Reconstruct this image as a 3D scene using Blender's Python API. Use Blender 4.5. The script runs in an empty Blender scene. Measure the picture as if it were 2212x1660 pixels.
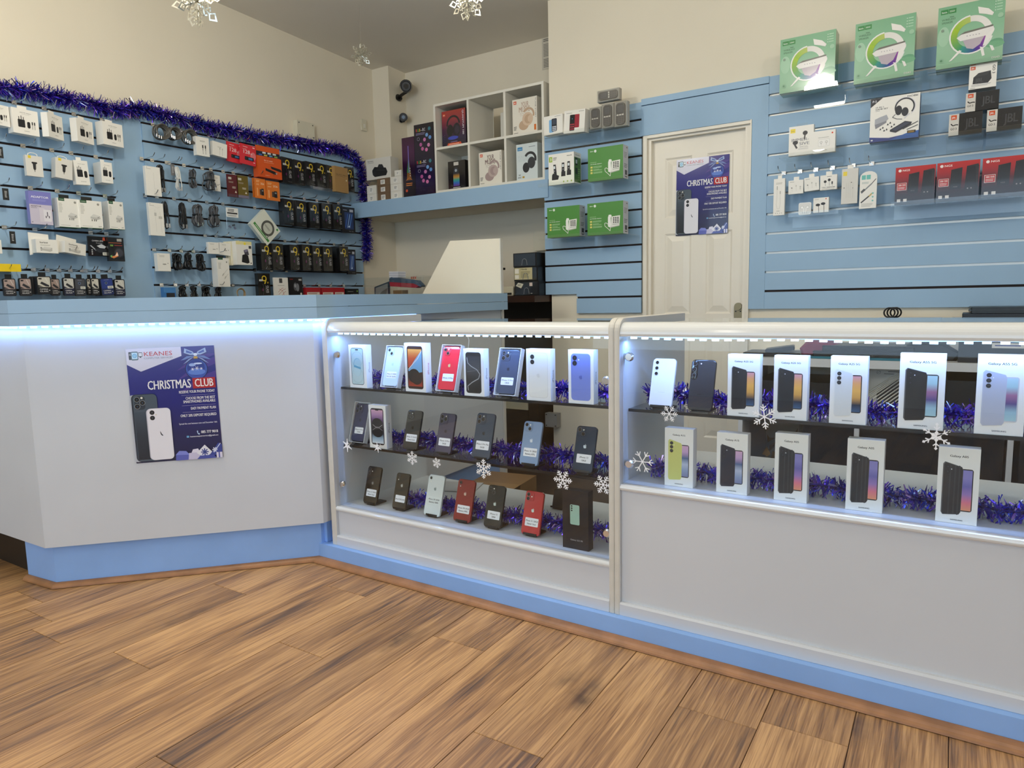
import bpy, math, random
from mathutils import Matrix, Vector
S = bpy.context.scene
C = S.collection
PI = math.pi
R = math.radians
rnd = random.Random(7)

# ------------------------------------------------------------------ camera
cam_d = bpy.data.cameras.new('camera')
cam = bpy.data.objects.new('camera', cam_d)
C.objects.link(cam)
S.camera = cam
cam_d.sensor_fit = 'HORIZONTAL'
cam_d.sensor_width = 36.0
cam_d.lens = 1508.93 / 2212 * 36.0
cam_d.clip_start = 0.05
yaw, pitch, roll = -0.578, -0.12192, -0.020655
fw = Vector((math.sin(yaw) * math.cos(pitch), math.cos(yaw) * math.cos(pitch), math.sin(pitch)))
rt = Vector((math.cos(yaw), -math.sin(yaw), 0))
up = rt.cross(fw)
r2 = rt * math.cos(roll) + up * math.sin(roll)
u2 = -rt * math.sin(roll) + up * math.cos(roll)
m3 = Matrix((r2, u2, -fw)).transposed()
cam.matrix_world = Matrix.Translation((0, 0, 1.021)) @ m3.to_4x4()

# ------------------------------------------------------------------ world, light, exposure
S.view_settings.view_transform = 'Standard'
S.view_settings.look = 'None'
S.view_settings.gamma = 1.0
S.view_settings.use_curve_mapping = False
S.view_settings.exposure = 0.0
S.cycles.use_denoising = True
S.cycles.max_bounces = 10
S.cycles.transparent_max_bounces = 24
S.cycles.caustics_reflective = False
S.cycles.caustics_refractive = False
S.cycles.sample_clamp_indirect = 4.0
wd = bpy.data.worlds.new('overcast_daylight')
S.world = wd
wd.use_nodes = True
bg = wd.node_tree.nodes['Background']
bg.inputs[0].default_value = (0.62, 0.79, 1.0, 1)
bg.inputs[1].default_value = 3.4

def area(name, loc, size, power, col, rot=(0, 0, 0), sy=None):
    d = bpy.data.lights.new(name, 'AREA')
    d.shape = 'RECTANGLE'
    d.size = size
    d.size_y = sy or size
    d.energy = power
    d.color = col
    o = bpy.data.objects.new(name, d)
    C.objects.link(o)
    o.location = loc
    o.rotation_euler = rot
    return o

def lamp(loc, power, col, rad=0.11):
    d = bpy.data.lights.new('ceiling_lamp', 'POINT')
    d.energy = power
    d.color = col
    d.shadow_soft_size = rad
    o = bpy.data.objects.new('ceiling_lamp', d)
    C.objects.link(o)
    o.location = loc
    return o
WARM = (1.0, 0.955, 0.85)
for lx, ly, lz, pw in ((-2.25, 1.25, 2.50, 42), (-0.95, 1.85, 2.45, 19), (0.5, 1.85, 2.45, 16), (-1.4, -0.7, 2.60, 20), (1.0, -0.8, 2.60, 13)):
    lamp((lx, ly, lz), pw, WARM)

# ------------------------------------------------------------------ colour and material helpers
def lin(h):
    if isinstance(h, tuple):
        return h
    v = [int(h[i:i + 2], 16) / 255 for i in (0, 2, 4)]
    return tuple(c / 12.92 if c <= 0.04045 else ((c + 0.055) / 1.055) ** 2.4 for c in v)

def mixc(a, b, t):
    a, b = lin(a), lin(b)
    return tuple(x + (y - x) * t for x, y in zip(a, b))

MATS = {}
def new_mat(name):
    m = bpy.data.materials.new(name)
    m.use_nodes = True
    nt = m.node_tree
    return m, nt, nt.nodes, nt.links, nt.nodes['Principled BSDF']

def mat(name, col, rough=0.5, metal=0.0, var=0.04, scale=6.0, bump=0.0, bscale=60.0, coat=0.0, emit=None, estr=0.0, spec=0.5):
    if name in MATS:
        return MATS[name]
    m, nt, N, Lk, P = new_mat(name)
    c = lin(col)
    tc = N.new('ShaderNodeTexCoord')
    if var:
        no = N.new('ShaderNodeTexNoise')
        no.inputs['Scale'].default_value = scale
        no.inputs['Detail'].default_value = 4
        Lk.new(tc.outputs['Object'], no.inputs['Vector'])
        rp = N.new('ShaderNodeValToRGB')
        rp.color_ramp.elements[0].position = 0.3
        rp.color_ramp.elements[1].position = 0.7
        rp.color_ramp.elements[0].color = (*[x * (1 - var) for x in c], 1)
        rp.color_ramp.elements[1].color = (*[min(1, x * (1 + var)) for x in c], 1)
        Lk.new(no.outputs['Fac'], rp.inputs[0])
        Lk.new(rp.outputs[0], P.inputs['Base Color'])
    else:
        P.inputs['Base Color'].default_value = (*c, 1)
    P.inputs['Roughness'].default_value = rough
    P.inputs['Metallic'].default_value = metal
    P.inputs['Specular IOR Level'].default_value = spec
    P.inputs['Coat Weight'].default_value = coat
    P.inputs['Coat Roughness'].default_value = 0.05
    if emit:
        P.inputs['Emission Color'].default_value = (*lin(emit), 1)
        P.inputs['Emission Strength'].default_value = estr
    if bump:
        n2 = N.new('ShaderNodeTexNoise')
        n2.inputs['Scale'].default_value = bscale
        n2.inputs['Detail'].default_value = 6
        Lk.new(tc.outputs['Object'], n2.inputs['Vector'])
        b = N.new('ShaderNodeBump')
        b.inputs['Strength'].default_value = bump
        b.inputs['Distance'].default_value = 0.003
        Lk.new(n2.outputs['Fac'], b.inputs['Height'])
        Lk.new(b.outputs[0], P.inputs['Normal'])
    MATS[name] = m
    return m

def attr_mat(name, rough, metal=0.0, coat=0.0, spec=0.5):
    m, nt, N, Lk, P = new_mat(name)
    a = N.new('ShaderNodeAttribute')
    a.attribute_name = 'Col'
    no = N.new('ShaderNodeTexNoise')
    no.inputs['Scale'].default_value = 40
    mr = N.new('ShaderNodeMapRange')
    mr.inputs[3].default_value = rough * 0.85
    mr.inputs[4].default_value = rough * 1.15
    Lk.new(no.outputs['Fac'], mr.inputs[0])
    Lk.new(mr.outputs[0], P.inputs['Roughness'])
    Lk.new(a.outputs['Color'], P.inputs['Base Color'])
    P.inputs['Metallic'].default_value = metal
    P.inputs['Coat Weight'].default_value = coat
    P.inputs['Specular IOR Level'].default_value = spec
    MATS[name] = m
    return m

def glass_mat(name, tint, base=0.0, rough=0.0, ior=1.5):
    m, nt, N, Lk, P = new_mat(name)
    N.remove(P)
    out = N['Material Output']
    t = N.new('ShaderNodeBsdfTransparent')
    t.inputs[0].default_value = (*tint, 1)
    g = N.new('ShaderNodeBsdfGlossy')
    g.inputs['Roughness'].default_value = rough
    g.inputs[0].default_value = (1, 1, 1, 1)
    f = N.new('ShaderNodeFresnel')
    f.inputs[0].default_value = ior
    ad = N.new('ShaderNodeMath')
    ad.operation = 'ADD'
    ad.use_clamp = True
    ad.inputs[1].default_value = base
    Lk.new(f.outputs[0], ad.inputs[0])
    ge = N.new('ShaderNodeNewGeometry')   # reflect on entering the pane only
    iv = N.new('ShaderNodeMath')
    iv.operation = 'SUBTRACT'
    iv.inputs[0].default_value = 1.0
    Lk.new(ge.outputs['Backfacing'], iv.inputs[1])
    mu = N.new('ShaderNodeMath')
    mu.operation = 'MULTIPLY'
    Lk.new(ad.outputs[0], mu.inputs[0])
    Lk.new(iv.outputs[0], mu.inputs[1])
    mx = N.new('ShaderNodeMixShader')
    Lk.new(mu.outputs[0], mx.inputs[0])
    Lk.new(t.outputs[0], mx.inputs[1])
    Lk.new(g.outputs[0], mx.inputs[2])
    Lk.new(mx.outputs[0], out.inputs[0])
    MATS[name] = m
    return m

CARD = attr_mat('printed_card', 0.42)
GLOSS = attr_mat('glossy_print', 0.16, coat=0.3)
PHONE = attr_mat('phone_glass', 0.10, coat=0.6)
PLASTIC = attr_mat('moulded_plastic', 0.38)
FOIL = attr_mat('tinsel_foil', 0.20, metal=0.7)
CHROME = mat('chrome', 'd8d8d8', 0.16, 1.0, var=0.05)
BRASS = mat('aged_brass', '8f8468', 0.4, 0.8)
BLUE = mat('pale_blue_paint', '9abad6', 0.5, var=0.035, scale=3, bump=0.08, bscale=90)
PLBLUE = mat('plinth_blue_paint', '92bbf6', 0.45, var=0.05, scale=5, bump=0.06, bscale=70)
WALLW = mat('cream_wall_paint', 'e6ddc9', 0.85, var=0.02, scale=2, bump=0.10, bscale=120)
WHITEP = mat('white_panel_paint', 'd0d4da', 0.45, var=0.02, scale=4, bump=0.05, bscale=30)
LAM = mat('white_laminate', 'd3d6db', 0.32, var=0.012, scale=3)
CREAMW = mat('cream_edge_strip', 'd6d2c8', 0.4, var=0.04, scale=20)
GLOSSW = mat('glossy_white_rail', 'dfe0de', 0.10, var=0.0, coat=0.5)
CEIL = mat('ceiling_paint', 'e6dfd2', 0.9, var=0.02, scale=2)
SLOTB = mat('slot_brown', '2c1b12', 0.7, var=0.2, scale=20)
ALU = mat('slot_aluminium', 'b9b6ae', 0.35, 0.7, var=0.03)
DOORW = mat('door_gloss_white', 'ece5d6', 0.35, var=0.02, scale=3)
BLACKP = mat('black_plastic', '121214', 0.38, var=0.1, scale=30)
DARKW = mat('dark_wood', '3a2117', 0.4, var=0.25, scale=7)
DARKF = mat('dark_brown_floor', '2b1d16', 0.5, var=0.25, scale=5)
GREYP = mat('grey_plastic', '8d8f90', 0.5)
CREAMP = mat('cream_plastic', 'd8d2bd', 0.5)
SHELFW = mat('shelf_white', 'e3dfd3', 0.45, var=0.015)
SILVERP = mat('silver_paper', 'd6d4c6', 0.22, 0.75, var=0.05, scale=30)
STICK = mat('white_sticker', 'fbfcff', 0.6, var=0.0)
GLASS = glass_mat('clear_glass', (0.97, 0.985, 0.98))
TOPGL = glass_mat('top_glass', (0.93, 0.96, 0.95))
SHGL = glass_mat('smoked_shelf_glass', (0.60, 0.62, 0.65), base=0.05)
ACRY = glass_mat('clear_acrylic', (0.96, 0.97, 0.97), base=0.01)
FILM = glass_mat('clear_blister', (0.93, 0.94, 0.94), base=0.05, rough=0.05)

# ------------------------------------------------------------------ mesh builder
class MB:
    def __init__(s):
        s.v, s.f, s.c = [], [], []
    def face(s, pts, col='ffffff'):
        b = len(s.v)
        s.v.extend(pts)
        s.f.append(tuple(range(b, b + len(pts))))
        if isinstance(col, list):
            s.c.append([lin(k) for k in col])
        else:
            s.c.append(lin(col))
        return s
    def raw(s, verts, faces, col):
        b = len(s.v)
        s.v.extend(verts)
        cc = lin(col)
        for f in faces:
            s.f.append(tuple(b + i for i in f))
            s.c.append(cc)
        return s
    def box(s, x0, x1, y0, y1, z0, z1, col='ffffff', cols=None):
        P = [(x0, y0, z0), (x1, y0, z0), (x1, y1, z0), (x0, y1, z0), (x0, y0, z1), (x1, y0, z1), (x1, y1, z1), (x0, y1, z1)]
        F = [(0, 1, 5, 4), (1, 2, 6, 5), (2, 3, 7, 6), (3, 0, 4, 7), (4, 5, 6, 7), (3, 2, 1, 0)]  # front right back left top bottom
        b = len(s.v)
        s.v.extend(P)
        for i, f in enumerate(F):
            s.f.append(tuple(b + k for k in f))
            s.c.append(lin((cols or {}).get(i, col)))
        return s
    def bbox(s, x0, x1, y0, y1, z0, z1, bv, col='ffffff'):
        """box with chamfered vertical and horizontal edges on the XZ outline seen from the front"""
        poly = [(x0 + bv, z0), (x1 - bv, z0), (x1, z0 + bv), (x1, z1 - bv), (x1 - bv, z1), (x0 + bv, z1), (x0, z1 - bv), (x0, z0 + bv)]
        return s.prism(poly, y0, y1, col, ch=min(bv, (y1 - y0) * 0.3))
    def prism(s, poly, y0, y1, col='ffffff', ch=0.0, side=None, back=None):
        """poly in (x,z), counter-clockwise seen from the front (-y); extruded from y0 to y1; ch = chamfer of the front edge"""
        n = len(poly)
        cx = sum(p[0] for p in poly) / n
        cz = sum(p[1] for p in poly) / n
        side = side or col
        b = len(s.v)
        rings = []
        def ring(k, y):
            st = len(s.v)
            for x, z in poly:
                dx, dz = x - cx, z - cz
                L = math.hypot(dx, dz) or 1
                s.v.append((x - dx / L * k * 1.2, y, z - dz / L * k * 1.2))
            rings.append(st)
        if ch > 0:
            ring(ch, y0)
            ring(0, y0 + ch)
        else:
            ring(0, y0)
        ring(0, y1)
        s.f.append(tuple(range(rings[0], rings[0] + n)))
        s.c.append(lin(col))
        for a, c in zip(rings[:-1], rings[1:]):
            for i in range(n):
                j = (i + 1) % n
                s.f.append((a + j, a + i, c + i, c + j))
                s.c.append(lin(side))
        s.f.append(tuple(reversed(range(rings[-1], rings[-1] + n))))
        s.c.append(lin(back or side))
        return s
    def cyl(s, c0, c1, r0, r1=None, n=12, col='ffffff', cap=True):
        r1 = r0 if r1 is None else r1
        a, b_ = Vector(c0), Vector(c1)
        d = (b_ - a).normalized()
        t = Vector((0, 0, 1)) if abs(d.z) < 0.9 else Vector((1, 0, 0))
        u = d.cross(t).normalized()
        w = d.cross(u)
        b = len(s.v)
        for c, r in ((a, r0), (b_, r1)):
            for i in range(n):
                g = 2 * PI * i / n
                s.v.append(tuple(c + u * math.cos(g) * r + w * math.sin(g) * r))
        cc = lin(col)
        for i in range(n):
            j = (i + 1) % n
            s.f.append((b + i, b + j, b + n + j, b + n + i))
            s.c.append(cc)
        if cap:
            s.f.append(tuple(range(b + n - 1, b - 1, -1)))
            s.c.append(cc)
            s.f.append(tuple(range(b + n, b + 2 * n)))
            s.c.append(cc)
        return s
    def tube(s, pts, r, n=6, col='ffffff', closed=False):
        P = [Vector(p) for p in pts]
        m = len(P)
        b = len(s.v)
        u = None
        for i in range(m):
            if closed:
                d = (P[(i + 1) % m] - P[i - 1]).normalized()
            else:
                d = (P[min(i + 1, m - 1)] - P[max(i - 1, 0)]).normalized()
            if u is None:
                t = Vector((0, 0, 1)) if abs(d.z) < 0.9 else Vector((1, 0, 0))
                u = d.cross(t).normalized()
            else:
                u = (u - d * u.dot(d)).normalized()
            w = d.cross(u)
            for k in range(n):
                g = 2 * PI * k / n
                s.v.append(tuple(P[i] + u * math.cos(g) * r + w * math.sin(g) * r))
        cc = lin(col)
        for i in range(m if closed else m - 1):
            j = (i + 1) % m
            for k in range(n):
                l = (k + 1) % n
                s.f.append((b + i * n + k, b + i * n + l, b + j * n + l, b + j * n + k))
                s.c.append(cc)
        if not closed:
            s.f.append(tuple(range(b + n - 1, b - 1, -1)))
            s.c.append(cc)
            s.f.append(tuple(range(b + (m - 1) * n, b + m * n)))
            s.c.append(cc)
        return s
    def xf(s, M):
        s.v = [tuple(M @ Vector(p)) for p in s.v]
        return s
    def build(s, name, m, parent=None, loc=None, rot=None, smooth=False):
        me = bpy.data.meshes.new(name)
        me.from_pydata(s.v, [], s.f)
        at = me.color_attributes.new('Col', 'FLOAT_COLOR', 'CORNER')
        buf = []
        for f, c in zip(s.f, s.c):
            if isinstance(c, list):
                for k in c:
                    buf.extend((*k, 1.0))
            else:
                buf.extend((*c, 1.0) * len(f))
        at.data.foreach_set('color', buf)
        me.materials.append(m)
        if smooth:
            me.polygons.foreach_set('use_smooth', [True] * len(me.polygons))
            me.set_sharp_from_angle(angle=R(40))
        o = bpy.data.objects.new(name, me)
        C.objects.link(o)
        if parent:
            o.parent = parent
        if loc:
            o.location = loc
        if rot:
            o.rotation_euler = rot
        return o

def empty(name, loc=(0, 0, 0), rot=(0, 0, 0)):
    o = bpy.data.objects.new(name, None)
    o.empty_display_size = 0.05
    C.objects.link(o)
    o.location = loc
    o.rotation_euler = rot
    return o

def tag(o, label, cat, group=None):
    o['label'] = label
    o['category'] = cat
    if group:
        o['group'] = group
    return o

def struct(o):
    o['kind'] = 'structure'
    return o

def bx(name, m, x0, x1, y0, y1, z0, z1, parent=None):
    return MB().box(x0, x1, y0, y1, z0, z1).build(name, m, parent)

def rrect(x0, x1, z0, z1, r, n=4):
    pts = []
    for cx, cz, a in ((x1 - r, z0 + r, -90), (x1 - r, z1 - r, 0), (x0 + r, z1 - r, 90), (x0 + r, z0 + r, 180)):
        for i in range(n + 1):
            g = R(a + 90 * i / n)
            pts.append((cx + r * math.cos(g), cz + r * math.sin(g)))
    return pts

# ------------------------------------------------------------------ lettering
CH = sorted(set("ABCDEFGHIJKLMNOPQRSTUVWXYZabcdefghijklmnopqrstuvwxyz0123456789%@.,-/&'+:"))
def load_glyphs(off):
    obs = {}
    for c in CH + [' ']:
        for body in (c, 'H' + c + 'H'):
            d = bpy.data.curves.new('t', 'FONT')
            d.body = body
            d.resolution_u = 2
            d.offset = off
            o = bpy.data.objects.new('t', d)
            C.objects.link(o)
            obs[body] = o
    d = bpy.data.curves.new('t', 'FONT')
    d.body = 'HH'
    d.resolution_u = 1
    d.offset = off
    o = bpy.data.objects.new('t', d)
    C.objects.link(o)
    obs['HH'] = o
    dg = bpy.context.evaluated_depsgraph_get()
    dg.update()
    got = {}
    for k, o in obs.items():
        e = o.evaluated_get(dg)
        me = e.to_mesh()
        got[k] = ([tuple(v.co[:2]) for v in me.vertices], [tuple(p.vertices) for p in me.polygons])
        e.to_mesh_clear()
    def wid(k):
        xs = [p[0] for p in got[k][0]]
        return max(xs) - min(xs)
    base = wid('HH')
    G = {}
    for c in CH + [' ']:
        G[c] = (got[c][0], got[c][1], wid('H' + c + 'H') - base)
    cap = max(p[1] for p in got['H'][0])
    for o in obs.values():
        cu = o.data
        bpy.data.objects.remove(o)
        bpy.data.curves.remove(cu)
    return G, cap
G_REG = load_glyphs(0.0)

class Print:
    """flat print on a face: (u,v) in 0..1 over a w x h field whose lower-left corner sits at (x0, z0), facing -y"""
    EPS = 5e-5
    def __init__(s, mb, w, h, x0=None, z0=0.0, y=0.0):
        s.mb, s.w, s.h, s.y = mb, w, h, y
        s.x0 = -w / 2 if x0 is None else x0
        s.z0 = z0
        s.l = 1
    def p(s, u, v):
        return (s.x0 + u * s.w, s.y - s.l * s.EPS, s.z0 + v * s.h)
    def poly(s, pts, col):
        s.mb.face([s.p(*q) for q in pts], col)
        s.l += 1
    def rect(s, u0, v0, u1, v1, col):
        s.poly([(u0, v0), (u1, v0), (u1, v1), (u0, v1)], col)
    def grad(s, u0, v0, u1, v1, stops):
        """vertical gradient, stops from bottom to top"""
        n = len(stops) - 1
        for i in range(n):
            a, b = v0 + (v1 - v0) * i / n, v0 + (v1 - v0) * (i + 1) / n
            s.mb.face([s.p(u0, a), s.p(u1, a), s.p(u1, b), s.p(u0, b)], [stops[i], stops[i], stops[i + 1], stops[i + 1]])
        s.l += 1
    def ell(s, u, v, ru, rv, col, n=16):
        s.poly([(u + ru * math.cos(2 * PI * i / n), v + rv * math.sin(2 * PI * i / n)) for i in range(n)], col)
    def disc(s, u, v, rm, col, n=16):
        s.ell(u, v, rm / s.w, rm / s.h, col, n)
    def ring(s, u, v, rm0, rm1, col, n=20, a0=0, a1=360, squash=1.0):
        full = (a1 - a0) >= 360
        for i in range(n):
            g, k = R(a0 + (a1 - a0) * i / n), R(a0 + (a1 - a0) * (i + 1) / n)
            q = lambda r, t: (u + r * math.cos(t) / s.w, v + r * math.sin(t) * squash / s.h)
            s.mb.face([s.p(*q(rm1, g)), s.p(*q(rm1, k)), s.p(*q(rm0, k)), s.p(*q(rm0, g))], col if not isinstance(col, list) else mixc(col[0], col[1], i / n))
        s.l += 1
    def rr(s, u0, v0, u1, v1, rm, col, n=3):
        P = rrect(u0 * s.w, u1 * s.w, v0 * s.h, v1 * s.h, rm, n)
        s.poly([(a / s.w, b / s.h) for a, b in P], col)
    def line(s, u0, v0, u1, v1, wm, col):
        dx, dy = (u1 - u0) * s.w, (v1 - v0) * s.h
        L = math.hypot(dx, dy) or 1
        a, b = -dy / L * wm / 2 / s.w, dx / L * wm / 2 / s.h
        s.poly([(u0 - a, v0 - b), (u1 - a, v1 - b), (u1 + a, v1 + b), (u0 + a, v0 + b)], col)
    def path(s, pts, wm, col):
        for (a, b), (c, d) in zip(pts[:-1], pts[1:]):
            s.line(a, b, c, d, wm, col)
            s.l -= 1
        s.l += 1
    def text(s, t, u0, v0, u1, v1, col, bold=False, rot=0, fit=True, align='l'):
        """capitals fill the height v0..v1; the line is stretched to fill u0..u1 (fit) or keeps its own width"""
        G, cap = G_REG
        tot = sum(G[c][2] for c in t) or 1
        if rot:   # reading upwards (rot=90) or downwards (rot=-90): u-range is the letter height
            sy = (u1 - u0) * s.w / cap
            sx = (v1 - v0) * s.h / tot
        else:
            sy = (v1 - v0) * s.h / cap
            sx = (u1 - u0) * s.w / tot if fit else sy
        x = 0.0
        off = 0.0
        if not fit:
            free = (u1 - u0) * s.w - tot * sx
            off = {'l': 0, 'c': free / 2, 'r': free}[align]
        y = s.y - s.l * s.EPS
        for c in t:
            vs, fs, adv = G[c]
            if fs:
                if rot == 90:
                    V = [(s.x0 + u1 * s.w - b * sy, y, s.z0 + v0 * s.h + (x + a) * sx) for a, b in vs]
                elif rot == -90:
                    V = [(s.x0 + u0 * s.w + b * sy, y, s.z0 + v1 * s.h - (x + a) * sx) for a, b in vs]
                else:
                    V = [(s.x0 + u0 * s.w + off + (x + a) * sx, y, s.z0 + v0 * s.h + b * sy) for a, b in vs]
                s.mb.raw(V, fs, col)
                if bold:   # a second, slightly shifted strike
                    q = .045 * sx
                    s.mb.raw([(k[0], k[1] - s.EPS, k[2] + (q if rot == 90 else -q)) if rot else (k[0] + q, k[1] - s.EPS, k[2]) for k in V], fs, col)
            x += adv
        s.l += 2
    def greek(s, u0, v0, u1, v1, n, col, seed=0):
        """unreadable small print: n short grey lines"""
        r = random.Random(seed)
        for i in range(n):
            v = v1 - (v1 - v0) * (i + 0.5) / n
            s.rect(u0, v - (v1 - v0) / n * 0.22, u0 + (u1 - u0) * r.uniform(0.6, 1), v + (v1 - v0) / n * 0.22, col)
            s.l -= 1
        s.l += 1

APPLE = [(0.0, -.50), (.10, -.46), (.22, -.50), (.33, -.38), (.42, -.20), (.34, -.10), (.30, .02), (.33, .15), (.41, .24), (.33, .33), (.20, .36), (.08, .30), (0, .28),
         (-.10, .31), (-.22, .36), (-.34, .31), (-.42, .18), (-.44, .0), (-.39, -.2), (-.30, -.38), (-.20, -.50), (-.10, -.46)]
def apple(p, u, v, hm, col):
    p.poly([(u + a * hm / p.w, v + b * hm / p.h) for a, b in APPLE], col)
    p.poly([(u + a * hm / p.w, v + b * hm / p.h) for a, b in ((0, .34), (.09, .38), (.17, .50), (.19, .60), (.08, .56), (.0, .44))], col)

# ------------------------------------------------------------------ the room
XL, YB = -3.925, 3.876          # front faces of the slatwall boards
def oak():
    m, nt, N, Lk, P = new_mat('oak_laminate')
    tc = N.new('ShaderNodeTexCoord')
    oi = N.new('ShaderNodeObjectInfo')
    mu = N.new('ShaderNodeVectorMath'); mu.operation = 'MULTIPLY'
    mu.inputs[1].default_value = (1, 1, 1)
    cmb = N.new('ShaderNodeCombineXYZ')
    for i, k in enumerate((37.0, 53.0, 11.0)):
        t = N.new('ShaderNodeMath'); t.operation = 'MULTIPLY'; t.inputs[1].default_value = k
        Lk.new(oi.outputs['Random'], t.inputs[0]); Lk.new(t.outputs[0], cmb.inputs[i])
    ad = N.new('ShaderNodeVectorMath'); ad.operation = 'ADD'
    Lk.new(tc.outputs['Object'], ad.inputs[0]); Lk.new(cmb.outputs[0], ad.inputs[1])
    def mapped(sc):
        mp = N.new('ShaderNodeMapping'); mp.inputs['Scale'].default_value = sc
        Lk.new(ad.outputs[0], mp.inputs['Vector']); return mp.outputs[0]
    def noise(vec, scale, detail, dist=0.0):
        n = N.new('ShaderNodeTexNoise'); n.inputs['Scale'].default_value = scale
        n.inputs['Detail'].default_value = detail; n.inputs['Distortion'].default_value = dist
        Lk.new(vec, n.inputs['Vector']); return n.outputs['Fac']
    broad = noise(mapped((9, 1.1, 1)), 1.0, 3, 0.6)
    grain = noise(mapped((60, 2.2, 1)), 1.8, 9, 0.8)
    fine = noise(mapped((300, 7, 1)), 1.0, 4)
    # knots: sparse stretched cells
    vo = N.new('ShaderNodeTexVoronoi'); vo.inputs['Scale'].default_value = 1.0
    nd = N.new('ShaderNodeTexNoise'); nd.inputs['Scale'].default_value = 9; nd.inputs['Detail'].default_value = 3
    Lk.new(ad.outputs[0], nd.inputs['Vector'])
    sc_ = N.new('ShaderNodeVectorMath'); sc_.operation = 'SCALE'; sc_.inputs['Scale'].default_value = 0.35
    Lk.new(nd.outputs['Color'], sc_.inputs[0])
    a2 = N.new('ShaderNodeVectorMath'); a2.operation = 'ADD'
    Lk.new(mapped((4.4, 1.7, 1)), a2.inputs[0]); Lk.new(sc_.outputs[0], a2.inputs[1])
    Lk.new(a2.outputs[0], vo.inputs['Vector'])
    kr = N.new('ShaderNodeMapRange'); kr.inputs[1].default_value = 0.02; kr.inputs[2].default_value = 0.20
    kr.inputs[3].default_value = 1.0; kr.inputs[4].default_value = 0.0
    Lk.new(vo.outputs['Distance'], kr.inputs[0])
    r1 = N.new('ShaderNodeValToRGB')
    E = r1.color_ramp.elements
    E[0].position, E[0].color = 0.36, (*lin('69503b'), 1)
    E[1].position, E[1].color = 0.62, (*lin('d0a067'), 1)
    e = E.new(0.49); e.color = (*lin('a97d4e'), 1)
    mx = N.new('ShaderNodeMath'); mx.operation = 'MULTIPLY_ADD'; mx.inputs[1].default_value = 0.58
    Lk.new(broad, mx.inputs[0])
    m2 = N.new('ShaderNodeMath'); m2.operation = 'MULTIPLY'; m2.inputs[1].default_value = 0.46
    Lk.new(grain, m2.inputs[0]); Lk.new(m2.outputs[0], mx.inputs[2])
    Lk.new(mx.outputs[0], r1.inputs[0])
    dk = N.new('ShaderNodeMix'); dk.data_type = 'RGBA'; dk.blend_type = 'MULTIPLY'
    Lk.new(r1.outputs[0], dk.inputs[6])
    dk.inputs[7].default_value = (*lin('8a6a52'), 1)
    fr = N.new('ShaderNodeMapRange'); fr.inputs[1].default_value = 0.45; fr.inputs[2].default_value = 0.75
    Lk.new(fine, fr.inputs[0])
    mf = N.new('ShaderNodeMath'); mf.operation = 'MULTIPLY'; mf.inputs[1].default_value = 0.65
    Lk.new(fr.outputs[0], mf.inputs[0]); Lk.new(mf.outputs[0], dk.inputs[0])
    kn = N.new('ShaderNodeMix'); kn.data_type = 'RGBA'
    Lk.new(dk.outputs[2], kn.inputs[6]); kn.inputs[7].default_value = (*lin('3d2b20'), 1)
    kp = N.new('ShaderNodeMath'); kp.operation = 'POWER'; kp.inputs[1].default_value = 1.6
    Lk.new(kr.outputs[0], kp.inputs[0])
    km = N.new('ShaderNodeMath'); km.operation = 'MULTIPLY'; km.inputs[1].default_value = 0.75
    Lk.new(kp.outputs[0], km.inputs[0]); Lk.new(km.outputs[0], kn.inputs[0])
    hs = N.new('ShaderNodeHueSaturation')
    vr = N.new('ShaderNodeMapRange'); vr.inputs[3].default_value = 0.86; vr.inputs[4].default_value = 1.12
    Lk.new(oi.outputs['Random'], vr.inputs[0]); Lk.new(vr.outputs[0], hs.inputs['Value'])
    Lk.new(kn.outputs[2], hs.inputs['Color'])
    Lk.new(hs.outputs[0], P.inputs['Base Color'])
    P.inputs['Roughness'].default_value = 0.42
    b = N.new('ShaderNodeBump'); b.inputs['Strength'].default_value = 0.12; b.inputs['Distance'].default_value = 0.002
    Lk.new(grain, b.inputs['Height']); Lk.new(b.outputs[0], P.inputs['Normal'])
    return m
OAK = oak()
MOULD = mat('oak_moulding', 'a07048', 0.45, var=0.22, scale=14)
SEAM = mat('plank_joint', '4a3322', 0.8)

fl = struct(MB().box(-4.05, 2.6, -3.2, 1.86, -0.06, -0.004).build('floor', SEAM))
PW = 0.1915
joints = {-12: (1.05,), -11: (0.995,), -10: (0.936,), -9: (1.459,), -8: (0.995,), -7: (1.66,), -6: (1.292,), -5: (0.79,), -4: (1.562,), -3: (0.62,), -2: (1.24,), -1: (0.84,), 0: (1.591,)}
for k in range(-16, 12):
    x0 = -0.371 + (k) * PW - 0.1915
    j0 = joints.get(k, (rnd.uniform(0.4, 1.7),))[0]
    cuts = [j0 + 1.285 * i for i in range(-5, 3)]
    for a, b in zip(cuts[:-1], cuts[1:]):
        a2, b2 = max(a, -3.15), min(b, 1.86)
        if b2 - a2 < 0.02:
            continue
        g = 0.0009
        L_, W_ = b2 - a2, PW
        o = MB()
        ch = 0.0012
        o.prism([(-W_ / 2 + g, 0), (W_ / 2 - g, 0), (W_ / 2 - g, L_ - g), (-W_ / 2 + g, L_ - g)], 0.0, 0.009, ch=ch)
        o.xf(Matrix(((1, 0, 0, 0), (0, 0, 1, 0), (0, -1, 0, 0), (0, 0, 0, 1))))
        ang = R(0.9)
        ob = o.build('plank', OAK, fl, loc=(x0 + W_ / 2 - a2 * 0.0157 + 0.027, a2, 0.0), rot=(0, 0, ang))
floor2 = struct(bx('floor_staff_side', DARKF, -4.05, 2.6, 1.86, 4.46, -0.06, 0.0))

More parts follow.
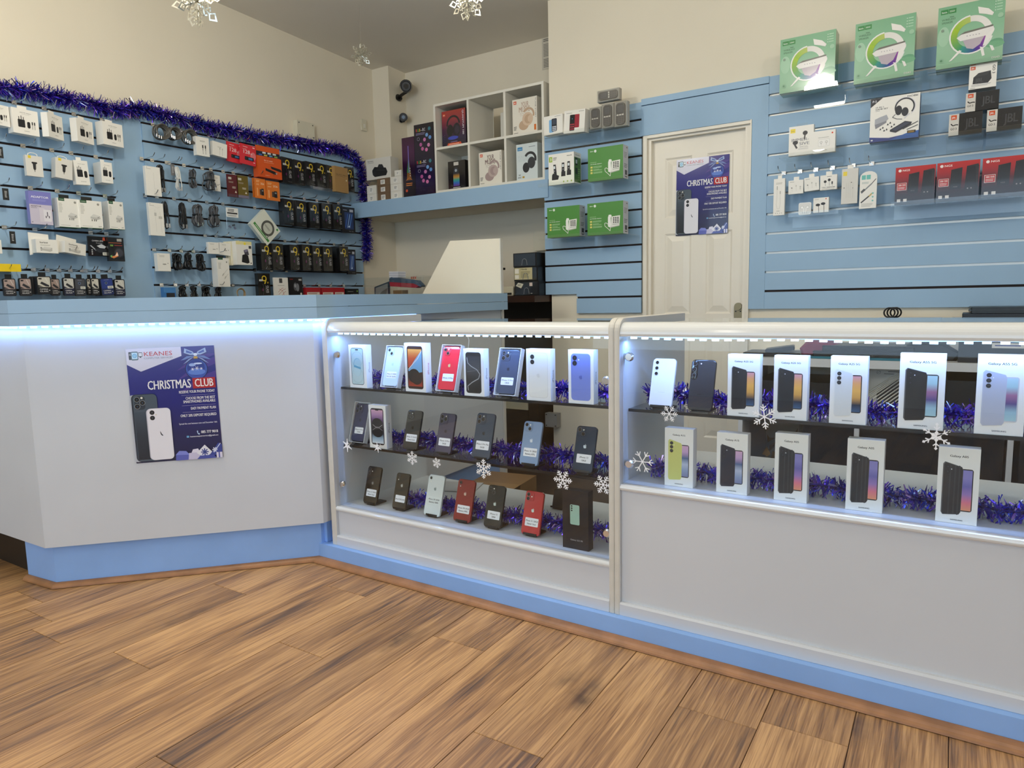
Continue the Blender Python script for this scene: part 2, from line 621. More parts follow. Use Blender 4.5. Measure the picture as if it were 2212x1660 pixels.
struct(bx('wall_left', WALLW, -4.06, -3.945, -3.2, 4.47, -0.05, 3.05))
struct(bx('wall_alcove', WALLW, -3.945, -2.158, 4.354, 4.47, -0.05, 3.0))
struct(bx('wall_right', WALLW, 2.6, 2.7, -3.2, 4.47, -0.05, 3.15))
wb = MB()
wb.box(-2.158, -1.602, 3.895, 4.354, -0.05, 3.05)
wb.box(-1.602, -0.995, 3.895, 4.354, 1.925, 3.05)
wb.box(-0.995, 2.6, 3.895, 4.354, -0.05, 3.05)
wb.box(-1.602, -0.995, 4.10, 4.354, -0.05, 1.925)
struct(wb.build('wall_back', WALLW))
struct(bx('trim_1', WALLW, -2.225, -2.158, 3.8955, 4.354, -0.05, 2.95))
struct(bx('wall_column', WALLW, -3.945, -3.777, 4.162, 4.354, 2.04, 2.95))
ce = MB()
zc = lambda y: 2.783 + 0.048 * (4.354 - y)
ce.raw([(-4.06, -3.2, zc(-3.2)), (2.7, -3.2, zc(-3.2)), (2.7, 4.47, zc(4.47)), (-4.06, 4.47, zc(4.47)),
        (-4.06, -3.2, zc(-3.2) + .1), (2.7, -3.2, zc(-3.2) + .1), (2.7, 4.47, zc(4.47) + .1), (-4.06, 4.47, zc(4.47) + .1)],
       [(0, 3, 2, 1), (4, 5, 6, 7), (0, 1, 5, 4), (2, 3, 7, 6), (1, 2, 6, 5), (3, 0, 4, 7)], 'ffffff')
struct(ce.build('ceiling', CEIL))
# shop front: piers and a deep lintel around one wide window behind the photographer
sf = MB()
sf.box(-4.06, -3.5, -3.3, -3.2, -0.05, 3.2)
sf.box(2.1, 2.7, -3.3, -3.2, -0.05, 3.2)
sf.box(-3.5, 2.1, -3.3, -3.2, 2.35, 3.2)
sf.box(-3.5, 2.1, -3.3, -3.2, -0.05, 0.45)
struct(sf.build('wall_front', WALLW))
w1 = struct(MB().box(-3.5, 2.1, -3.27, -3.255, 0.45, 2.35).build('window_1', GLASS))

# blue boards round the door and between the left slatwalls
bd = MB()
bd.box(-1.611, -0.913, 3.874, 3.895, 1.925, 2.088)
bd.box(-0.995, -0.913, 3.874, 3.895, 0.938, 1.925)
o = bd.build('trim_2', BLUE); struct(o)
bx('top_board', BLUE, -1.611, -0.913, 3.870, 3.895, 2.092, 2.126, o)
struct(bx('trim_3', BLUE, -3.945, -3.936, 2.112, 2.284, 0.0, 2.06))

# door: stiles, rails and six raised panels in a moulded frame
d = struct(bx('door_1', DOORW, -1.562, -1.035, 3.944, 3.975, 0.01, 1.895))
for a, b in ((-1.562, -1.492), (-1.335, -1.250), (-1.105, -1.035)):
    bx('stile', DOORW, a, b, 3.936, 3.9445, 0.01, 1.895, d)
for a, b in ((-1.492, -1.335), (-1.250, -1.105)):
    for z0, z1 in ((0.01, 0.20), (0.80, 0.912), (1.372, 1.46), (1.795, 1.895)):
        bx('rail', DOORW, a, b, 3.936, 3.9445, z0, z1, d)
    for z0, z1 in ((0.20, 0.80), (0.912, 1.372), (1.46, 1.795)):
        p = MB()
        def rg(k, y):
            return [(a + k, y, z0 + k), (b - k, y, z0 + k), (b - k, y, z1 - k), (a + k, y, z1 - k)]
        seq = [rg(0.0, 3.936), rg(0.010, 3.9415), rg(0.014, 3.9415), rg(0.045, 3.9345)]
        for q, w in zip(seq[:-1], seq[1:]):
            for i in range(4):
                j = (i + 1) % 4
                p.face([q[i], q[j], w[j], w[i]])
        p.face(seq[-1])
        p.build('door_panel', DOORW, d)
lk = MB().prism(rrect(-1.086, -1.040, 0.86, 0.956, 0.006) , 3.927, 3.936)
lk2 = lk.build('lock_plate', BRASS, d)
MB().cyl((-1.063, 3.918, 0.952), (-1.063, 3.936, 0.952), 0.020, n=16).build('rose', BRASS, lk2)
for sx in (-1.076, -1.05):
    MB().cyl((sx, 3.925, 0.925), (sx, 3.928, 0.925), 0.004, n=8).build('screw', BLACKP, lk2)
fr = MB()
for (x0, x1, y0, y1) in ((-1.6015, -1.580, 3.878, 4.0995), (-1.5799, -1.562, 3.90, 4.0995), (-1.003, -0.9955, 3.870, 4.0995), (-1.035, -1.0031, 3.90, 4.0995)):
    fr.box(x0, x1, y0, y1, 0, 1.9247)
fr.box(-1.5798, -1.0032, 3.879, 3.8998, 1.908, 1.9248)
fr.box(-1.5618, -1.0352, 3.9005, 4.0995, 1.8955, 1.9248)
fr.build('door_frame', DOORW, d)

# ------------------------------------------------------------------ slatwalls
FRAME = {'L': ((XL, 0, 0), R(90)), 'B': ((0, YB, 0), 0.0)}
GAP = 0.0115
def slatwall(base, u0, u1, ztop, zbot, slots, liner, label, last_liner=None, cut=None):
    loc, rz = FRAME[base]
    root = MB().box(u0, u1, 0.0135, 0.0185, zbot, ztop).build('slatwall_panel', liner, None, loc, (0, 0, rz))
    tag(root, label, 'slatwall', 'blue slatwall panels')
    edges = [ztop] + [s for s in slots] + [zbot]
    for i in range(len(edges) - 1):
        zt = edges[i] - (GAP / 2 if i else 0)
        zb = edges[i + 1] + (GAP / 2 if i + 1 < len(edges) - 1 else 0)
        a = u0
        if cut and zb < cut[1] - 0.02:
            a = cut[0]
        if zt - zb < 0.004:
            continue
        m = MB()
        m.box(a, u1, 0.0, 0.0135, zb, zt)
        m.build('slat', BLUE, root)
        if cut and zb < cut[1] + 0.06 and zb > cut[1] - 0.03:
            pass
    if last_liner:
        MB().box(u0, u1, 0.011, 0.0134, slots[-1] - GAP / 2, slots[-1] + GAP / 2).build('slot_liner', last_liner, root)
    return root
SLOTS = {}
SLOTS['L1'] = [2.012 - 0.1 * k for k in range(11)]
SLOTS['L2'] = [2.040 - 0.1 * k for k in range(11)]
SLOTS['M'] = [2.018 - 0.1 * k for k in range(11)]
SLOTS['R'] = [2.032 - 0.1 * k for k in range(11)]
slatwall('L', 0.9, 2.112, 2.085, 0.93, SLOTS['L1'], SLOTB, 'blue slatwall panel on the left wall hung with chargers')
slatwall('L', 2.284, 3.956, 2.125, 0.93, SLOTS['L2'], SLOTB, 'blue slatwall panel on the left wall hung with cables and black glass packs')
# the middle panel is notched at its lower left corner
loc, rz = FRAME['B']
mp = MB()
mp.box(-2.258, -1.612, 0.0135, 0.0185, 1.040, 2.112)
mp.box(-2.037, -1.612, 0.0135, 0.0185, 0.922, 1.040)
mp = mp.build('slatwall_panel', SLOTB, None, loc)
tag(mp, 'blue slatwall panel between the alcove and the door', 'slatwall', 'blue slatwall panels')
ed = [2.112] + SLOTS['M'] + [0.922]
for i in range(len(ed) - 1):
    zt = ed[i] - (GAP / 2 if i else 0)
    zb = ed[i + 1] + (GAP / 2 if i + 1 < len(ed) - 1 else 0)
    m = MB()
    if i == len(ed) - 2:
        m.box(-2.037, -1.612, 0, 0.0135, zb, zt)
    elif i == len(ed) - 3:
        m.box(-2.258, -2.037, 0, 0.0135, 1.040, zt)
        m.box(-2.037, -1.612, 0, 0.0135, zb, zt)
    else:
        m.box(-2.258, -1.612, 0, 0.0135, zb, zt)
    m.build('slat', BLUE, mp)
slatwall('B', -0.913, 1.9, 2.124, 0.938, SLOTS['R'], ALU, 'blue slatwall panel with metal-lined slots right of the door', last_liner=SLOTB)

# ------------------------------------------------------------------ tall angled counter
def obox(name, m, p0, p1, z0, z1, t, parent=None, ext0=0.0, ext1=0.0):
    """board whose outer face runs from p0 to p1 in plan, thickness t to the left of that direction"""
    a, b = Vector((*p0, 0)), Vector((*p1, 0))
    dv = (b - a).normalized()
    L_ = (b - a).length
    mb = MB().box(-ext0, L_ + ext1, 0, t, z0, z1)
    return mb.build(name, m, parent, (*p0, 0), (0, 0, math.atan2(dv.y, dv.x)))

def offs(path, o):
    """offset a polyline to its right by o, mitred"""
    out = []
    n = len(path)
    for i in range(n):
        def nrm(a, b):
            d_ = (Vector(b) - Vector(a)).normalized()
            return Vector((d_.y, -d_.x))
        ns = []
        if i > 0:
            ns.append(nrm(path[i - 1], path[i]))
        if i < n - 1:
            ns.append(nrm(path[i], path[i + 1]))
        if len(ns) == 1:
            q = Vector(path[i]) + ns[0] * o
        else:
            bi = (ns[0] + ns[1]).normalized()
            q = Vector(path[i]) + bi * (o / bi.dot(ns[0]))
        out.append(tuple(q))
    return out

PATH = [(-3.55, 1.095), (-2.751, 1.112), (-2.082, 1.817), (-2.150, 3.198)]
ct = empty('service_counter', (-2.4, 1.5, 0))
tag(ct, 'tall angled service counter, white panels under a pale blue rim', 'counter')
def keep(o):
    o.parent = ct
    o.matrix_parent_inverse = Matrix.Translation((2.4, -1.5, 0))
    return o
for (a, b), nm in zip(zip(PATH[:-1], PATH[1:]), ('side_panel', 'front_panel', 'rear_panel')):
    keep(obox(nm, WHITEP, a, b, 0.160, 0.975, 0.018))
PLI = offs(PATH, -0.03)
PLI[0] = (-2.945, PLI[0][1])
for a, b in zip(PLI[:-1], PLI[1:]):
    keep(obox('plinth_board', PLBLUE, a, b, 0.0, 0.20, 0.016))
FAS = offs(PATH, 0.045)
for a, b in zip(FAS[:-1], FAS[1:]):
    keep(obox('fascia_board', BLUE, a, b, 0.9615, 1.0035, 0.045))
    keep(obox('fascia_board', BLUE, a, b, 1.0050, 1.0500, 0.0465))
FIN = offs(PATH, -0.30)
top = MB()
F0 = offs(PATH, 0.0)
for i in range(3):
    top.raw([(*F0[i], 1.028), (*F0[i + 1], 1.028), (*FIN[i + 1], 1.028), (*FIN[i], 1.028), (*F0[i], 1.0495), (*F0[i + 1], 1.0495), (*FIN[i + 1], 1.0495), (*FIN[i], 1.0495)],
            [(3, 2, 1, 0), (4, 5, 6, 7), (0, 1, 5, 4), (2, 3, 7, 6), (1, 2, 6, 5), (3, 0, 4, 7)], 'ffffff')
keep(top.build('counter_top', BLUE))
ep = MB().prism([(-2.76, 0.0), (-2.148, 0.0), (-2.148, 1.346), (-2.488, 1.353), (-2.707, 1.055), (-2.76, 0.98)], 3.20, 3.218)
keep(ep.build('end_panel', WALLW))
keep(bx('end_panel_edge', CREAMW, -2.148, -2.143, 3.198, 3.220, 0.0, 1.346))
# black gap at the foot of the return: a black board set back stands in for its darkness
keep(obox('gap_board', BLACKP, (-3.5, 1.16), (-2.94, 1.165), 0.0, 0.17, 0.016))

# quadrant mouldings on the floor
def quadrant(name, path, o):
    P_ = offs(path, o)
    Q_ = offs(path, 0.001)
    out = MB()
    for i in range(len(path) - 1):
        prof = []
        n = 5
        for k in range(n + 1):
            g = R(90 * k / n)
            prof.append((math.cos(g), math.sin(g)))
        ringa, ringb = [], []
        for c, s_ in prof:
            for ring, idx in ((ringa, i), (ringb, i + 1)):
                q, p_ = Vector(Q_[idx]), Vector(P_[idx])
                pt = q + (p_ - q) * c
                ring.append((pt.x, pt.y, 0.002 + s_ * 0.017))
        for k in range(n):
            out.face([ringa[k], ringb[k], ringb[k + 1], ringa[k + 1]])
        out.face([(*Q_[i], 0.002)] + ringa[::-1][::-1])
        out.face([(*Q_[i + 1], 0.002)] + ringb[::-1])
    return struct(out.build(name, MOULD))
quadrant('trim_4', PLI[:3], 0.022)
quadrant('trim_5', [(-2.118, 1.82), (0.42, 1.82)], 0.034)

# ------------------------------------------------------------------ light strips
LEDC = (0.22, 0.42, 1.0)
def led_mat(name, col, s):
    m, nt, N, Lk, P = new_mat(name)
    P.inputs['Base Color'].default_value = (*col, 1)
    P.inputs['Emission Color'].default_value = (*col, 1)
    P.inputs['Emission Strength'].default_value = s
    return m
LED = led_mat('led_diode', (0.45, 0.72, 1.0), 9)
LEDB = led_mat('led_tape', (0.26, 0.48, 1.0), 2.6)
diode_me = MB().box(-0.0085, 0.0085, -0.004, 0.004, -0.0045, 0.0015).build('diode', LED)
dm = diode_me.data
bpy.data.objects.remove(diode_me)
def led_strip(label, p0, p1, z, power, pitch_=0.0333, w=0.010, wav=0.0, tilt=0.0, face=None):
    a, b = Vector((*p0, z)), Vector((*p1, z))
    L_ = (b - a).length
    ang = math.atan2(b.y - a.y, b.x - a.x)
    tape = MB()
    n = max(2, int(L_ / pitch_))
    zz = lambda t: -abs(math.sin(t * 2.9)) * wav
    for i in range(n):
        t0, t1 = L_ * i / n, L_ * (i + 1) / n
        z0, z1 = zz(i), zz(i + 1)
        tape.raw([(t0, -w / 2, z0), (t1, -w / 2, z1), (t1, w / 2, z1), (t0, w / 2, z0), (t0, -w / 2, z0 + .003), (t1, -w / 2, z1 + .003), (t1, w / 2, z1 + .003), (t0, w / 2, z0 + .003)],
                 [(3, 2, 1, 0), (4, 5, 6, 7), (0, 1, 5, 4), (2, 3, 7, 6), (1, 2, 6, 5), (3, 0, 4, 7)], 'ffffff')
    t = tape.build('light_strip', LEDB, None, tuple(a), (tilt, 0, ang))
    tag(t, label, 'light strip', 'blue-white light strips')
    for i in range(n):
        o = bpy.data.objects.new('diode', dm)
        C.objects.link(o)
        o.parent = t
        o.location = (L_ * (i + 0.5) / n, 0, (zz(i) + zz(i + 1)) / 2 - 0.001)
    mid = (a + b) / 2
    lo = area('light_strip_glow', (mid.x, mid.y, z - 0.012), L_, power, LEDC, (tilt, 0, ang), sy=0.012)
    lo.parent = None
    return t

# ------------------------------------------------------------------ glass showcases
pl = bx('counter_plinth', PLBLUE, -2.118, 0.42, 1.82, 2.40, 0.0, 0.070)
tag(pl, 'low blue painted plinth under both glass showcases', 'plinth')
fil = MB().box(-2.128, -2.098, 1.846, 2.3, 0.071, 0.20).build('filler_block', PLBLUE, pl)

def side_profile(y0, y1, z0, z1, r):
    pts = [(y1, z0), (y1, z1)]
    for i in range(7):
        g = R(90 + 90 * i / 6)
        pts.append((y0 + r + r * math.cos(g), z1 - r + r * math.sin(g)))
    pts.append((y0, z0))
    return pts
SWAP = Matrix(((0, 1, 0, 0), (1, 0, 0, 0), (0, 0, 1, 0), (0, 0, 0, 1)))
def showcase(x0, x1, zf, label, shelves, knobs, tl=0.027, tr=0.017):
    root = empty('glass_showcase', (0.5 * (x0 + x1), 1.842, 0.07))
    tag(root, label, 'showcase', 'white framed glass showcases')
    inv = Matrix.Translation((-0.5 * (x0 + x1), -1.842, -0.07))
    def K(o):
        o.parent = root
        o.matrix_parent_inverse = inv
        return o
    yf, yb = 1.842, 2.398
    for a, b in ((x0, x0 + tl), (x1 - tr, x1)):
        sp = K(MB().prism(side_profile(yf + 0.002, yb, 0.0705, 0.9575, 0.035), a + 0.0004, b - 0.0004).xf(SWAP).build('side_panel', LAM))
        st = MB()
        pr = side_profile(yf, yb + 0.001, 0.0705, 0.9590, 0.037)[1:]
        pi = side_profile(yf + 0.002, yb, 0.0705, 0.9575, 0.035)[1:]
        for i in range(len(pr) - 1):
            y_, z_ = pr[i]; y2, z2 = pr[i + 1]
            y3, z3 = pi[i]; y4, z4 = pi[i + 1]
            m_ = 0.004
            A = [(a, y3, z3), (a + m_, y_, z_), (b - m_, y_, z_), (b, y3, z3)]
            B = [(a, y4, z4), (a + m_, y2, z2), (b - m_, y2, z2), (b, y4, z4)]
            for k in range(3):
                st.face([A[k], A[k + 1], B[k + 1], B[k]])
        e = st.build('edge_strip', CREAMW, sp, smooth=True)
    xi, xo = x0 + tl, x1 - tr
    sk = MB()
    # skirting with a sloped ledge
    sk.raw([(xi, yf, 0.0705), (xo, yf, 0.0705), (xo, yf, 0.104), (xi, yf, 0.104), (xi, yf + 0.004, 0.110), (xo, yf + 0.004, 0.110), (xi, yf + 0.018, 0.110), (xo, yf + 0.018, 0.110), (xi, yf + .018, .0705), (xo, yf + .018, .0705)],
           [(0, 1, 2, 3), (3, 2, 5, 4), (4, 5, 7, 6), (6, 7, 9, 8), (0, 3, 4, 6, 8), (1, 9, 7, 5, 2)], 'ffffff')
    K(sk.build('skirting', LAM))
    K(bx('front_panel', LAM, xi, xo, yf + 0.014, yf + 0.030, 0.105, zf - 0.012))
    mo = MB()
    prof = []
    for i in range(9):
        g = R(-90 + 180 * i / 8)
        prof.append((yf + 0.012 - 0.010 * math.cos(g), zf - 0.010 + 0.010 * math.sin(g)))
    prof += [(yf + 0.016, zf), (yf + 0.016, zf - 0.02)]
    n = len(prof)
    for i in range(n):
        (ya, za), (yb2, zb2) = prof[i], prof[(i + 1) % n]
        mo.face([(xi, ya, za), (xo, ya, za), (xo, yb2, zb2), (xi, yb2, zb2)])
    K(mo.build('edge_moulding', GLOSSW, smooth=True))
    K(bx('floor_board', LAM, xi, xo, yf + 0.0165, yb - 0.002, zf - 0.018, zf - 0.001))
    # bull-nosed white rail
    ra = MB()
    prof = [(1.880, 0.9065), (1.852, 0.9065)]
    for i in range(9):
        g = R(180 - 90 * i / 8)
        prof.append((1.8795 + 0.0335 * math.cos(g), 0.9135 + 0.0335 * math.sin(g)))
    prof += [(1.8900, 0.9470), (1.8900, 0.938), (1.880, 0.938)]
    prof[1] = (1.848, 0.9065)
    n = len(prof)
    for i in range(n):
        (ya, za), (yb2, zb2) = prof[i], prof[(i + 1) % n]
        ra.face([(xi, ya, za), (xo, ya, za), (xo, yb2, zb2), (xi, yb2, zb2)])
    K(ra.build('front_rail', GLOSSW, smooth=True))
    K(bx('top_glass', TOPGL, xi, xo, 1.8802, 2.262, 0.9390, 0.9445))
    K(bx('front_glass', GLASS, xi + 0.001, xo - 0.001, 1.8690, 1.8725, zf - 0.001, 0.908))
    for zs, ya, yb3 in shelves:
        sh = K(bx('glass_shelf', SHGL, xi + 0.003, xo - 0.003, ya, yb3, zs - 0.008, zs))
        bx('shelf_edge', BLACKP, xi + 0.003, xo - 0.003, ya - 0.0015, ya, zs - 0.0085, zs + 0.0003, sh)
    for kx, kz in knobs:
        kn = K(MB().cyl((kx, 1.866, kz), (kx, 1.8688, kz), 0.0135, n=20).cyl((kx, 1.860, kz), (kx, 1.866, kz), 0.010, 0.0135, n=20).build('glass_clamp', CHROME, smooth=True))
        s_ = 1 if kx > 0.5 * (x0 + x1) else -1
        bx('clamp_arm', CHROME, min(kx, kx + s_ * .022), max(kx, kx + s_ * .022), 1.8735, 1.883, kz - 0.008, kz + 0.008, kn)
    return root
sA = showcase(-2.066, -0.8505, 0.2265, 'low white framed glass showcase with three tiers of phones beside the tall counter', ((0.6925, 1.902, 2.19), (0.4650, 1.902, 2.19)), ((-2.012, 0.821), (-2.020, 0.313), (-0.885, 0.774), (-0.885, 0.308)))
sB = showcase(-0.8495, 0.42, 0.4720, 'white framed glass showcase with boxed phones at the right edge of the photo', ((0.6900, 1.902, 2.19),), ((-0.812, 0.847), (-0.812, 0.531), (0.38, 0.847)), tl=0.017)
led_strip('light strip along the inside top of the showcase beside the tall counter', (-2.030, 1.890), (-0.875, 1.890), 0.9040, 2.8, wav=0.0012)
led_strip('light strip along the inside top of the showcase at the right edge', (-0.825, 1.890), (0.395, 1.890), 0.9040, 2.8, wav=0.0035)
LEDP = offs(PATH, 0.018)
led_strip('light strip under the rim along the angled counter front', LEDP[1], LEDP[2], 0.9590, 0.6, w=0.012)
led_strip('light strip under the rim of the counter return at the left photo edge', (-3.4, LEDP[0][1]), LEDP[1], 0.9590, 0.5, w=0.012)
led_strip('light strip under the receding rim behind the low showcase', LEDP[2], (LEDP[2][0] - 0.030, LEDP[2][1] + 0.60), 0.9575, 0.7, w=0.030)

# ------------------------------------------------------------------ phones and their boxes
def side_print(mb, w, d, h):
    """print on the right-hand side face (x = +w/2) of a carton; call the returned finisher when done"""
    t = MB()
    p = Print(t, d, h, x0=0.0)
    M = Matrix.Translation((w / 2, 0, 0)) @ Matrix.Rotation(R(90), 4, 'Z')
    def fin():
        t.xf(M)
        b = len(mb.v)
        mb.v.extend(t.v)
        for f, c in zip(t.f, t.c):
            mb.f.append(tuple(b + i for i in f))
            mb.c.append(c)
    return p, fin

def carton(w, h, d, col='f4f3f0', cols=None):
    mb = MB().box(-w / 2, w / 2, 0, d, 0, h, col, cols)
    return mb, Print(mb, w, h)

def art_phone_front(p, u0, v0, u1, v1, rm, painter, border='1b1f24', notch='pill'):
    p.rr(u0, v0, u1, v1, rm, border, 5)
    k = 0.0020
    p.rr(u0 + k / p.w, v0 + k / p.h, u1 - k / p.w, v1 - k / p.h, rm - k, painter[0], 5)
    painter[1](p, u0 + k / p.w, v0 + k / p.h, u1 - k / p.w, v1 - k / p.h)
    cu = (u0 + u1) / 2
    if notch == 'pill':
        p.rr(cu - 0.008 / p.w, v1 - 0.0085 / p.h, cu + 0.008 / p.w, v1 - 0.0045 / p.h, 0.0019, '0c0d10')
    elif notch == 'wide':
        p.rr(cu - 0.012 / p.w, v1 - 0.0070 / p.h, cu + 0.012 / p.w, v1 - 0.0020 / p.h, 0.002, border)

def scr_blue(p, a, b, c, d):
    cu, cv, H = (a + c) / 2, (b + d) / 2, d - b
    p.ring(cu, cv + 0.2 * H, 0.0285, 0.0292, '6c8f99', 28)
    p.ring(cu, cv - 0.25 * H, 0.0280, 0.0287, '86a5ab', 28)
    p.ell(cu, cv + 0.06 * H, 0.0205 / p.w, 0.024 / p.h, '8fbccb', 24)
    p.ell(cu + .002 / p.w, cv + 0.055 * H, 0.0185 / p.w, 0.0215 / p.h, 'a9cbd3', 24)
    p.ell(cu, cv - 0.10 * H, 0.0195 / p.w, 0.024 / p.h, 'a6cdd4', 24)
    p.ell(cu - .001 / p.w, cv - 0.12 * H, 0.018 / p.w, 0.021 / p.h, 'bcd8db', 24)
    p.line(cu - 0.017 / p.w, cv + 0.01 * H, cu + 0.018 / p.w, cv - 0.05 * H, 0.008, '5fa3bd')
def scr_orange(p, a, b, c, d):
    W, H = c - a, d - b
    e = 0.05
    p.grad(a + W * .03, b + H * .5, c - W * .03, d - H * .06, ['c2452c', 'd9582f', 'eaa14a'])
    p.poly([(a + W * .02, b + H * .42), (a + W * .45, b + H * .66), (c - W * .02, b + H * .92), (c - W * .02, b + H * .40), (a + W * .5, b + H * .36)], '7fb2d2')
    p.path([(a + W * .03, b + H * .45), (a + W * .4, b + H * .60), (a + W * .7, b + H * .72), (c - W * .04, b + H * .90)], 0.0025, 'f4e3cf')
    p.grad(a + W * .03, b + H * .05, c - W * .03, b + H * .30, ['b03b22', '7a2a1c', '2a1714'])
    p.ell(a + W * .42, b + H * .30, W * .40, H * .17, '20130f', 24)
    p.ell(a + W * .60, b + H * .24, W * .36, H * .15, '2b1711', 24)
def scr_titan(p, a, b, c, d):
    W, H = c - a, d - b
    p.grad(a + W * .03, b + H * .04, c - W * .03, d - H * .08, ['15161a', '26272b', '4c4e52', '2d2f33'])
    pts = [(a + W * .06, b + H * .88), (a + W * .12, b + H * .74), (a + W * .35, b + H * .66), (a + W * .75, b + H * .58), (c - W * .05, b + H * .47), (a + W * .85, b + H * .36), (a + W * .40, b + H * .26), (a + W * .08, b + H * .16), (a + W * .12, b + H * .05)]
    p.path(pts, 0.0040, '6f7073'); p.path(pts, 0.0014, 'c9c9c8')
    p.path([(a + W * .05, b + H * .52), (c - W * .06, b + H * .58)], 0.0007, '8b8c8e')
def scr_purple(p, a, b, c, d):
    W, H = c - a, d - b
    p.grad(a + W * .03, b + H * .03, c - W * .03, d - H * .03, ['d7e2ea', '9fb8cf', '33384a', '17161b', '2a2431', '6a4a7c', 'b58bb5', 'd9a9c0'])
    p.ell(a + W * .5, b + H * .60, W * .42, H * .14, '1d1a20', 24)
    p.ell(a + W * .5, b + H * .34, W * .42, H * .14, '131216', 24)
    p.path([(a + W * .12, b + H * .55), (a + W * .35, b + H * .485), (a + W * .65, b + H * .485), (a + W * .9, b + H * .56)], 0.0011, 'e8e2e6')
    p.path([(a + W * .12, b + H * .40), (a + W * .35, b + H * .465), (a + W * .65, b + H * .465), (a + W * .9, b + H * .40)], 0.0011, 'b9b2bd')

def back_art(p, u0, v0, u1, v1, col, lens, logo, outline=None):
    if outline:
        p.rr(u0, v0, u1, v1, 0.011, outline, 5)
        k = 0.0007
        p.rr(u0 + k / p.w, v0 + k / p.h, u1 - k / p.w, v1 - k / p.h, 0.0104, col, 5)
    else:
        p.rr(u0, v0, u1, v1, 0.011, col, 5)
    for i in range(2):
        cu, cv = u0 + 0.013 / p.w, v1 - (0.0135 + 0.0165 * i) / p.h
        p.disc(cu, cv, 0.0088, lens, 18); p.disc(cu, cv, 0.0074, '17181d', 18); p.disc(cu, cv, 0.003, '30323a', 10)
    p.disc(u0 + 0.027 / p.w, v1 - 0.019 / p.h, 0.0024, 'e9ecf4', 10)
    apple(p, (u0 + u1) / 2, v0 + (v1 - v0) * 0.5, 0.0125, logo)

def phone_box(label, x, z, w, h, d, kind, side_col='f1f2f6', y=1.9045, yawd=0):
    mb, p = carton(w, h, d, 'f3f3f2')
    if kind == 'blue15':
        art_phone_front(p, .12, .07, .84, .93, 0.010, ('bfd6d8', scr_blue), border='2c3d45')
    elif kind == 'orange14':
        art_phone_front(p, .12, .06, .88, .94, 0.009, ('3a1a14', scr_orange), border='3a2320', notch='wide')
    elif kind == 'titan15':
        art_phone_front(p, .10, .06, .86, .93, 0.010, ('1c1d20', scr_titan), border='222326')
    elif kind == 'purple14':
        art_phone_front(p, .11, .08, .87, .93, 0.010, ('2a2430', scr_purple), border='211f25')
    elif kind == 'white16':
        back_art(p, .11, .06, .88, .93, 'f0efe9', 'dcdcd8', 'e3e1da', outline='c9c8c2')
    elif kind == 'blue16':
        back_art(p, .11, .06, .88, .93, '7f8fdb', '5b69b8', '5c6bbf')
    sp, fin = side_print(mb, w, d, h)
    sp.text('iPhone', .36, .36, .64, .60, 'b0303a' if kind == 'orange14' else '9aa4b8' if kind == 'blue15' else '4a4d55', rot=90)
    fin()
    o = mb.build('phone_box', CARD, None, (x, y, z + 0.0005), (0, 0, R(yawd)))
    return tag(o, label, 'phone box')

def galaxy_box(label, x, z, w, h, title, back, lens, stops, y=1.9045, dark=False, lensn=3, streak=None, frame='17181c'):
    d = 0.032
    mb, p = carton(w, h, d, '1c1a1e' if dark else 'f3f2ef')
    if dark:
        p.rr(.30, .42, .66, .76, 0.004, back, 4)
        for i in range(3):
            p.disc(.365, .735 - .038 * i, 0.0028, '101214', 10)
        p.text(title, .30, .145, .78, .168, 'd5d2d4')
    else:
        p.text(title, .5 - .0225 * len(title), .876, .5 + .0225 * len(title), .904, '1c1c1e', bold=True)
        # front of the phone, partly behind the back view
        p.rr(.54, .17, .86, .73, 0.005, frame, 4)
        p.grad(.57, .185, .835, .715, stops)
        # back view, in perspective
        q = [(.12, .14), (.165, .105), (.56, .125), (.60, .16), (.615, .72), (.58, .755), (.17, .81), (.125, .78)]
        p.poly(q, mixc(back, 'ffffff', 0.12) if frame != 'c9cbd2' else 'bfc3d2')
        p.poly([(.145, .135), (.18, .11), (.555, .13), (.595, .165), (.61, .715), (.575, .75), (.185, .802), (.15, .77)], back)
        if streak:
            for k in (.28, .40, .50):
                p.poly([(k, .117), (k + .035, .119), (k + .045, .765), (k + .01, .772)], streak)
        for i in range(lensn):
            p.disc(.245, .745 - .066 * i, 0.0050, lens, 14)
            p.disc(.245, .745 - .066 * i, 0.0020, '30323a', 8)
        p.disc(.335, .715, 0.0013, 'f0f0f0', 8)
        p.text('SAMSUNG', .36, .040, .66, .057, '202022', bold=True)
    o = mb.build('phone_box', CARD, None, (x, y, z + 0.0005))
    return tag(o, label, 'phone box')

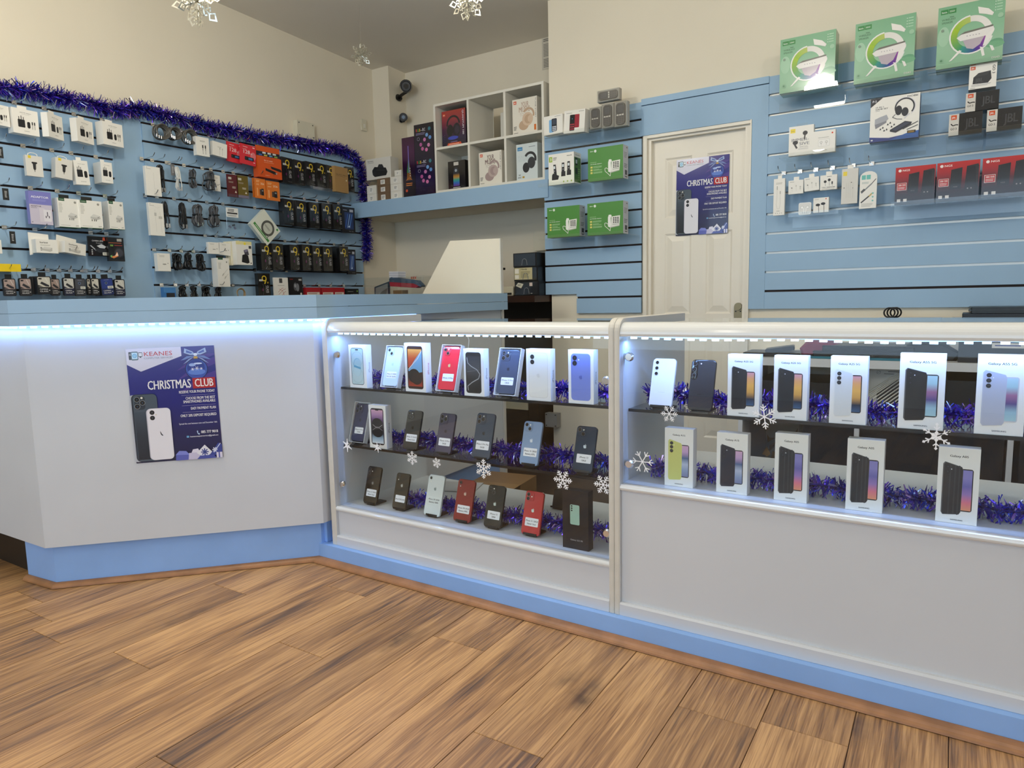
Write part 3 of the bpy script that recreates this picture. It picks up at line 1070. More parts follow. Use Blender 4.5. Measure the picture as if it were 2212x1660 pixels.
LEAN = -0.29
def phone(label, x, z, w, h, col, cam, logo, lines, logo_v=.56, lab=(.20, .86, .20, .37), y=1.922, lean=LEAN, frame=None, dz=0.006, gl=PHONE, brand=None, lab_col='f3f3f6', t=0.008, shade=None):
    mb = MB()
    mb.prism(rrect(-w / 2, w / 2, 0, h, 0.0105, 5), 0, t, col, ch=0.0012, side=frame or mixc(col, '000000', 0.25))
    p = Print(mb, w, h)
    if logo:
        apple(p, .5, logo_v, 0.0125, logo)
    if brand:
        p.text(brand, .36, .30, .64, .312, mixc(col, '000000', .35))
    o = mb.build('smartphone', gl, None, (x, y, z + dz), (lean, 0, 0), smooth=True)
    tag(o, label, 'smartphone')
    # camera
    def lens(parent, lx, lz, r, base):
        m = MB().cyl((lx, base, lz), (lx, base - 0.0016, lz), r, r * .94, 18, mixc(col, '9a9aa0', .35))
        m.cyl((lx, base - 0.0016, lz), (lx, base - 0.0018, lz), r * .78, r * .78, 18, '08080a')
        m.cyl((lx, base - 0.0018, lz), (lx, base - 0.0019, lz), r * .30, r * .30, 10, '2c2f3c')
        m.build('lens', PHONE, parent)
    zt = h
    if cam in ('duo', 'duov', 'tri'):
        s = 0.036 if cam == 'tri' else 0.031
        cb = MB().prism(rrect(-w / 2 + 0.004, -w / 2 + 0.004 + s, zt - 0.004 - s, zt - 0.004, 0.008, 4), -0.0014, 0.0, mixc(col, '000000', .12), ch=0.0005).build('camera_bump', PHONE, o, smooth=True)
        cx, cz = -w / 2 + 0.004, zt - 0.004 - s
        pos = {'duo': ((.28, .72), (.70, .30)), 'duov': ((.30, .72), (.30, .28)), 'tri': ((.28, .73), (.28, .27), (.72, .5))}[cam]
        for a, b in pos:
            lens(cb, cx + a * s, cz + b * s, 0.0072 if cam != 'tri' else 0.0080, -0.0014)
        fl_ = {'duo': (.70, .72), 'duov': (.72, .5), 'tri': (.72, .80)}[cam]
        MB().cyl((cx + fl_[0] * s, -0.0014, cz + fl_[1] * s), (cx + fl_[0] * s, -0.0017, cz + fl_[1] * s), 0.0024, n=10, col='f2efe2').build('flash', CARD, cb)
    elif cam == 'one':
        lens(o, -w / 2 + 0.013, zt - 0.013, 0.0062, 0.0)
        MB().cyl((-w / 2 + 0.013, 0, zt - 0.026), (-w / 2 + 0.013, -0.0004, zt - 0.026), 0.0022, n=10, col='f2efe2').build('flash', CARD, o)
    elif cam == 'galaxy':
        for i in range(3):
            lens(o, -w / 2 + 0.014, zt - 0.013 - i * 0.0165, 0.0062, 0.0)
        MB().cyl((-w / 2 + 0.028, 0, zt - 0.012), (-w / 2 + 0.028, -0.0004, zt - 0.012), 0.0018, n=8, col='d8d8d0').build('flash', CARD, o)
    elif cam == 'island':
        cb = MB().prism(rrect(-w / 2 + 0.002, -w / 2 + 0.020, zt - 0.058, zt - 0.002, 0.007, 4), -0.0012, 0.0, '14151c', ch=0.0004).build('camera_bump', PHONE, o, smooth=True)
        for i in range(3):
            lens(cb, -w / 2 + 0.011, zt - 0.013 - i * 0.0165, 0.0062, -0.0012)
        MB().cyl((-w / 2 + 0.028, 0, zt - 0.012), (-w / 2 + 0.028, -0.0004, zt - 0.012), 0.0018, n=8, col='f0f0ff').build('flash', CARD, o)
    if lines:
        a, b, c, d_ = lab
        lm = MB()
        lp = Print(lm, w, h, y=-0.0003)
        lp.rr(a, c, b, d_, 0.0025, lab_col)
        n = len(lines)
        hh = (d_ - c)
        for i, s_ in enumerate(lines):
            vv = d_ - hh * (0.36 + 0.36 * i) if n > 1 else c + hh * .42
            wd_ = min(0.92 * (b - a), 0.048 * len(s_)) if n < 3 else min(.92 * (b - a), 0.036 * len(s_))
            lp.text(s_, (a + b) / 2 - wd_ / 2, vv - hh * .09, (a + b) / 2 + wd_ / 2, vv + hh * .10, '2a2a2c', bold=True)
        lm.build('price_label', CARD, o)
    return o

def stand(label, x, z, y=1.922, lean=LEAN, w=0.052, h=0.085):
    r = MB()
    r.prism(rrect(-w / 2, w / 2, 0.003, h, 0.008, 3), 0, 0.003, '141416')
    r.box(-w / 2, w / 2, -0.012, 0.0, 0.003, 0.006)
    r.box(-w / 2, w / 2, -0.0138, -0.012, 0.003, 0.010)
    r.v = [tuple(Matrix.Rotation(lean, 4, 'X') @ Vector(q)) for q in r.v]
    o = r.build('phone_stand', BLACKP, None, (x, y + 0.0105, z - 0.0005))
    tag(o, label, 'phone stand', 'black phone stands')
    b = MB()
    b.prism(rrect(-w / 2 * .9, w / 2 * .9, -0.018, 0.055, 0.008, 3), 0, 0.003, '141416')
    b.v = [(q[0], q[2] + .012, q[1] + 0.0008) for q in b.v]
    b.build('base', BLACKP, o)
    g = MB()
    g.box(-w / 2 * .5, w / 2 * .5, 0.022, 0.026, 0.002, 0.06)
    g.build('strut', BLACKP, o)
    return o

def tray(label, x, z, w, h, d=0.022, y=1.918, lean=LEAN, dz=0.008):
    t = 0.0016
    mb = MB()
    mb.box(-w / 2, w / 2, d - t, d, 0, h, 'f2f2f4')
    for a, b, c, e in ((-w / 2, -w / 2 + t, 0, h), (w / 2 - t, w / 2, 0, h), (-w / 2 + t, w / 2 - t, 0, t), (-w / 2 + t, w / 2 - t, h - t, h)):
        mb.box(a, b, 0, d - t, c, e, 'f2f2f4')
    o = mb.build('open_phone_box', CARD, None, (x, y, z + dz), (lean, 0, 0))
    return tag(o, label, 'phone box', 'opened phone boxes tilted on stands')

ZA, ZM, ZF, ZG = 0.6928, 0.4653, 0.2256, 0.4711
PG = 'boxed phones on the top tier of the low showcase'
phone_box('sealed phone box with pale blue swirl screen, top tier next to the tall counter', -1.944, ZA, .090, .164, .030, 'blue15')
phone_box('tall phone box with orange and blue swirl screen', -1.657, ZA, .096, .176, .033, 'orange14')
phone_box('phone box with black and grey wave screen', -1.396, ZA, .084, .161, .030, 'titan15')
phone_box('off-white phone box picturing a white handset back', -1.141, ZA, .090, .166, .031, 'white16')
phone_box('phone box picturing a periwinkle blue handset back', -0.989, ZA, .087, .167, .031, 'blue16')
phone_box('phone box with pink and black eye-shaped screen, middle tier', -1.854, ZM, .085, .165, .031, 'purple14', yawd=2)
for lb, x, z, w, h, (pc, cam, logo, lines), nm in (
        ('opened box holding the pale blue phone', -1.803, ZA, .086, .160, ('cfe0f4', 'duo', 'b9cfe8', ['iPhone 15 128GB', 'Never Used - Open Box']), 'pale blue phone lying in its opened box'),
        ('opened box holding the red phone', -1.535, ZA, .087, .168, ('e8203c', 'duo', 'c9b27a', ['iPhone 14 Plus']), 'bright red phone lying in its opened box'),
        ('opened box holding the dark blue phone', -1.284, ZA, .087, .162, ('3d4a63', 'tri', '20283a', ['iPhone 15 Pro', '128GB']), 'dark blue triple-camera phone lying in its opened box'),
        ('opened box holding the deep purple phone', -1.987, ZM, .081, .160, ('41405a', 'tri', '23222f', ['iPhone 14 Pro', '256GB']), 'deep purple phone lying in its opened box')):
    tray(lb, x, z, w, h)
    stand('black phone stand under the opened phone boxes', x, z, w=.045)
    wp, hp = w - .012, h - .010
    ph = phone(nm, x, z, wp, hp, pc, cam, logo, lines, y=1.918)
    M = Matrix.Rotation(LEAN, 4, 'X') @ Vector((0, 0.0035, 0.005))
    ph.location = (x + M.x, 1.918 + M.y, z + 0.008 + M.z)
for nm, x, z, w, h, pc, cam, logo, lines in (
        ('matt black dual-camera phone on the middle tier', -1.715, ZM, .0716, .1476, '2d2e32', 'duo', '17171a', ['iPhone 15 256GB', 'Never Used']),
        ('purple-grey triple-camera phone on the middle tier', -1.559, ZM, .0715, .1475, '4b4860', 'tri', '2e2c3e', ['iPhone 14 Pro', '256GB']),
        ('slate blue triple-camera phone, tallest on the middle tier', -1.392, ZM, .0767, .1599, '3c4a5e', 'tri', '1f2836', ['iPhone 15 Pro Max', '256GB']),
        ('light steel blue phone on the middle tier', -1.197, ZM, .0715, .1467, '8aa3c6', 'duo', 'e4ecf6', ['iPhone 14 128GB', 'Battery 87%']),
        ('navy blue phone on the middle tier beside the divider', -0.998, ZM, .0715, .1467, '22384f', 'duo', 'd6e2ea', ['iPhone 13', '128GB']),
        ('black phone on the bottom tier nearest the tall counter', -1.934, ZF, .0715, .1467, '1a1716', 'duov', '7a7672', ['iPhone 12 128GB', 'Never Used']),
        ('small black single-camera phone on the bottom tier', -1.783, ZF, .0673, .1384, '232220', 'one', 'b7b2aa', ['iPhone SE 2022 64GB']),
        ('white single-camera phone on the bottom tier', -1.621, ZF, .0757, .1509, 'e4eae8', 'one', '8f9a98', ['iPhone XR 64GB', 'Battery 100%']),
        ('dark red single-camera phone on the bottom tier', -1.483, ZF, .0757, .1509, '8c1c1f', 'one', 'd9b9a6', ['iPhone XR 64GB', 'Battery 89%']),
        ('glossy black dual-camera phone on the bottom tier', -1.351, ZF, .0715, .1467, '16191b', 'duo', 'c9d6d0', ['iPhone 13', '128GB']),
        ('coral red dual-camera phone on the bottom tier', -1.196, ZF, .0715, .1467, 'c22f35', 'duov', 'd5e6de', ['iPhone 12 128GB', 'Never Used'])):
    stand('black phone stand under the loose phones in the low showcase', x, z)
    white = 'white single' in nm
    fr_ = None
    if white:
        fr_ = 'bfc6c6'
    phone(nm, x, z, w, h, pc, cam, logo, lines, frame=fr_, lab_col='e4eae8' if white else 'f3f3f6', lab=((.14, .90, .28, .47) if white else (.16, .88, .20, .39)), logo_v=(.66 if cam == 'one' else .56))
galaxy_box('black phone box with a mint green handset picture', -1.008, ZF, .092, .190, 'Galaxy S23 FE', 'a9cfc0', '000000', [], dark=True, y=1.895)
stand('empty black phone stand at the rear of the bottom tier', -1.262, ZF, y=2.23, w=.060, h=.075)

stand('black phone stand under the white three-lens phone', -0.741, 0.6903, w=.060)
phone('white three-lens phone in the right showcase', -0.741, 0.6903, .0709, .146, 'e9e9f2', 'galaxy', None, None, frame='d6d8e0', brand='SAMSUNG')
stand('black phone stand under the dark phone in the right showcase', -0.624, 0.6903, w=.060)
phone('dark graphite phone in the right showcase', -0.624, 0.6903, .0706, .146, '2c3038', 'island', None, None, brand='SAMSUNG', gl=PHONE)
SUN = ['2f5a86', '1a2740', 'd6a050', 'efb65a', 'e8a66a', 'd79aa6']
PNK = ['7d84ad', '8fa0c6', 'b9c4dd', '4d6795', 'c7a3cf', 'd7aed0']
VIO = ['e79a78', 'e0798c', '9a7cc0', '6e68b2', '8b86c9', '8884c8']
A55 = ['a9cfd8', '9dc3d3', '5a4a86', 'a06a92', 'a8cdd6', 'b4d3da']
for lb, x, z, w, h, t, bk, ln, st, nl, sk, fr_ in (
        ('white box with a black handset, first of the matching pair', -0.498, 0.6903, .084, .168, 'Galaxy A25 5G', '141924', '0b0d12', SUN, 3, None, '17181c'),
        ('white box with a black handset, second of the matching pair', -0.378, 0.6903, .083, .168, 'Galaxy A25 5G', '141924', '0b0d12', SUN, 3, None, '17181c'),
        ('white box picturing a pearl white handset with a yellow screen', -0.241, 0.6903, .084, .170, 'Galaxy A25 5G', 'dfe1e0', '23252b', SUN, 3, None, '17181c'),
        ('tall white box picturing a black handset with a violet screen', -0.083, 0.6903, .094, .181, 'Galaxy A55 5G', '17171a', '0c0c0e', A55, 3, None, '17181c'),
        ('tall white box picturing a lilac grey handset at the right photo edge', 0.071, 0.6903, .092, .182, 'Galaxy A55 5G', 'b7bccd', '1a1b20', A55, 3, None, 'c9cbd2'),
        ('white box picturing a lime yellow handset', -0.676, ZG, .084, .170, 'Galaxy A15', 'd3d57c', '1a1b1c', PNK, 3, None, '17181c'),
        ('white box picturing a navy handset with a pink screen', -0.525, ZG, .084, .170, 'Galaxy A15', '161a2c', '0d0f18', PNK, 3, None, '17181c'),
        ('white box with a striped black handset, left of three', -0.371, ZG, .082, .182, 'Galaxy A05', '1b1b1d', '0e0e10', VIO, 2, '333336', '17181c'),
        ('white box with a striped black handset, middle of three', -0.196, ZG, .083, .183, 'Galaxy A05', '1b1b1d', '0e0e10', VIO, 2, '333336', '17181c'),
        ('white box with a striped black handset, right of three', 0.000, ZG, .083, .182, 'Galaxy A05', '1b1b1d', '0e0e10', VIO, 2, '333336', '17181c')):
    galaxy_box(lb, x, z, w, h, t, bk, ln, st, lensn=nl, streak=sk, frame=fr_)

# a charger with its cable at the back of the top tier, and papers behind the bottom tier
ch = MB().prism(rrect(-.024, .024, 0, .058, .006), 0, .026, 'ececee', ch=.003).build('wall_charger', CARD, None, (-1.640, 2.205, 0.742), (0, 0, R(-6)), smooth=True)
tag(ch, 'white plug charger hanging behind the top tier phone boxes', 'charger')
MB().tube([(-.006, .012, .058), (-.010, .012, .09), (-.004, .01, .12), (-.022, .01, .158)], .0016, 6, 'f0f0f0').build('cable', CARD, ch, smooth=True)
pa = MB()
for i in range(3):
    pa.box(-.105, .105, -.074, .074, .0006 * i * 2, .0006 * i * 2 + .0006, ['a9a9ad', 'b5b5b8', 'bcbcc0'][i])
pa = pa.build('paper_sheets', CARD, None, (-1.80, 2.30, ZF + .0008), (0, 0, R(20)))
tag(pa, 'small stack of grey papers at the back of the bottom tier', 'papers')

# ------------------------------------------------------------------ posters
def poster(label, loc, rz, roll=0.0):
    w, h = 0.297, 0.420
    mb = MB().box(-w / 2, w / 2, 0, 0.0006, 0, h, '2a2f86')
    p = Print(mb, w, h)
    p.grad(0, 0, 1, 1, ['1a1942', '1c1c56', '20257a', '262a86', '302c80'])
    for i, (a, b) in enumerate(((.72, .40), (.84, .55), (.92, .70))):   # violet rays on the right
        p.poly([(1, a), (1, a + .06), (.80, a + .03 - .02), (.55, a - .13)], '4b3a94')
    p.poly([(.52, 1), (1, 1), (1, .93), (.60, .93)], '342f86')
    p.poly([(0, 1), (.62, 1), (.62, .92), (.15, .80), (0, .865)], 'd9d9ea')
    # logo of a tower, a screen and a monitor
    p.rr(.030, .905, .062, .972, .002, '2b2d33'); p.rect(.036, .952, .056, .957, 'c9ccd2'); p.rect(.036, .942, .056, .947, 'c9ccd2')
    p.rr(.056, .900, .135, .975, .004, '5d6e7a'); p.rr(.064, .910, .127, .966, .002, 'bfe0f2')
    p.ring(.0955, .938, .0045, .0070, '4aa6d8', 14); p.disc(.0955, .938, .002, '4aa6d8', 8)
    p.rr(.138, .928, .182, .966, .002, '3a3d44'); p.rr(.142, .933, .178, .961, .001, 'dfe4ea'); p.rect(.152, .920, .168, .928, '3a3d44')
    p.text('KEANES', .195, .932, .520, .968, 'c0343f')
    p.text('COMPUTER SERVICES', .195, .906, .520, .920, '8a8a92')
    # bauble with a bow
    p.disc(.78, .800, .0385, '10194e', 30); p.disc(.78, .800, .0365, '3b58b4', 30); p.disc(.775, .812, .030, '243a92', 26); p.ell(.78, .775, .10, .028, '5f83d6', 20); p.ell(.735, .838, .040, .014, '9db6ea', 16); p.ell(.80, .848, .05, .008, 'c9d8f6', 12)
    for a, b, r_ in ((.735, .800, .006), (.785, .806, .008), (.835, .802, .005)):
        for k in range(3):
            g = R(60 * k)
            p.line(a - r_ * math.cos(g) / w, b - r_ * math.sin(g) / h, a + r_ * math.cos(g) / w, b + r_ * math.sin(g) / h, .0012, 'f4f7ff')
    p.rect(.757, .892, .803, .912, 'c9a24c')
    for s in (-1, 1):
        p.poly([(.78, .925), (.78 + s * .03, .955), (.78 + s * .12, .985), (.78 + s * .13, .945), (.78 + s * .06, .925)], '9fb4dc')
        p.poly([(.78 + s * .03, .945), (.78 + s * .10, .968), (.78 + s * .105, .948), (.78 + s * .05, .936)], '4a5fae')
        p.poly([(.78, .920), (.78 + s * .10, .915), (.78 + s * .175, .880), (.78 + s * .13, .885), (.78 + s * .05, .905)], '6f86c4')
        p.poly([(.78, .918), (.78 + s * .08, .890), (.78 + s * .15, .845), (.78 + s * .10, .865)], '8fa4d6')
    p.ell(.78, .928, .022, .013, 'dfe8fa', 12)
    p.text('CHRISTMAS', .205, .640, .700, .715, 'f2f2f6', bold=True)
    p.rect(.722, .630, .985, .722, 'b3282f')
    p.text('CLUB', .742, .645, .958, .712, 'f6f2f2', bold=True)
    p.text('RESERVE YOUR PHONE TODAY', .555, .592, .968, .615, 'ececf4', bold=True)
    p.rect(.580, .5715, .968, .5735, 'a8a8d0')
    p.text('CHOOSE FROM THE BEST', .625, .535, .968, .558, 'ececf4', bold=True)
    p.text('SMARTPHONES AVAILABLE', .595, .505, .968, .528, 'ececf4', bold=True)
    p.rect(.575, .4815, .968, .4835, 'a8a8d0')
    p.text('EASY PAYMENT PLAN', .675, .444, .968, .467, 'ececf4', bold=True)
    p.rect(.578, .4225, .968, .4245, 'a8a8d0')
    p.text('ONLY 20% DEPOSIT REQUIRED', .550, .383, .968, .406, 'ececf4', bold=True)
    p.text('Spread the cost between now and December 16th', .525, .316, .968, .330, 'd8d8ea', bold=True)
    p.text('085 777 9018', .770, .229, .968, .252, 'f4f4fa', bold=True)
    p.poly([(.722, .252), (.732, .256), (.738, .244), (.732, .240), (.742, .228), (.748, .232), (.756, .226), (.748, .217), (.736, .222), (.726, .236)], 'bcd4f4')
    p.text('keanescomputerservices@gmail.com', .640, .199, .968, .212, 'e4e4f2', bold=True)
    p.rr(.600, .198, .628, .214, .001, '7cc0ee'); p.line(.602, .212, .614, .205, .0012, '1e2060'); p.line(.626, .212, .614, .205, .0012, '1e2060')
    # two phones
    p.rr(.000, .012, .075, .600, .006, 'b9bec8', 4)
    p.rr(.012, .012, .300, .605, .016, '2c3542', 5); p.rr(.030, .015, .300, .600, .014, '4a5866', 5)
    p.grad(.035, .03, .292, .45, ['1c222c', '2b3440', '42505e'])
    p.rr(.045, .470, .165, .590, .012, '333d49', 5)
    for a, b in ((.075, .560), (.075, .500), (.135, .530)):
        p.disc(a, b, .0098, '8b929a', 16); p.disc(a, b, .0082, '0f1218', 16); p.disc(a, b, .003, '2b3c50', 8)
    p.disc(.130, .573, .004, 'e8e6da', 10)
    p.rr(.165, .020, .440, .475, .015, 'c9cad6', 5); p.rr(.176, .020, .440, .475, .014, 'e9e8f0', 5)
    for b in (.440, .393):
        p.disc(.232, b, .0084, '22252b', 16); p.disc(.232, b, .003, '444a55', 8)
    p.disc(.275, .420, .0025, 'd9d2c0', 8)
    p.poly([(.305, .275), (.320, .250), (.335, .235), (.330, .228), (.312, .240), (.304, .258)], '3a3c44')
    # wrapped presents along the foot
    p.poly([(.455, .0), (.61, .0), (.61, .045), (.46, .05)], '5a62b8'); p.poly([(.455, .05), (.50, .085), (.58, .08), (.62, .045)], '7f88d8')
    p.poly([(.60, .0), (.74, .0), (.73, .06), (.61, .06)], 'c9c4e0'); p.poly([(.64, .06), (.66, .09), (.72, .095), (.74, .06)], 'e4e0f2')
    p.poly([(.70, .055), (.80, .125), (.885, .055), (.79, .0)], 'e6e6f0')
    for g in range(0, 360, 45):
        p.line(.795, .06, .795 + .045 * math.cos(R(g)), .06 + .032 * math.sin(R(g)), .004, '39478f')
    p.poly([(.85, .03), (.96, .135), (1, .12), (1, .02)], '3a4796'); p.line(.90, .05, .985, .13, .003, 'c9d2f0')
    for g in range(0, 360, 60):
        p.line(.915, .075, .915 + .03 * math.cos(R(g)), .075 + .022 * math.sin(R(g)), .004, 'd5d9ee')
    p.poly([(.93, .0), (1, .0), (1, .05), (.93, .05)], 'dcd9ec'); p.rect(.955, 0, .97, .05, '4a55a8')
    p.poly([(.70, .0), (.93, .0), (.90, .03), (.74, .03)], '4652a6')
    o = mb.build('poster', GLOSS, None, loc, (0, R(roll), rz))
    return tag(o, label, 'poster', 'Christmas club posters')
aF = math.atan2(1.817 - 1.112, -2.082 + 2.751)
nx, ny = math.sin(aF), -math.cos(aF)
poster('navy Christmas club poster on the white counter front', (-2.4253 + nx * .0012, 1.4545 + ny * .0012, 0.4505), aF, -0.6)
poster('navy Christmas club poster on the white door', (-1.277, 3.9328, 1.3565), 0.0, 0.4)

# ------------------------------------------------------------------ tinsel
def tinsel(label, pts, rad, per_m, seed, cols=('2b1a86', '3a22a8', '4b2bbd', '2233b8', '5a3ac8', '1c1266', '7a4ad0', '3148d8'), slen=1.0, glint=0.12):
    r = random.Random(seed)
    P_ = [Vector(q) for q in pts]
    seg = [(b - a).length for a, b in zip(P_[:-1], P_[1:])]
    tot = sum(seg)
    n = int(tot * per_m)
    V, F, Cc = [], [], []
    for i in range(n):
        t = r.random() * tot
        k = 0
        while k < len(seg) - 1 and t > seg[k]:
            t -= seg[k]
            k += 1
        d_ = (P_[k + 1] - P_[k]).normalized()
        c = P_[k] + d_ * t
        th = r.random() * 2 * PI
        a = d_.orthogonal().normalized()
        b = d_.cross(a)
        out = (a * math.cos(th) + b * math.sin(th) + d_ * r.uniform(-.8, .8)).normalized()
        L_ = rad * r.uniform(.55, 1.12) * slen
        wv = out.cross(Vector((r.uniform(-1, 1), r.uniform(-1, 1), r.uniform(-1, 1)))).normalized() * r.uniform(.0014, .0032)
        mid = c + out * L_ * .55 + Vector((0, 0, -L_ * .03))
        bend = Vector((r.uniform(-1, 1), r.uniform(-1, 1), r.uniform(-1.2, .5))) * L_ * .25
        end = c + out * L_ + bend
        w2 = out.cross(wv).normalized() * wv.length * r.uniform(-1, 1) + wv * .4
        s = len(V)
        V += [tuple(c - wv), tuple(c + wv), tuple(mid + wv), tuple(mid - wv), tuple(end + w2), tuple(end - w2)]
        F += [(s, s + 1, s + 2, s + 3), (s + 3, s + 2, s + 4, s + 5)]
        cc = lin(r.choice(cols)) if r.random() > glint else lin(r.choice(('d8d4f8', 'b8c8ff', 'e6b8f4')))
        Cc += [cc, cc]
    mb = MB()
    mb.v, mb.f, mb.c = V, F, Cc
    o = mb.build('tinsel_garland', FOIL)
    MB().tube(pts, 0.004, 5, '1c1266').build('core', FOIL, o)
    return tag(o, label, 'tinsel', 'purple and blue tinsel garlands')
lw = [(1.40, 2.058), (1.591, 2.066), (1.709, 2.078), (1.834, 2.078), (2.013, 2.082), (2.094, 2.062), (2.183, 2.090), (2.261, 2.108), (2.38, 2.108), (2.534, 2.095), (2.683, 2.090), (2.843, 2.096), (3.047, 2.093), (3.27, 2.108), (3.51, 2.112), (3.75, 2.130), (3.880, 2.100), (3.945, 2.03), (3.959, 1.967), (3.965, 1.831), (3.971, 1.693), (3.972, 1.555), (3.973, 1.415), (3.963, 1.344)]
tinsel('long purple tinsel garland along the top and end of the left slatwalls', [(-3.895, y, z) for y, z in lw], .055, 2300, 3, glint=.10)
def wavy(x0, x1, y, z, seed, amp=.012):
    r = random.Random(seed)
    n = 9
    return [(x0 + (x1 - x0) * i / n, y + r.uniform(-amp, amp), z + r.uniform(-amp, amp) * .6) for i in range(n + 1)]
TC = ('2b1fb0', '3a2ad0', '5a3ae0', '2038e0', '7a4ae8', '8a58e0', '3a58f0', '241a80')
tinsel('tinsel behind the boxes on the top tier of the low showcase', wavy(-1.99, -.90, 1.990, ZA + .029, 1, .008), .035, 2300, 11, TC)
tinsel('tinsel behind the phones on the middle tier of the low showcase', wavy(-1.99, -.90, 2.005, ZM + .030, 2, .008), .036, 2300, 12, TC, glint=.16)
tinsel('tinsel behind the phones on the floor of the low showcase', wavy(-1.80, -.91, 2.010, ZF + .032, 3, .008), .036, 2300, 13, TC)
tinsel('tinsel behind the boxes on the shelf of the right showcase', [(-.80, 1.985, .722), (-.75, 1.99, .738), (-.68, 2.02, .722), (-.55, 1.99, .712), (-.45, 2.0, .722), (-.32, 1.985, .722), (-.17, 1.99, .712), (.0, 1.985, .720), (.2, 1.99, .720), (.38, 1.99, .720)], .037, 2400, 14, TC, glint=.18)
tinsel('tinsel behind the boxes on the floor of the right showcase', [(-.79, 1.98, .503), (-.70, 2.0, .500), (-.55, 1.99, .498), (-.4, 2.0, .500), (-.2, 1.99, .500), (.0, 1.99, .498), (.15, 1.97, .500), (.25, 1.99, .505), (.39, 2.0, .500)], .036, 2400, 15, TC, glint=.18)

# ------------------------------------------------------------------ snowflake stickers on the glass
def flake(label, x, z, r, style, rot=0, y=1.8690):
    mb = MB()
    T = 0.0005
    def bar(a, b, w):
        a, b = Vector(a), Vector(b)
        d_ = (b - a).normalized()
        n_ = Vector((-d_.y, d_.x)) * w / 2
        q = [a - n_, b - n_, b + n_, a + n_]
        mb.prism([(v.x, v.y) for v in q], -3e-6 * len(mb.f), T)
    w = r * (.085 if style != 2 else .13)
    for k in range(6):
        g = R(60 * k + 30 + rot)
        dv = Vector((math.cos(g), math.sin(g)))
        R_ = lambda deg: Vector((math.cos(g + R(deg)), math.sin(g + R(deg))))
        bar((0, 0), dv * r, w)
        if style == 0:
            for f, l in ((.45, .34), (.68, .26)):
                for s in (-50, 50):
                    bar(dv * r * f, dv * r * f + R_(s) * r * l, w * .9)
        elif style == 1:
            for f, l in ((.30, .22), (.52, .34), (.75, .22)):
                for s in (-55, 55):
                    bar(dv * r * f, dv * r * f + R_(s) * r * l, w)
        elif style == 2:
            g2 = g + R(30)
            q = [dv * r * .95, R_(30) * r * .35, (0, 0), R_(-30) * r * .35]
            mb.prism([(v[0], v[1]) for v in ((0, 0), R_(-30) * r * .36, dv * r, R_(30) * r * .36)], 0, T)
        elif style == 3:
            c = dv * r * .92
            nn = Vector((-dv.y, dv.x))
            mb.prism([(v.x, v.y) for v in (c - dv * r * .13, c - nn * r * .12, c + dv * r * .13, c + nn * r * .12)], 0, T)
            for s in (-50, 50):
                bar(dv * r * .55, dv * r * .55 + R_(s) * r * .25, w)
            mb.prism([(v[0], v[1]) for v in ((0, 0), R_(-28) * r * .30, dv * r * .45, R_(28) * r * .30)], 0, T)
        elif style == 4:
            for s in (-45, 45):
                bar(dv * r * .62, dv * r * .62 + R_(s) * r * .34, w)
                e = dv * r * .62 + R_(s) * r * .36
                mb.prism([(e.x + r * .05 * math.cos(R(60 * i)), e.y + r * .05 * math.sin(R(60 * i))) for i in range(6)], 0, T)
            e = dv * r
            mb.prism([(e.x + r * .06 * math.cos(R(60 * i)), e.y + r * .06 * math.sin(R(60 * i))) for i in range(6)], 0, T)
    o = mb.build('snowflake_sticker', STICK, None, (x, y - T - .0002, z))
    return tag(o, label, 'sticker', 'snowflake stickers on the showcase glass')
flake('solid star snowflake sticker near the tall counter', -1.983, .471, .026, 2)
flake('pale snowflake sticker over the pink-screen box', -1.824, .479, .020, 2, 10)
flake('branched snowflake sticker below the matt black phone', -1.655, .457, .026, 1)
flake('small snowflake sticker below the purple-grey phone', -1.542, .452, .019, 1, 12)
flake('large branched snowflake sticker below the slate blue phone', -1.340, .454, .034, 1, 0)
flake('round snowflake sticker left of the navy phone', -1.037, .454, .033, 1, 30)
flake('snowflake sticker half behind the white divider post', -0.898, .457, .031, 1, 30)
flake('thin snowflake sticker under the white three-lens phone', -0.692, .689, .025, 0, 30)
flake('snowflake sticker between the matching pair of boxes', -0.433, .700, .033, 0, 8)
flake('open snowflake sticker near the lower clamp of the right showcase', -0.772, .542, .032, 4, 30)
flake('snowflake sticker with diamond tips under the tall boxes', -0.047, .683, .031, 3, 0)

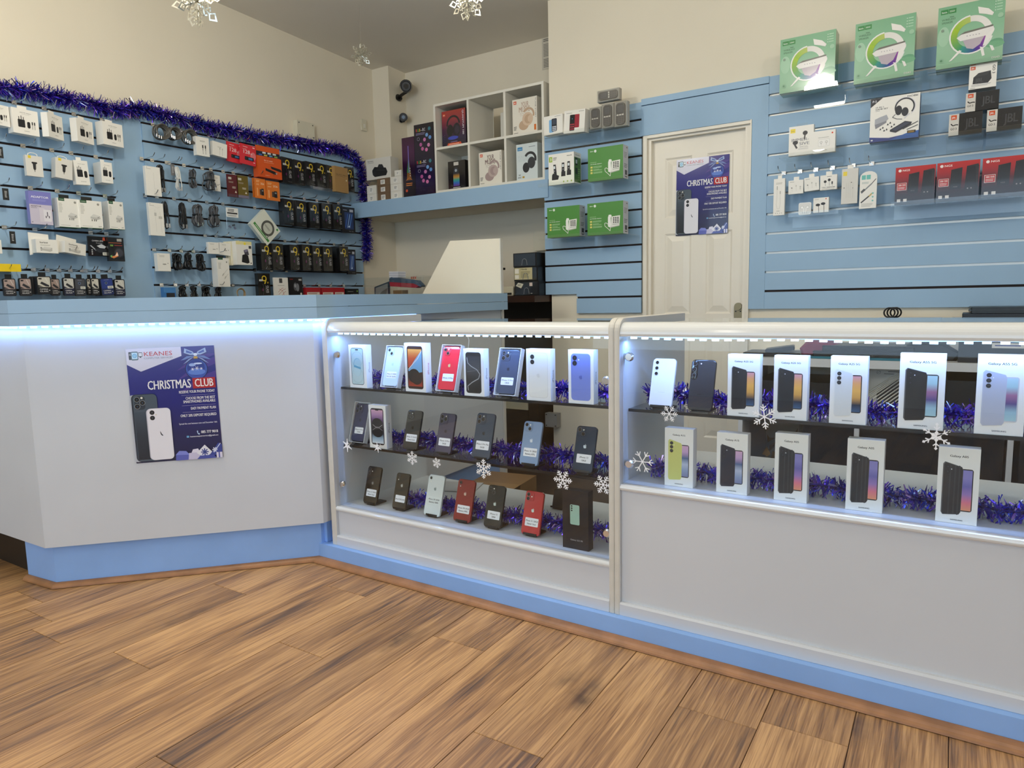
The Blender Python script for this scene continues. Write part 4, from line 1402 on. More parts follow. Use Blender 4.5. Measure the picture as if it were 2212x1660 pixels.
# ------------------------------------------------------------------ paper snowflakes on threads
def hanging_flake(label, c, r, seed, zt):
    rr_ = random.Random(seed)
    root = empty('paper_snowflake', c)
    tag(root, label, 'decoration', 'silver paper snowflakes on threads')
    def arm(M):
        mb = MB()
        # spine, diamond loop at the tip, two pairs of side barbs
        T = .0006
        def q(pts):
            mb.prism(pts, -T / 2, T / 2)
        q([(-.03 * r, 0), (.03 * r, 0), (.03 * r, .62 * r), (-.03 * r, .62 * r)])
        for s in (-1, 1):
            q([(0, .58 * r), (s * .20 * r, .78 * r), (s * .13 * r, .78 * r), (0, .66 * r)][::s])
            q([(s * .20 * r, .78 * r), (0, 1.05 * r), (0, .93 * r), (s * .13 * r, .78 * r)][::s])
            q([(0, .30 * r), (s * .24 * r, .50 * r), (s * .19 * r, .54 * r), (0, .38 * r)][::s])
            q([(s * .24 * r, .50 * r), (s * .12 * r, .62 * r), (s * .08 * r, .58 * r), (s * .17 * r, .51 * r)][::s])
        mb.xf(M)
        return mb
    for k in range(4):   # planes crossing on the vertical axis
        az = R(45 * k + rr_.uniform(-8, 8))
        for j in range(6):
            M = Matrix.Rotation(az, 4, 'Z') @ Matrix.Rotation(R(60 * j + 15 * (k % 2)), 4, 'Y') @ Matrix.Rotation(R(rr_.uniform(-25, 25)), 4, 'Z')
            arm(M).build('petal', SILVERP, root)
    MB().cyl((0, 0, -.0), (0, 0, zt - c[2]), .0005, n=4).build('thread', SILVERP, root)
hanging_flake('silver paper snowflake hanging at the top left of the photo', (-2.16, 1.478, 2.004), .078, 1, zc(1.478) - .002)
hanging_flake('silver paper snowflake hanging at the top centre of the photo', (-1.80, 2.48, 2.245), .074, 2, zc(2.48) - .002)
hanging_flake('small silver paper snowflake hanging near the alcove corner', (-3.225, 3.315, 2.535), .066, 3, zc(3.315) - .002)

# ------------------------------------------------------------------ stock on the slatwalls
# (wall, kind, position along the wall, foot height, width, height, depth, front face off the wall, turn, roll, variant, label)
ITEMS = [
    ('L', 'adapter', 1.544, 1.872, 0.094, 0.093, 0.045, 0.1, 10.0, 0, None, 'white charger box cut off by the left edge of the photo, topmost row'),
    ('L', 'adapter', 1.654, 1.849, 0.116, 0.116, 0.045, 0.1, 5.0, 0, None, 'white charger box with cable picture facing forward, second in the topmost row'),
    ('L', 'adapter', 1.786, 1.852, 0.106, 0.115, 0.033, 0.1, 30.0, 0, None, 'white charger box turned aside, third in the topmost row'),
    ('L', 'adapter', 1.925, 1.855, 0.107, 0.114, 0.038, 0.1, 22.0, 0, None, 'white charger box turned aside, fourth in the topmost row'),
    ('L', 'adapter', 2.065, 1.864, 0.114, 0.117, 0.054, 0.1, 8.0, 0, None, 'deep white charger box at the right end of the topmost row'),
    ('L', 'tag', 1.553, 1.731, 0.025, 0.052, 0.004, 0.05, 0.0, 0, None, 'black price tag at the left photo edge, second row'),
    ('L', 'carcharger', 1.673, 1.656, 0.074, 0.097, 0.021, 0.1, 0.0, 0, None, 'grey-white car charger box with yellow corner, left of the two'),
    ('L', 'carcharger', 1.802, 1.662, 0.079, 0.098, 0.042, 0.1, 0.0, -5, None, 'tilted grey-white car charger box with yellow corner, right of the two'),
    ('L', 'adapter2', 1.893, 1.643, 0.068, 0.12, 0.032, 0.1, 0.0, 3, None, 'small white plug box leaning beside the tilted car charger box'),
    ('L', 'adapter2', 2.016, 1.667, 0.058, 0.106, 0.076, 0.1, 0.0, 0, None, 'small white plug box at the right end of the second row'),
    ('L', 'tag', 1.546, 1.533, 0.025, 0.054, 0.004, 0.08, 0.0, 0, None, 'black price tag hanging left of the purple adaptor pack'),
    ('L', 'adaptorcard', 1.687, 1.429, 0.1, 0.158, 0.03, 0.09, 0.0, 0, None, 'purple and white travel adaptor pack'),
    ('L', 'ugreen', 1.809, 1.422, 0.099, 0.144, 0.05, 0.1, 0.0, 0, None, 'white plug box with green corner, leftmost of three'),
    ('L', 'ugreen', 1.912, 1.425, 0.109, 0.14, 0.05, 0.11, -4.0, 0, None, 'glossy white plug box with green corner, middle of three'),
    ('L', 'ugreen', 2.046, 1.429, 0.079, 0.146, 0.06, 0.1, 0.0, 0, None, 'white plug box with green corner, rightmost of three'),
    ('L', 'tag', 1.556, 1.33, 0.023, 0.058, 0.004, 0.08, 0.0, 0, None, 'black price tag left of the tabbed plug boxes'),
    ('L', 'horizon', 1.472, 1.28, 0.052, 0.063, 0.05, 0.1, 0.0, 0, None, 'white tabbed plug box cut off by the left photo edge'),
    ('L', 'horizon', 1.688, 1.29, 0.096, 0.066, 0.05, 0.11, 0.0, 0, None, 'white tabbed plug box hanging level'),
    ('L', 'horizon', 1.817, 1.29, 0.113, 0.058, 0.05, 0.11, 12.0, -7, None, 'white tabbed plug box hanging askew'),
    ('L', 'lenscard', 1.954, 1.287, 0.103, 0.102, 0.008, 0.07, 0.0, 0, None, 'black camera lens protector card'),
    ('L', 'watchcard', 2.035, 1.262, 0.084, 0.125, 0.02, 0.09, 0.0, 0, None, 'black card with a watch picture beside the lens protector card'),
    ('L', 'camglass', 1.517, 1.081, 0.053, 0.083, 0.012, 0.09, 0.0, 0, 0, 'camera glass pack with brown picture, leftmost on the bottom row'),
    ('L', 'camglass', 1.585, 1.081, 0.053, 0.086, 0.012, 0.09, 0.0, 0, 0, 'camera glass pack with brown picture, second on the bottom row'),
    ('L', 'camglass', 1.663, 1.089, 0.065, 0.088, 0.03, 0.1, 0.0, 0, 1, 'thick stack of white-topped camera glass packs on one hook'),
    ('L', 'camglass', 1.726, 1.082, 0.043, 0.085, 0.012, 0.07, 0.0, 0, 0, 'camera glass pack half hidden behind the thick stack'),
    ('L', 'camglass', 1.781, 1.081, 0.053, 0.091, 0.012, 0.09, 0.0, 0, 2, 'camera glass pack with navy base left of the charcoal pack'),
    ('L', 'camglass', 1.835, 1.079, 0.053, 0.09, 0.012, 0.09, 0.0, 0, 3, 'charcoal camera glass pack with a white price sticker'),
    ('L', 'camglass', 1.894, 1.082, 0.032, 0.088, 0.012, 0.07, 0.0, 0, 1, 'camera glass pack half hidden behind a twin pack'),
    ('L', 'camglass', 1.91, 1.081, 0.039, 0.09, 0.012, 0.09, 0.0, 0, 1, 'narrow looking twin camera glass pack in front'),
    ('L', 'camglass', 1.974, 1.081, 0.067, 0.091, 0.03, 0.09, 0.0, 4, 4, 'tilted navy camera glass pack with a white price sticker'),
    ('L', 'camglass', 2.036, 1.077, 0.056, 0.09, 0.012, 0.09, 0.0, 0, 2, 'camera glass pack with blue base at the right end of the bottom row'),
    ('L', 'coil', 2.347, 1.941, 0.107, 0.094, 0.05, 0.1, 0.0, 0, 0, 'large grey braided cable coil, leftmost of three'),
    ('L', 'coil', 2.423, 1.954, 0.079, 0.077, 0.05, 0.1, 0.0, 0, 1, 'small grey braided cable coil, middle of three'),
    ('L', 'coil', 2.518, 1.944, 0.103, 0.092, 0.05, 0.1, 0.0, 0, 0, 'grey braided cable coil, rightmost of three'),
    ('L', 'cablebox', 2.579, 1.89, 0.084, 0.107, 0.03, 0.11, 0.0, 0, 0, 'white cable box with black plug picture'),
    ('L', 'cablebox', 2.695, 1.906, 0.098, 0.082, 0.025, 0.1, 0.0, -5, 1, 'white cable box hanging askew left of the red packs'),
    ('L', 'usbcard', 2.818, 1.892, 0.109, 0.118, 0.008, 0.07, 0.0, -4, None, 'red memory stick pack, left one'),
    ('L', 'usbcard', 2.893, 1.886, 0.113, 0.122, 0.008, 0.1, 0.0, -4, None, 'red memory stick pack, right one'),
    ('L', 'firestick', 3.05, 1.823, 0.181, 0.129, 0.05, 0.11, 0.0, 0, None, 'orange streaming stick box with a tall header'),
    ('L', 'nineh', 3.205, 1.812, 0.121, 0.166, 0.03, 0.09, 8.0, 0, None, 'black tempered glass box at the left end of the clear shelf'),
    ('L', 'nineh', 3.305, 1.812, 0.111, 0.163, 0.03, 0.09, 8.0, 0, None, 'second black tempered glass box on the clear shelf'),
    ('L', 'nineh', 3.405, 1.821, 0.12, 0.158, 0.03, 0.09, 8.0, 0, None, 'third black tempered glass box on the clear shelf'),
    ('L', 'nineh', 3.502, 1.82, 0.106, 0.162, 0.03, 0.09, 8.0, 0, None, 'fourth black tempered glass box on the clear shelf'),
    ('L', 'nineh', 3.588, 1.819, 0.107, 0.161, 0.03, 0.09, 8.0, 0, None, 'fifth black tempered glass box, left of the brown one'),
    ('L', 'kraft', 3.668, 1.803, 0.138, 0.177, 0.03, 0.11, 5.0, 0, None, 'plain brown glass protector box among the black ones'),
    ('L', 'nineh', 3.791, 1.826, 0.079, 0.175, 0.02, 0.07, 0.0, 0, None, 'black tempered glass box half hidden by the brown one'),
    ('L', 'applebox', 2.266, 1.628, 0.086, 0.158, 0.02, 0.1, 0.0, 0, 0, 'tall white cable box, upper left of the second panel'),
    ('L', 'cable', 2.326, 1.646, 0.05, 0.166, 0.03, 0.09, 0.0, 0, 0, 'black braided cable beside the upper tall white box'),
    ('L', 'cable', 2.427, 1.667, 0.053, 0.149, 0.02, 0.09, 0.0, 0, 1, 'white cable hanging in a loop'),
    ('L', 'tag', 2.412, 1.762, 0.023, 0.063, 0.004, 0.06, 0.0, 0, None, 'grey price tag beside the white cable'),
    ('L', 'cable', 2.519, 1.699, 0.056, 0.113, 0.03, 0.09, 0.0, 0, 2, 'short grey cable right of the white cable'),
    ('L', 'cable', 2.637, 1.699, 0.096, 0.118, 0.05, 0.09, 0.0, 0, 3, 'thick grey cable bundle left of the dark red card'),
    ('L', 'plainbox', 2.695, 1.706, 0.038, 0.094, 0.02, 0.06, 0.0, 0, None, 'white box peeking out behind the thick grey bundle'),
    ('L', 'ssdcard', 2.779, 1.678, 0.072, 0.134, 0.01, 0.09, 0.0, 0, 0, 'dark red memory card pack'),
    ('L', 'ssdcard', 2.851, 1.679, 0.08, 0.136, 0.01, 0.09, 0.0, 0, 1, 'olive green memory card pack'),
    ('L', 'sdcard', 2.976, 1.697, 0.067, 0.12, 0.01, 0.07, 0.0, 0, None, 'orange memory card pack, rear one of the pair'),
    ('L', 'sdcard', 2.975, 1.689, 0.077, 0.123, 0.01, 0.1, 0.0, 0, None, 'orange memory card pack, front one of the pair'),
    ('L', 'sdcard', 3.071, 1.685, 0.103, 0.122, 0.01, 0.1, 0.0, 0, None, 'orange memory card pack, rightmost'),
    ('L', 'nineh', 3.192, 1.536, 0.123, 0.17, 0.035, 0.1, 8.0, 0, None, 'first black tempered glass pack from the left in the middle row'),
    ('L', 'nineh', 3.295, 1.532, 0.128, 0.174, 0.035, 0.1, 8.0, 0, None, 'second black tempered glass pack from the left in the middle row'),
    ('L', 'nineh', 3.41, 1.531, 0.147, 0.175, 0.035, 0.1, 8.0, 0, None, 'third black tempered glass pack from the left in the middle row'),
    ('L', 'nineh', 3.522, 1.535, 0.14, 0.177, 0.035, 0.1, 8.0, 0, None, 'fourth black tempered glass pack from the left in the middle row'),
    ('L', 'nineh', 3.628, 1.536, 0.126, 0.18, 0.035, 0.1, 8.0, 0, None, 'fifth black tempered glass pack from the left in the middle row'),
    ('L', 'bluepen', 3.726, 1.521, 0.127, 0.184, 0.02, 0.1, 0.0, 0, None, 'black pack with blue rods picture in the middle row'),
    ('L', 'applebox', 2.268, 1.411, 0.085, 0.179, 0.02, 0.1, 0.0, 0, 1, 'tall white cable box, lower left of the second panel'),
    ('L', 'cable', 2.337, 1.451, 0.048, 0.162, 0.03, 0.09, 0.0, 0, 4, 'black cable loop beside the lower tall white box'),
    ('L', 'cable', 2.44, 1.454, 0.061, 0.161, 0.03, 0.09, 0.0, 0, 0, 'black cable bundle with silver plugs'),
    ('L', 'cable', 2.538, 1.475, 0.087, 0.143, 0.04, 0.09, 0.0, 0, 3, 'grey cable bundle with a silver plug, left of its twin'),
    ('L', 'cable', 2.651, 1.484, 0.091, 0.14, 0.045, 0.09, 0.0, 0, 3, 'grey cable bundle next to the clear bag'),
    ('L', 'bag', 2.761, 1.48, 0.085, 0.134, 0.012, 0.09, 0.0, 0, None, 'clear bag of small plugs with white header'),
    ('L', 'ringbox', 2.995, 1.433, 0.176, 0.15, 0.03, 0.1, 0.0, 0, None, 'white ring light box hanging cornerwise'),
    ('L', 'nineh', 2.99, 1.235, 0.108, 0.172, 0.03, 0.1, 8.0, 0, 0, 'first black tempered glass pack from the left in the lower row'),
    ('L', 'nineh', 3.079, 1.237, 0.103, 0.172, 0.03, 0.1, 8.0, 0, 1, 'second black tempered glass pack from the left in the lower row'),
    ('L', 'nineh', 3.221, 1.241, 0.125, 0.168, 0.08, 0.1, 8.0, 0, 2, 'third black tempered glass pack from the left in the lower row'),
    ('L', 'nineh', 3.324, 1.24, 0.112, 0.176, 0.03, 0.1, 8.0, 0, 3, 'fourth black tempered glass pack from the left in the lower row'),
    ('L', 'nineh', 3.416, 1.239, 0.121, 0.173, 0.03, 0.1, 8.0, 0, 4, 'fifth black tempered glass pack from the left in the lower row'),
    ('L', 'nineh', 3.509, 1.241, 0.123, 0.171, 0.03, 0.1, 8.0, 0, 5, 'sixth black tempered glass pack from the left in the lower row'),
    ('L', 'nineh', 3.664, 1.245, 0.111, 0.176, 0.08, 0.1, 8.0, 0, 6, 'seventh black tempered glass pack from the left in the lower row'),
    ('L', 'bluepen', 3.756, 1.223, 0.084, 0.181, 0.015, 0.08, 0.0, 0, None, 'black pack with blue rods picture at the end of the lower row'),
    ('L', 'plainbox', 2.296, 1.215, 0.077, 0.1, 0.03, 0.09, 0.0, 0, None, 'small white box left of the black cables'),
    ('L', 'cable', 2.387, 1.22, 0.077, 0.103, 0.04, 0.09, 0.0, 0, 5, 'black cable bundle, left of three in the fourth row'),
    ('L', 'cable', 2.46, 1.224, 0.063, 0.105, 0.04, 0.09, 0.0, 0, 5, 'black cable bundle, middle of three in the fourth row'),
    ('L', 'cable', 2.538, 1.22, 0.073, 0.106, 0.04, 0.09, 0.0, 0, 5, 'black cable bundle, right of three in the fourth row'),
    ('L', 'plainbox', 2.624, 1.326, 0.071, 0.069, 0.02, 0.08, 0.0, 0, None, 'small white earphone box above the tall cable box, left'),
    ('L', 'plainbox', 2.699, 1.321, 0.074, 0.074, 0.02, 0.08, 0.0, -5, None, 'small white earphone box above the tall cable box, right'),
    ('L', 'holdercard', 2.815, 1.264, 0.113, 0.145, 0.04, 0.11, 0.0, 0, None, 'yellow-topped phone holder packs fanned on one hook'),
    ('L', 'ugreencable', 2.666, 1.128, 0.083, 0.174, 0.055, 0.1, 0.0, 0, None, 'tall white cable box with two white plugs pictured'),
    ('L', 'bluecard', 2.323, 1.061, 0.073, 0.063, 0.03, 0.08, 0.0, 0, None, 'blue pack on the lowest row of the second panel'),
    ('L', 'cable', 2.408, 1.058, 0.064, 0.075, 0.03, 0.08, 0.0, 0, 5, 'black cable coil on the lowest row, first'),
    ('L', 'cable', 2.48, 1.057, 0.057, 0.076, 0.03, 0.08, 0.0, 0, 5, 'black cable coil on the lowest row, second'),
    ('L', 'cable', 2.559, 1.056, 0.077, 0.077, 0.03, 0.08, 0.0, 0, 5, 'black cable coil on the lowest row, third'),
    ('L', 'cable', 2.643, 1.055, 0.06, 0.073, 0.02, 0.08, 0.0, 0, 5, 'black cable coil on the lowest row, fourth'),
    ('L', 'coil', 2.795, 1.048, 0.074, 0.081, 0.03, 0.08, 0.0, 0, 2, 'tan cable ring on the lowest row'),
    ('L', 'nineh', 2.964, 1.054, 0.093, 0.161, 0.03, 0.09, 0.0, 0, None, 'single black tempered glass pack on the lowest row'),
    ('L', 'whitecard', 3.097, 1.053, 0.115, 0.137, 0.01, 0.09, 0.0, 0, None, 'white earphone card with red picture on the lowest row'),
    ('L', 'buds', 3.22, 1.051, 0.113, 0.143, 0.02, 0.09, 0.0, 0, None, 'black earbuds box on the lowest row'),
    ('L', 'redcard', 3.369, 1.04, 0.132, 0.085, 0.03, 0.09, 0.0, 0, None, 'left of three red battery packs behind the counter top'),
    ('L', 'redcard', 3.503, 1.038, 0.114, 0.086, 0.03, 0.09, 0.0, 0, None, 'middle of three red battery packs behind the counter top'),
    ('L', 'redcard', 3.611, 1.037, 0.101, 0.088, 0.03, 0.09, 0.0, 0, None, 'right of three red battery packs behind the counter top'),
    ('L', 'blackcard', 3.741, 1.035, 0.124, 0.082, 0.02, 0.09, 0.0, 0, None, 'black battery pack right of the red ones'),
    ('B', 'nokia', -2.098, 1.976, 0.13, 0.107, 0.05, 0.16, -4.0, 0, 0, 'white phone box with blue handset picture'),
    ('B', 'nokia', -1.962, 1.965, 0.144, 0.126, 0.05, 0.16, -6.0, -4, 1, 'white phone box with dark red handset picture'),
    ('B', 'clearphone', -1.828, 1.971, 0.073, 0.116, 0.045, 0.16, 0.0, 0, None, 'clear boxed keypad phone, left of the lower three'),
    ('B', 'clearphone', -1.752, 1.965, 0.074, 0.13, 0.045, 0.16, 0.0, 0, None, 'clear boxed keypad phone, middle of the lower three'),
    ('B', 'clearphone', -1.673, 1.961, 0.078, 0.133, 0.045, 0.16, 0.0, 0, None, 'clear boxed keypad phone, right of the lower three'),
    ('B', 'clearphoneside', -1.748, 2.109, 0.133, 0.062, 0.045, 0.16, 0.0, 0, None, 'clear boxed keypad phone lying sideways on top'),
    ('B', 'vtech', -2.048, 1.684, 0.17, 0.177, 0.09, 0.16, 0.0, 0, None, 'white box with three cordless phones pictured'),
    ('B', 'doro', -1.763, 1.678, 0.218, 0.183, 0.07, 0.16, 0.0, 0, None, 'green desk phone box on the upper clear shelf'),
    ('B', 'doro', -2.038, 1.378, 0.218, 0.177, 0.07, 0.16, 0.0, 0, None, 'green desk phone box, left on the lower clear shelf'),
    ('B', 'doro', -1.766, 1.374, 0.224, 0.181, 0.07, 0.16, 0.0, 0, None, 'green desk phone box, right on the lower clear shelf'),
    ('B', 'hoco', -0.701, 1.985, 0.247, 0.25, 0.09, 0.17, 0.0, 0, 0, 'pale green ring speaker box, left and glaring'),
    ('B', 'hoco', -0.375, 1.971, 0.241, 0.264, 0.09, 0.17, 0.0, 0, 1, 'pale green ring speaker box, middle'),
    ('B', 'hoco', -0.051, 1.975, 0.239, 0.255, 0.09, 0.17, 0.0, 0, 1, 'pale green ring speaker box, right and highest'),
    ('B', 'go', 0.004, 1.872, 0.098, 0.097, 0.06, 0.16, 0.0, 0, 0, 'white speaker box with black speaker picture, top of the stack'),
    ('B', 'go2', 0.007, 1.781, 0.119, 0.077, 0.08, 0.16, 0.0, 0, None, 'black and white speaker box under the white one'),
    ('B', 'go2', -0.049, 1.689, 0.122, 0.09, 0.08, 0.16, 0.0, 0, None, 'black and white speaker box, lower left'),
    ('B', 'go2', 0.089, 1.688, 0.123, 0.089, 0.08, 0.16, 0.0, 0, None, 'black and white speaker box, lower right'),
    ('B', 'gameset', -0.323, 1.702, 0.197, 0.193, 0.07, 0.16, 0.0, 0, None, 'white gaming headset box with blue foot'),
    ('B', 'immersive', -0.722, 1.687, 0.113, 0.138, 0.03, 0.15, 0.0, 0, None, 'white earbud box with yellow corner, taller one'),
    ('B', 'budsbox', -0.617, 1.685, 0.097, 0.103, 0.03, 0.15, 0.0, 0, None, 'white earbud box with red dot, shorter one'),
    ('B', 'lightning', -0.831, 1.413, 0.054, 0.181, 0.02, 0.09, 0.0, 0, 0, 'narrow white adapter cable box, leftmost hanging'),
    ('B', 'earpods', -0.752, 1.512, 0.07, 0.066, 0.02, 0.09, 0.0, 0, None, 'white earphone box, first small hanging one'),
    ('B', 'earpods', -0.677, 1.52, 0.068, 0.065, 0.02, 0.09, 0.0, 3, None, 'white earphone box, second small hanging one'),
    ('B', 'typec', -0.6, 1.516, 0.075, 0.07, 0.02, 0.1, 0.0, 0, None, 'white earphone box with black earbuds pictured, hanging'),
    ('B', 'baseus', -0.507, 1.442, 0.071, 0.165, 0.02, 0.09, 0.0, 0, None, 'tall grey-white earphone box with yellow corner'),
    ('B', 'auxcard', -0.425, 1.412, 0.073, 0.172, 0.01, 0.1, 0.0, 0, None, 'white arched audio cable card'),
    ('B', 'podcase', -0.705, 1.405, 0.058, 0.059, 0.025, 0.1, 0.0, 0, None, 'clear cased white earphones on the clear shelf'),
    ('B', 'budsbox2', -0.631, 1.41, 0.07, 0.071, 0.025, 0.1, 0.0, 0, None, 'white box with black earbuds pictured on the clear shelf'),
    ('B', 'ngs', -0.229, 1.41, 0.157, 0.166, 0.09, 0.16, 0.0, 0, None, 'red and black desktop speaker box, left of three'),
    ('B', 'ngs', -0.066, 1.41, 0.159, 0.167, 0.09, 0.16, 0.0, 0, None, 'red and black desktop speaker box, middle of three'),
    ('B', 'ngs', 0.106, 1.411, 0.167, 0.166, 0.09, 0.16, 0.0, 0, None, 'red and black desktop speaker box, right of three'),
]

CATS = {'adapter': ('charger_box', 'charger box'), 'adapter2': ('charger_box', 'charger box'), 'tag': ('price_tag', 'price tag'), 'carcharger': ('charger_box', 'charger box'),
        'adaptorcard': ('adaptor_pack', 'adaptor pack'), 'ugreen': ('charger_box', 'charger box'), 'horizon': ('charger_box', 'charger box'), 'lenscard': ('accessory_card', 'accessory card'),
        'watchcard': ('accessory_card', 'accessory card'), 'camglass': ('camera_glass_pack', 'accessory pack'), 'coil': ('coiled_cable', 'cable'), 'cablebox': ('cable_box', 'cable box'),
        'usbcard': ('memory_stick_pack', 'memory pack'), 'firestick': ('streaming_stick_box', 'box'), 'nineh': ('screen_protector_box', 'screen protector'), 'kraft': ('screen_protector_box', 'screen protector'),
        'applebox': ('cable_box', 'cable box'), 'cable': ('charging_cable', 'cable'), 'plainbox': ('accessory_box', 'box'), 'ssdcard': ('memory_card_pack', 'memory pack'), 'sdcard': ('memory_card_pack', 'memory pack'),
        'bluepen': ('accessory_pack', 'accessory pack'), 'bag': ('plug_bag', 'bag'), 'ringbox': ('ring_light_box', 'box'), 'holdercard': ('phone_holder_pack', 'accessory pack'), 'ugreencable': ('cable_box', 'cable box'),
        'bluecard': ('accessory_pack', 'accessory pack'), 'whitecard': ('earphone_card', 'accessory card'), 'buds': ('earbud_box', 'earbud box'), 'redcard': ('battery_pack', 'battery pack'), 'blackcard': ('battery_pack', 'battery pack'),
        'nokia': ('phone_box', 'phone box'), 'clearphone': ('keypad_phone_box', 'phone box'), 'clearphoneside': ('keypad_phone_box', 'phone box'), 'vtech': ('cordless_phone_box', 'phone box'), 'doro': ('desk_phone_box', 'phone box'),
        'hoco': ('speaker_box', 'speaker box'), 'go': ('speaker_box', 'speaker box'), 'go2': ('speaker_box', 'speaker box'), 'gameset': ('headset_box', 'headset box'), 'immersive': ('earbud_box', 'earbud box'), 'budsbox': ('earbud_box', 'earbud box'),
        'lightning': ('cable_box', 'cable box'), 'earpods': ('earphone_box', 'earphone box'), 'typec': ('earphone_box', 'earphone box'), 'baseus': ('earphone_box', 'earphone box'), 'auxcard': ('cable_card', 'accessory card'),
        'podcase': ('earphone_case', 'earphones'), 'budsbox2': ('earbud_box', 'earbud box'), 'ngs': ('speaker_box', 'speaker box')}
HANG = {'adapter', 'adapter2', 'carcharger', 'adaptorcard', 'ugreen', 'horizon', 'lenscard', 'watchcard', 'camglass', 'cablebox', 'usbcard', 'firestick', 'applebox', 'cable', 'plainbox', 'ssdcard', 'sdcard', 'bluepen', 'bag', 'ringbox', 'holdercard',
        'ugreencable', 'coil', 'lightning', 'earpods', 'typec', 'baseus', 'auxcard', 'tag', 'whitecard', 'buds', 'redcard', 'blackcard', 'bluecard', 'nineh'}
W0 = 'efece4'
K0 = '1b1b1e'
def plug(p, u, v, s, col='151517'):
    """adapter with three pins, a cap and two cables"""
    p.rect(u - .17, v - .10, u + .06, v + .16, col)
    for k in (-.12, -.055, .01):
        p.rect(u + k - .012, v + .16, u + k + .012, v + .27 - (.03 if k != -.055 else 0), '2a2a2c')
def d_adapter(p, w, h, x, mb):
    p.text('25W PD Adapter', .30, .83, .74, .87, '6a6a68')
    p.rect(.36, .785, .68, .793, 'b0aea6')
    p.rr(.20, .26, .47, .57, .003, K0)
    for k in (.25, .335, .42):
        p.rect(k - .014, .57, k + .014, .68 if k != .335 else .72, '2c2c2e')
    p.rr(.55, .26, .67, .52, .006, K0)
    for k in (.75, .84):
        p.rr(k - .022, .42, k + .022, .54, .001, K0); p.rect(k - .008, .24, k + .008, .42, '3a3a3c')
    p.text('SAMSUNG', .42, .115, .62, .140, '505050')
def d_adapter2(p, w, h, x, mb):
    p.text('25W PD Adapter', .28, .84, .80, .87, '6a6a68')
    p.rr(.16, .32, .56, .62, .003, K0)
    for k in (.22, .34, .46):
        p.rect(k - .02, .62, k + .02, .73 if k != .34 else .78, '2c2c2e')
    p.rr(.66, .30, .88, .58, .006, K0)
    p.text('SAMSUNG', .34, .12, .74, .145, '505050')
def d_car(p, w, h, x, mb):
    p.rect(.16, .86, .34, 1.0, 'efd23a'); p.text('baseus', .18, .90, .32, .93, '3a3a2a')
    p.poly([(.36, .70), (.66, .70), (.68, .64), (.60, .60), (.58, .36), (.50, .28), (.42, .36), (.41, .60), (.34, .64)], '1c1c1e')
    p.rect(.48, .22, .52, .30, '555555'); p.line(.54, .62, .55, .38, .002, '4a4a4c')
def d_adaptorcard(p, w, h, x, mb):
    p.rect(0, .62, 1, 1, '7f7fc6'); p.text('ADAPTOR', .10, .80, .88, .86, 'e9e9f4', bold=True)
    p.greek(.16, .70, .80, .76, 2, '9a9ad8')
    p.rect(0, 0, 1, .60, 'cdc5d6'); p.text('ADAPTOR', .06, .53, .52, .57, '3a3346', bold=True); p.greek(.06, .48, .36, .52, 2, '8a8196')
    p.rr(.42, .08, .66, .50, .003, 'd9d2dc'); p.rr(.60, .10, .94, .46, .004, 'e6e2e8')
    for a, b in ((.77, .36), (.70, .24), (.84, .24), (.77, .29)):
        p.rr(a - .02, b - .035, a + .02, b + .035, .001, '4a4250')
    p.poly([(.05, .05), (.10, .05), (.075, .085)], '4a4250')
def d_ugreen(p, w, h, x, mb):
    p.rect(.06, .90, .34, 1.0, '2f5a3c'); p.text('UGREEN', .09, .94, .31, .965, 'd9e6da')
    p.disc(.84, .88, .006, '9a9890', 14); p.greek(.06, .50, .26, .84, 7, 'c3c0b6', 3)
    p.poly([(.46, .42), (.60, .52), (.88, .46), (.90, .36), (.70, .30), (.46, .36)], 'c2c0ba'); p.poly([(.46, .42), (.60, .52), (.88, .46), (.72, .40)], 'd8d6d0')
    for k in (.52, .62, .70):
        p.rect(k - .02, .26, k + .02, .33, '77756f')
    p.disc(.80, .40, .002, '55534e', 8)
    p.greek(.08, .06, .55, .09, 1, 'b8b6ac'); p.text('20W', .78, .055, .93, .095, '6a6862')
    p.rect(0, 0, 1, .018, '3c6a48')
def d_horizon(p, w, h, x, mb):
    p.text('horizon', .18, .70, .56, .84, '55524c', bold=True); p.greek(.20, .52, .70, .62, 2, 'b6b2a8')
    p.poly([(.26, .32), (.38, .46), (.74, .40), (.74, .16), (.62, .10), (.28, .18)], 'c6c3bb'); p.poly([(.26, .32), (.38, .46), (.74, .40), (.62, .28)], 'dad7d0')
    for b in (.20, .30, .38):
        p.rect(.19, b - .03, .27, b + .03, '8a8780')
def d_lens(p, w, h, x, mb):
    p.text('CAMERA LENS', .20, .74, .76, .81, 'd8d8d8'); p.text('Protector', .40, .64, .72, .69, 'c8c8c8')
    p.poly([(.42, .52), (.66, .62), (.88, .50), (.80, .40), (.56, .42)], 'c9ccd0'); p.poly([(.08, .52), (.14, .54), (.40, .30), (.36, .27)], 'b4b8bd')
    p.poly([(.30, .34), (.55, .42), (.95, .36), (.9, .2), (.5, .18)], '2c2e33')
    for b in (.10, .20, .30):
        p.disc(.17, b, .0035, 'c8c8c8', 10)
    p.rr(.68, .05, .98, .20, .002, 'e6e6da'); p.greek(.72, .08, .94, .17, 2, '4a4a44'); p.poly([(.72, .80), (.86, .80), (.84, .97), (.74, .97)], 'c0563e')
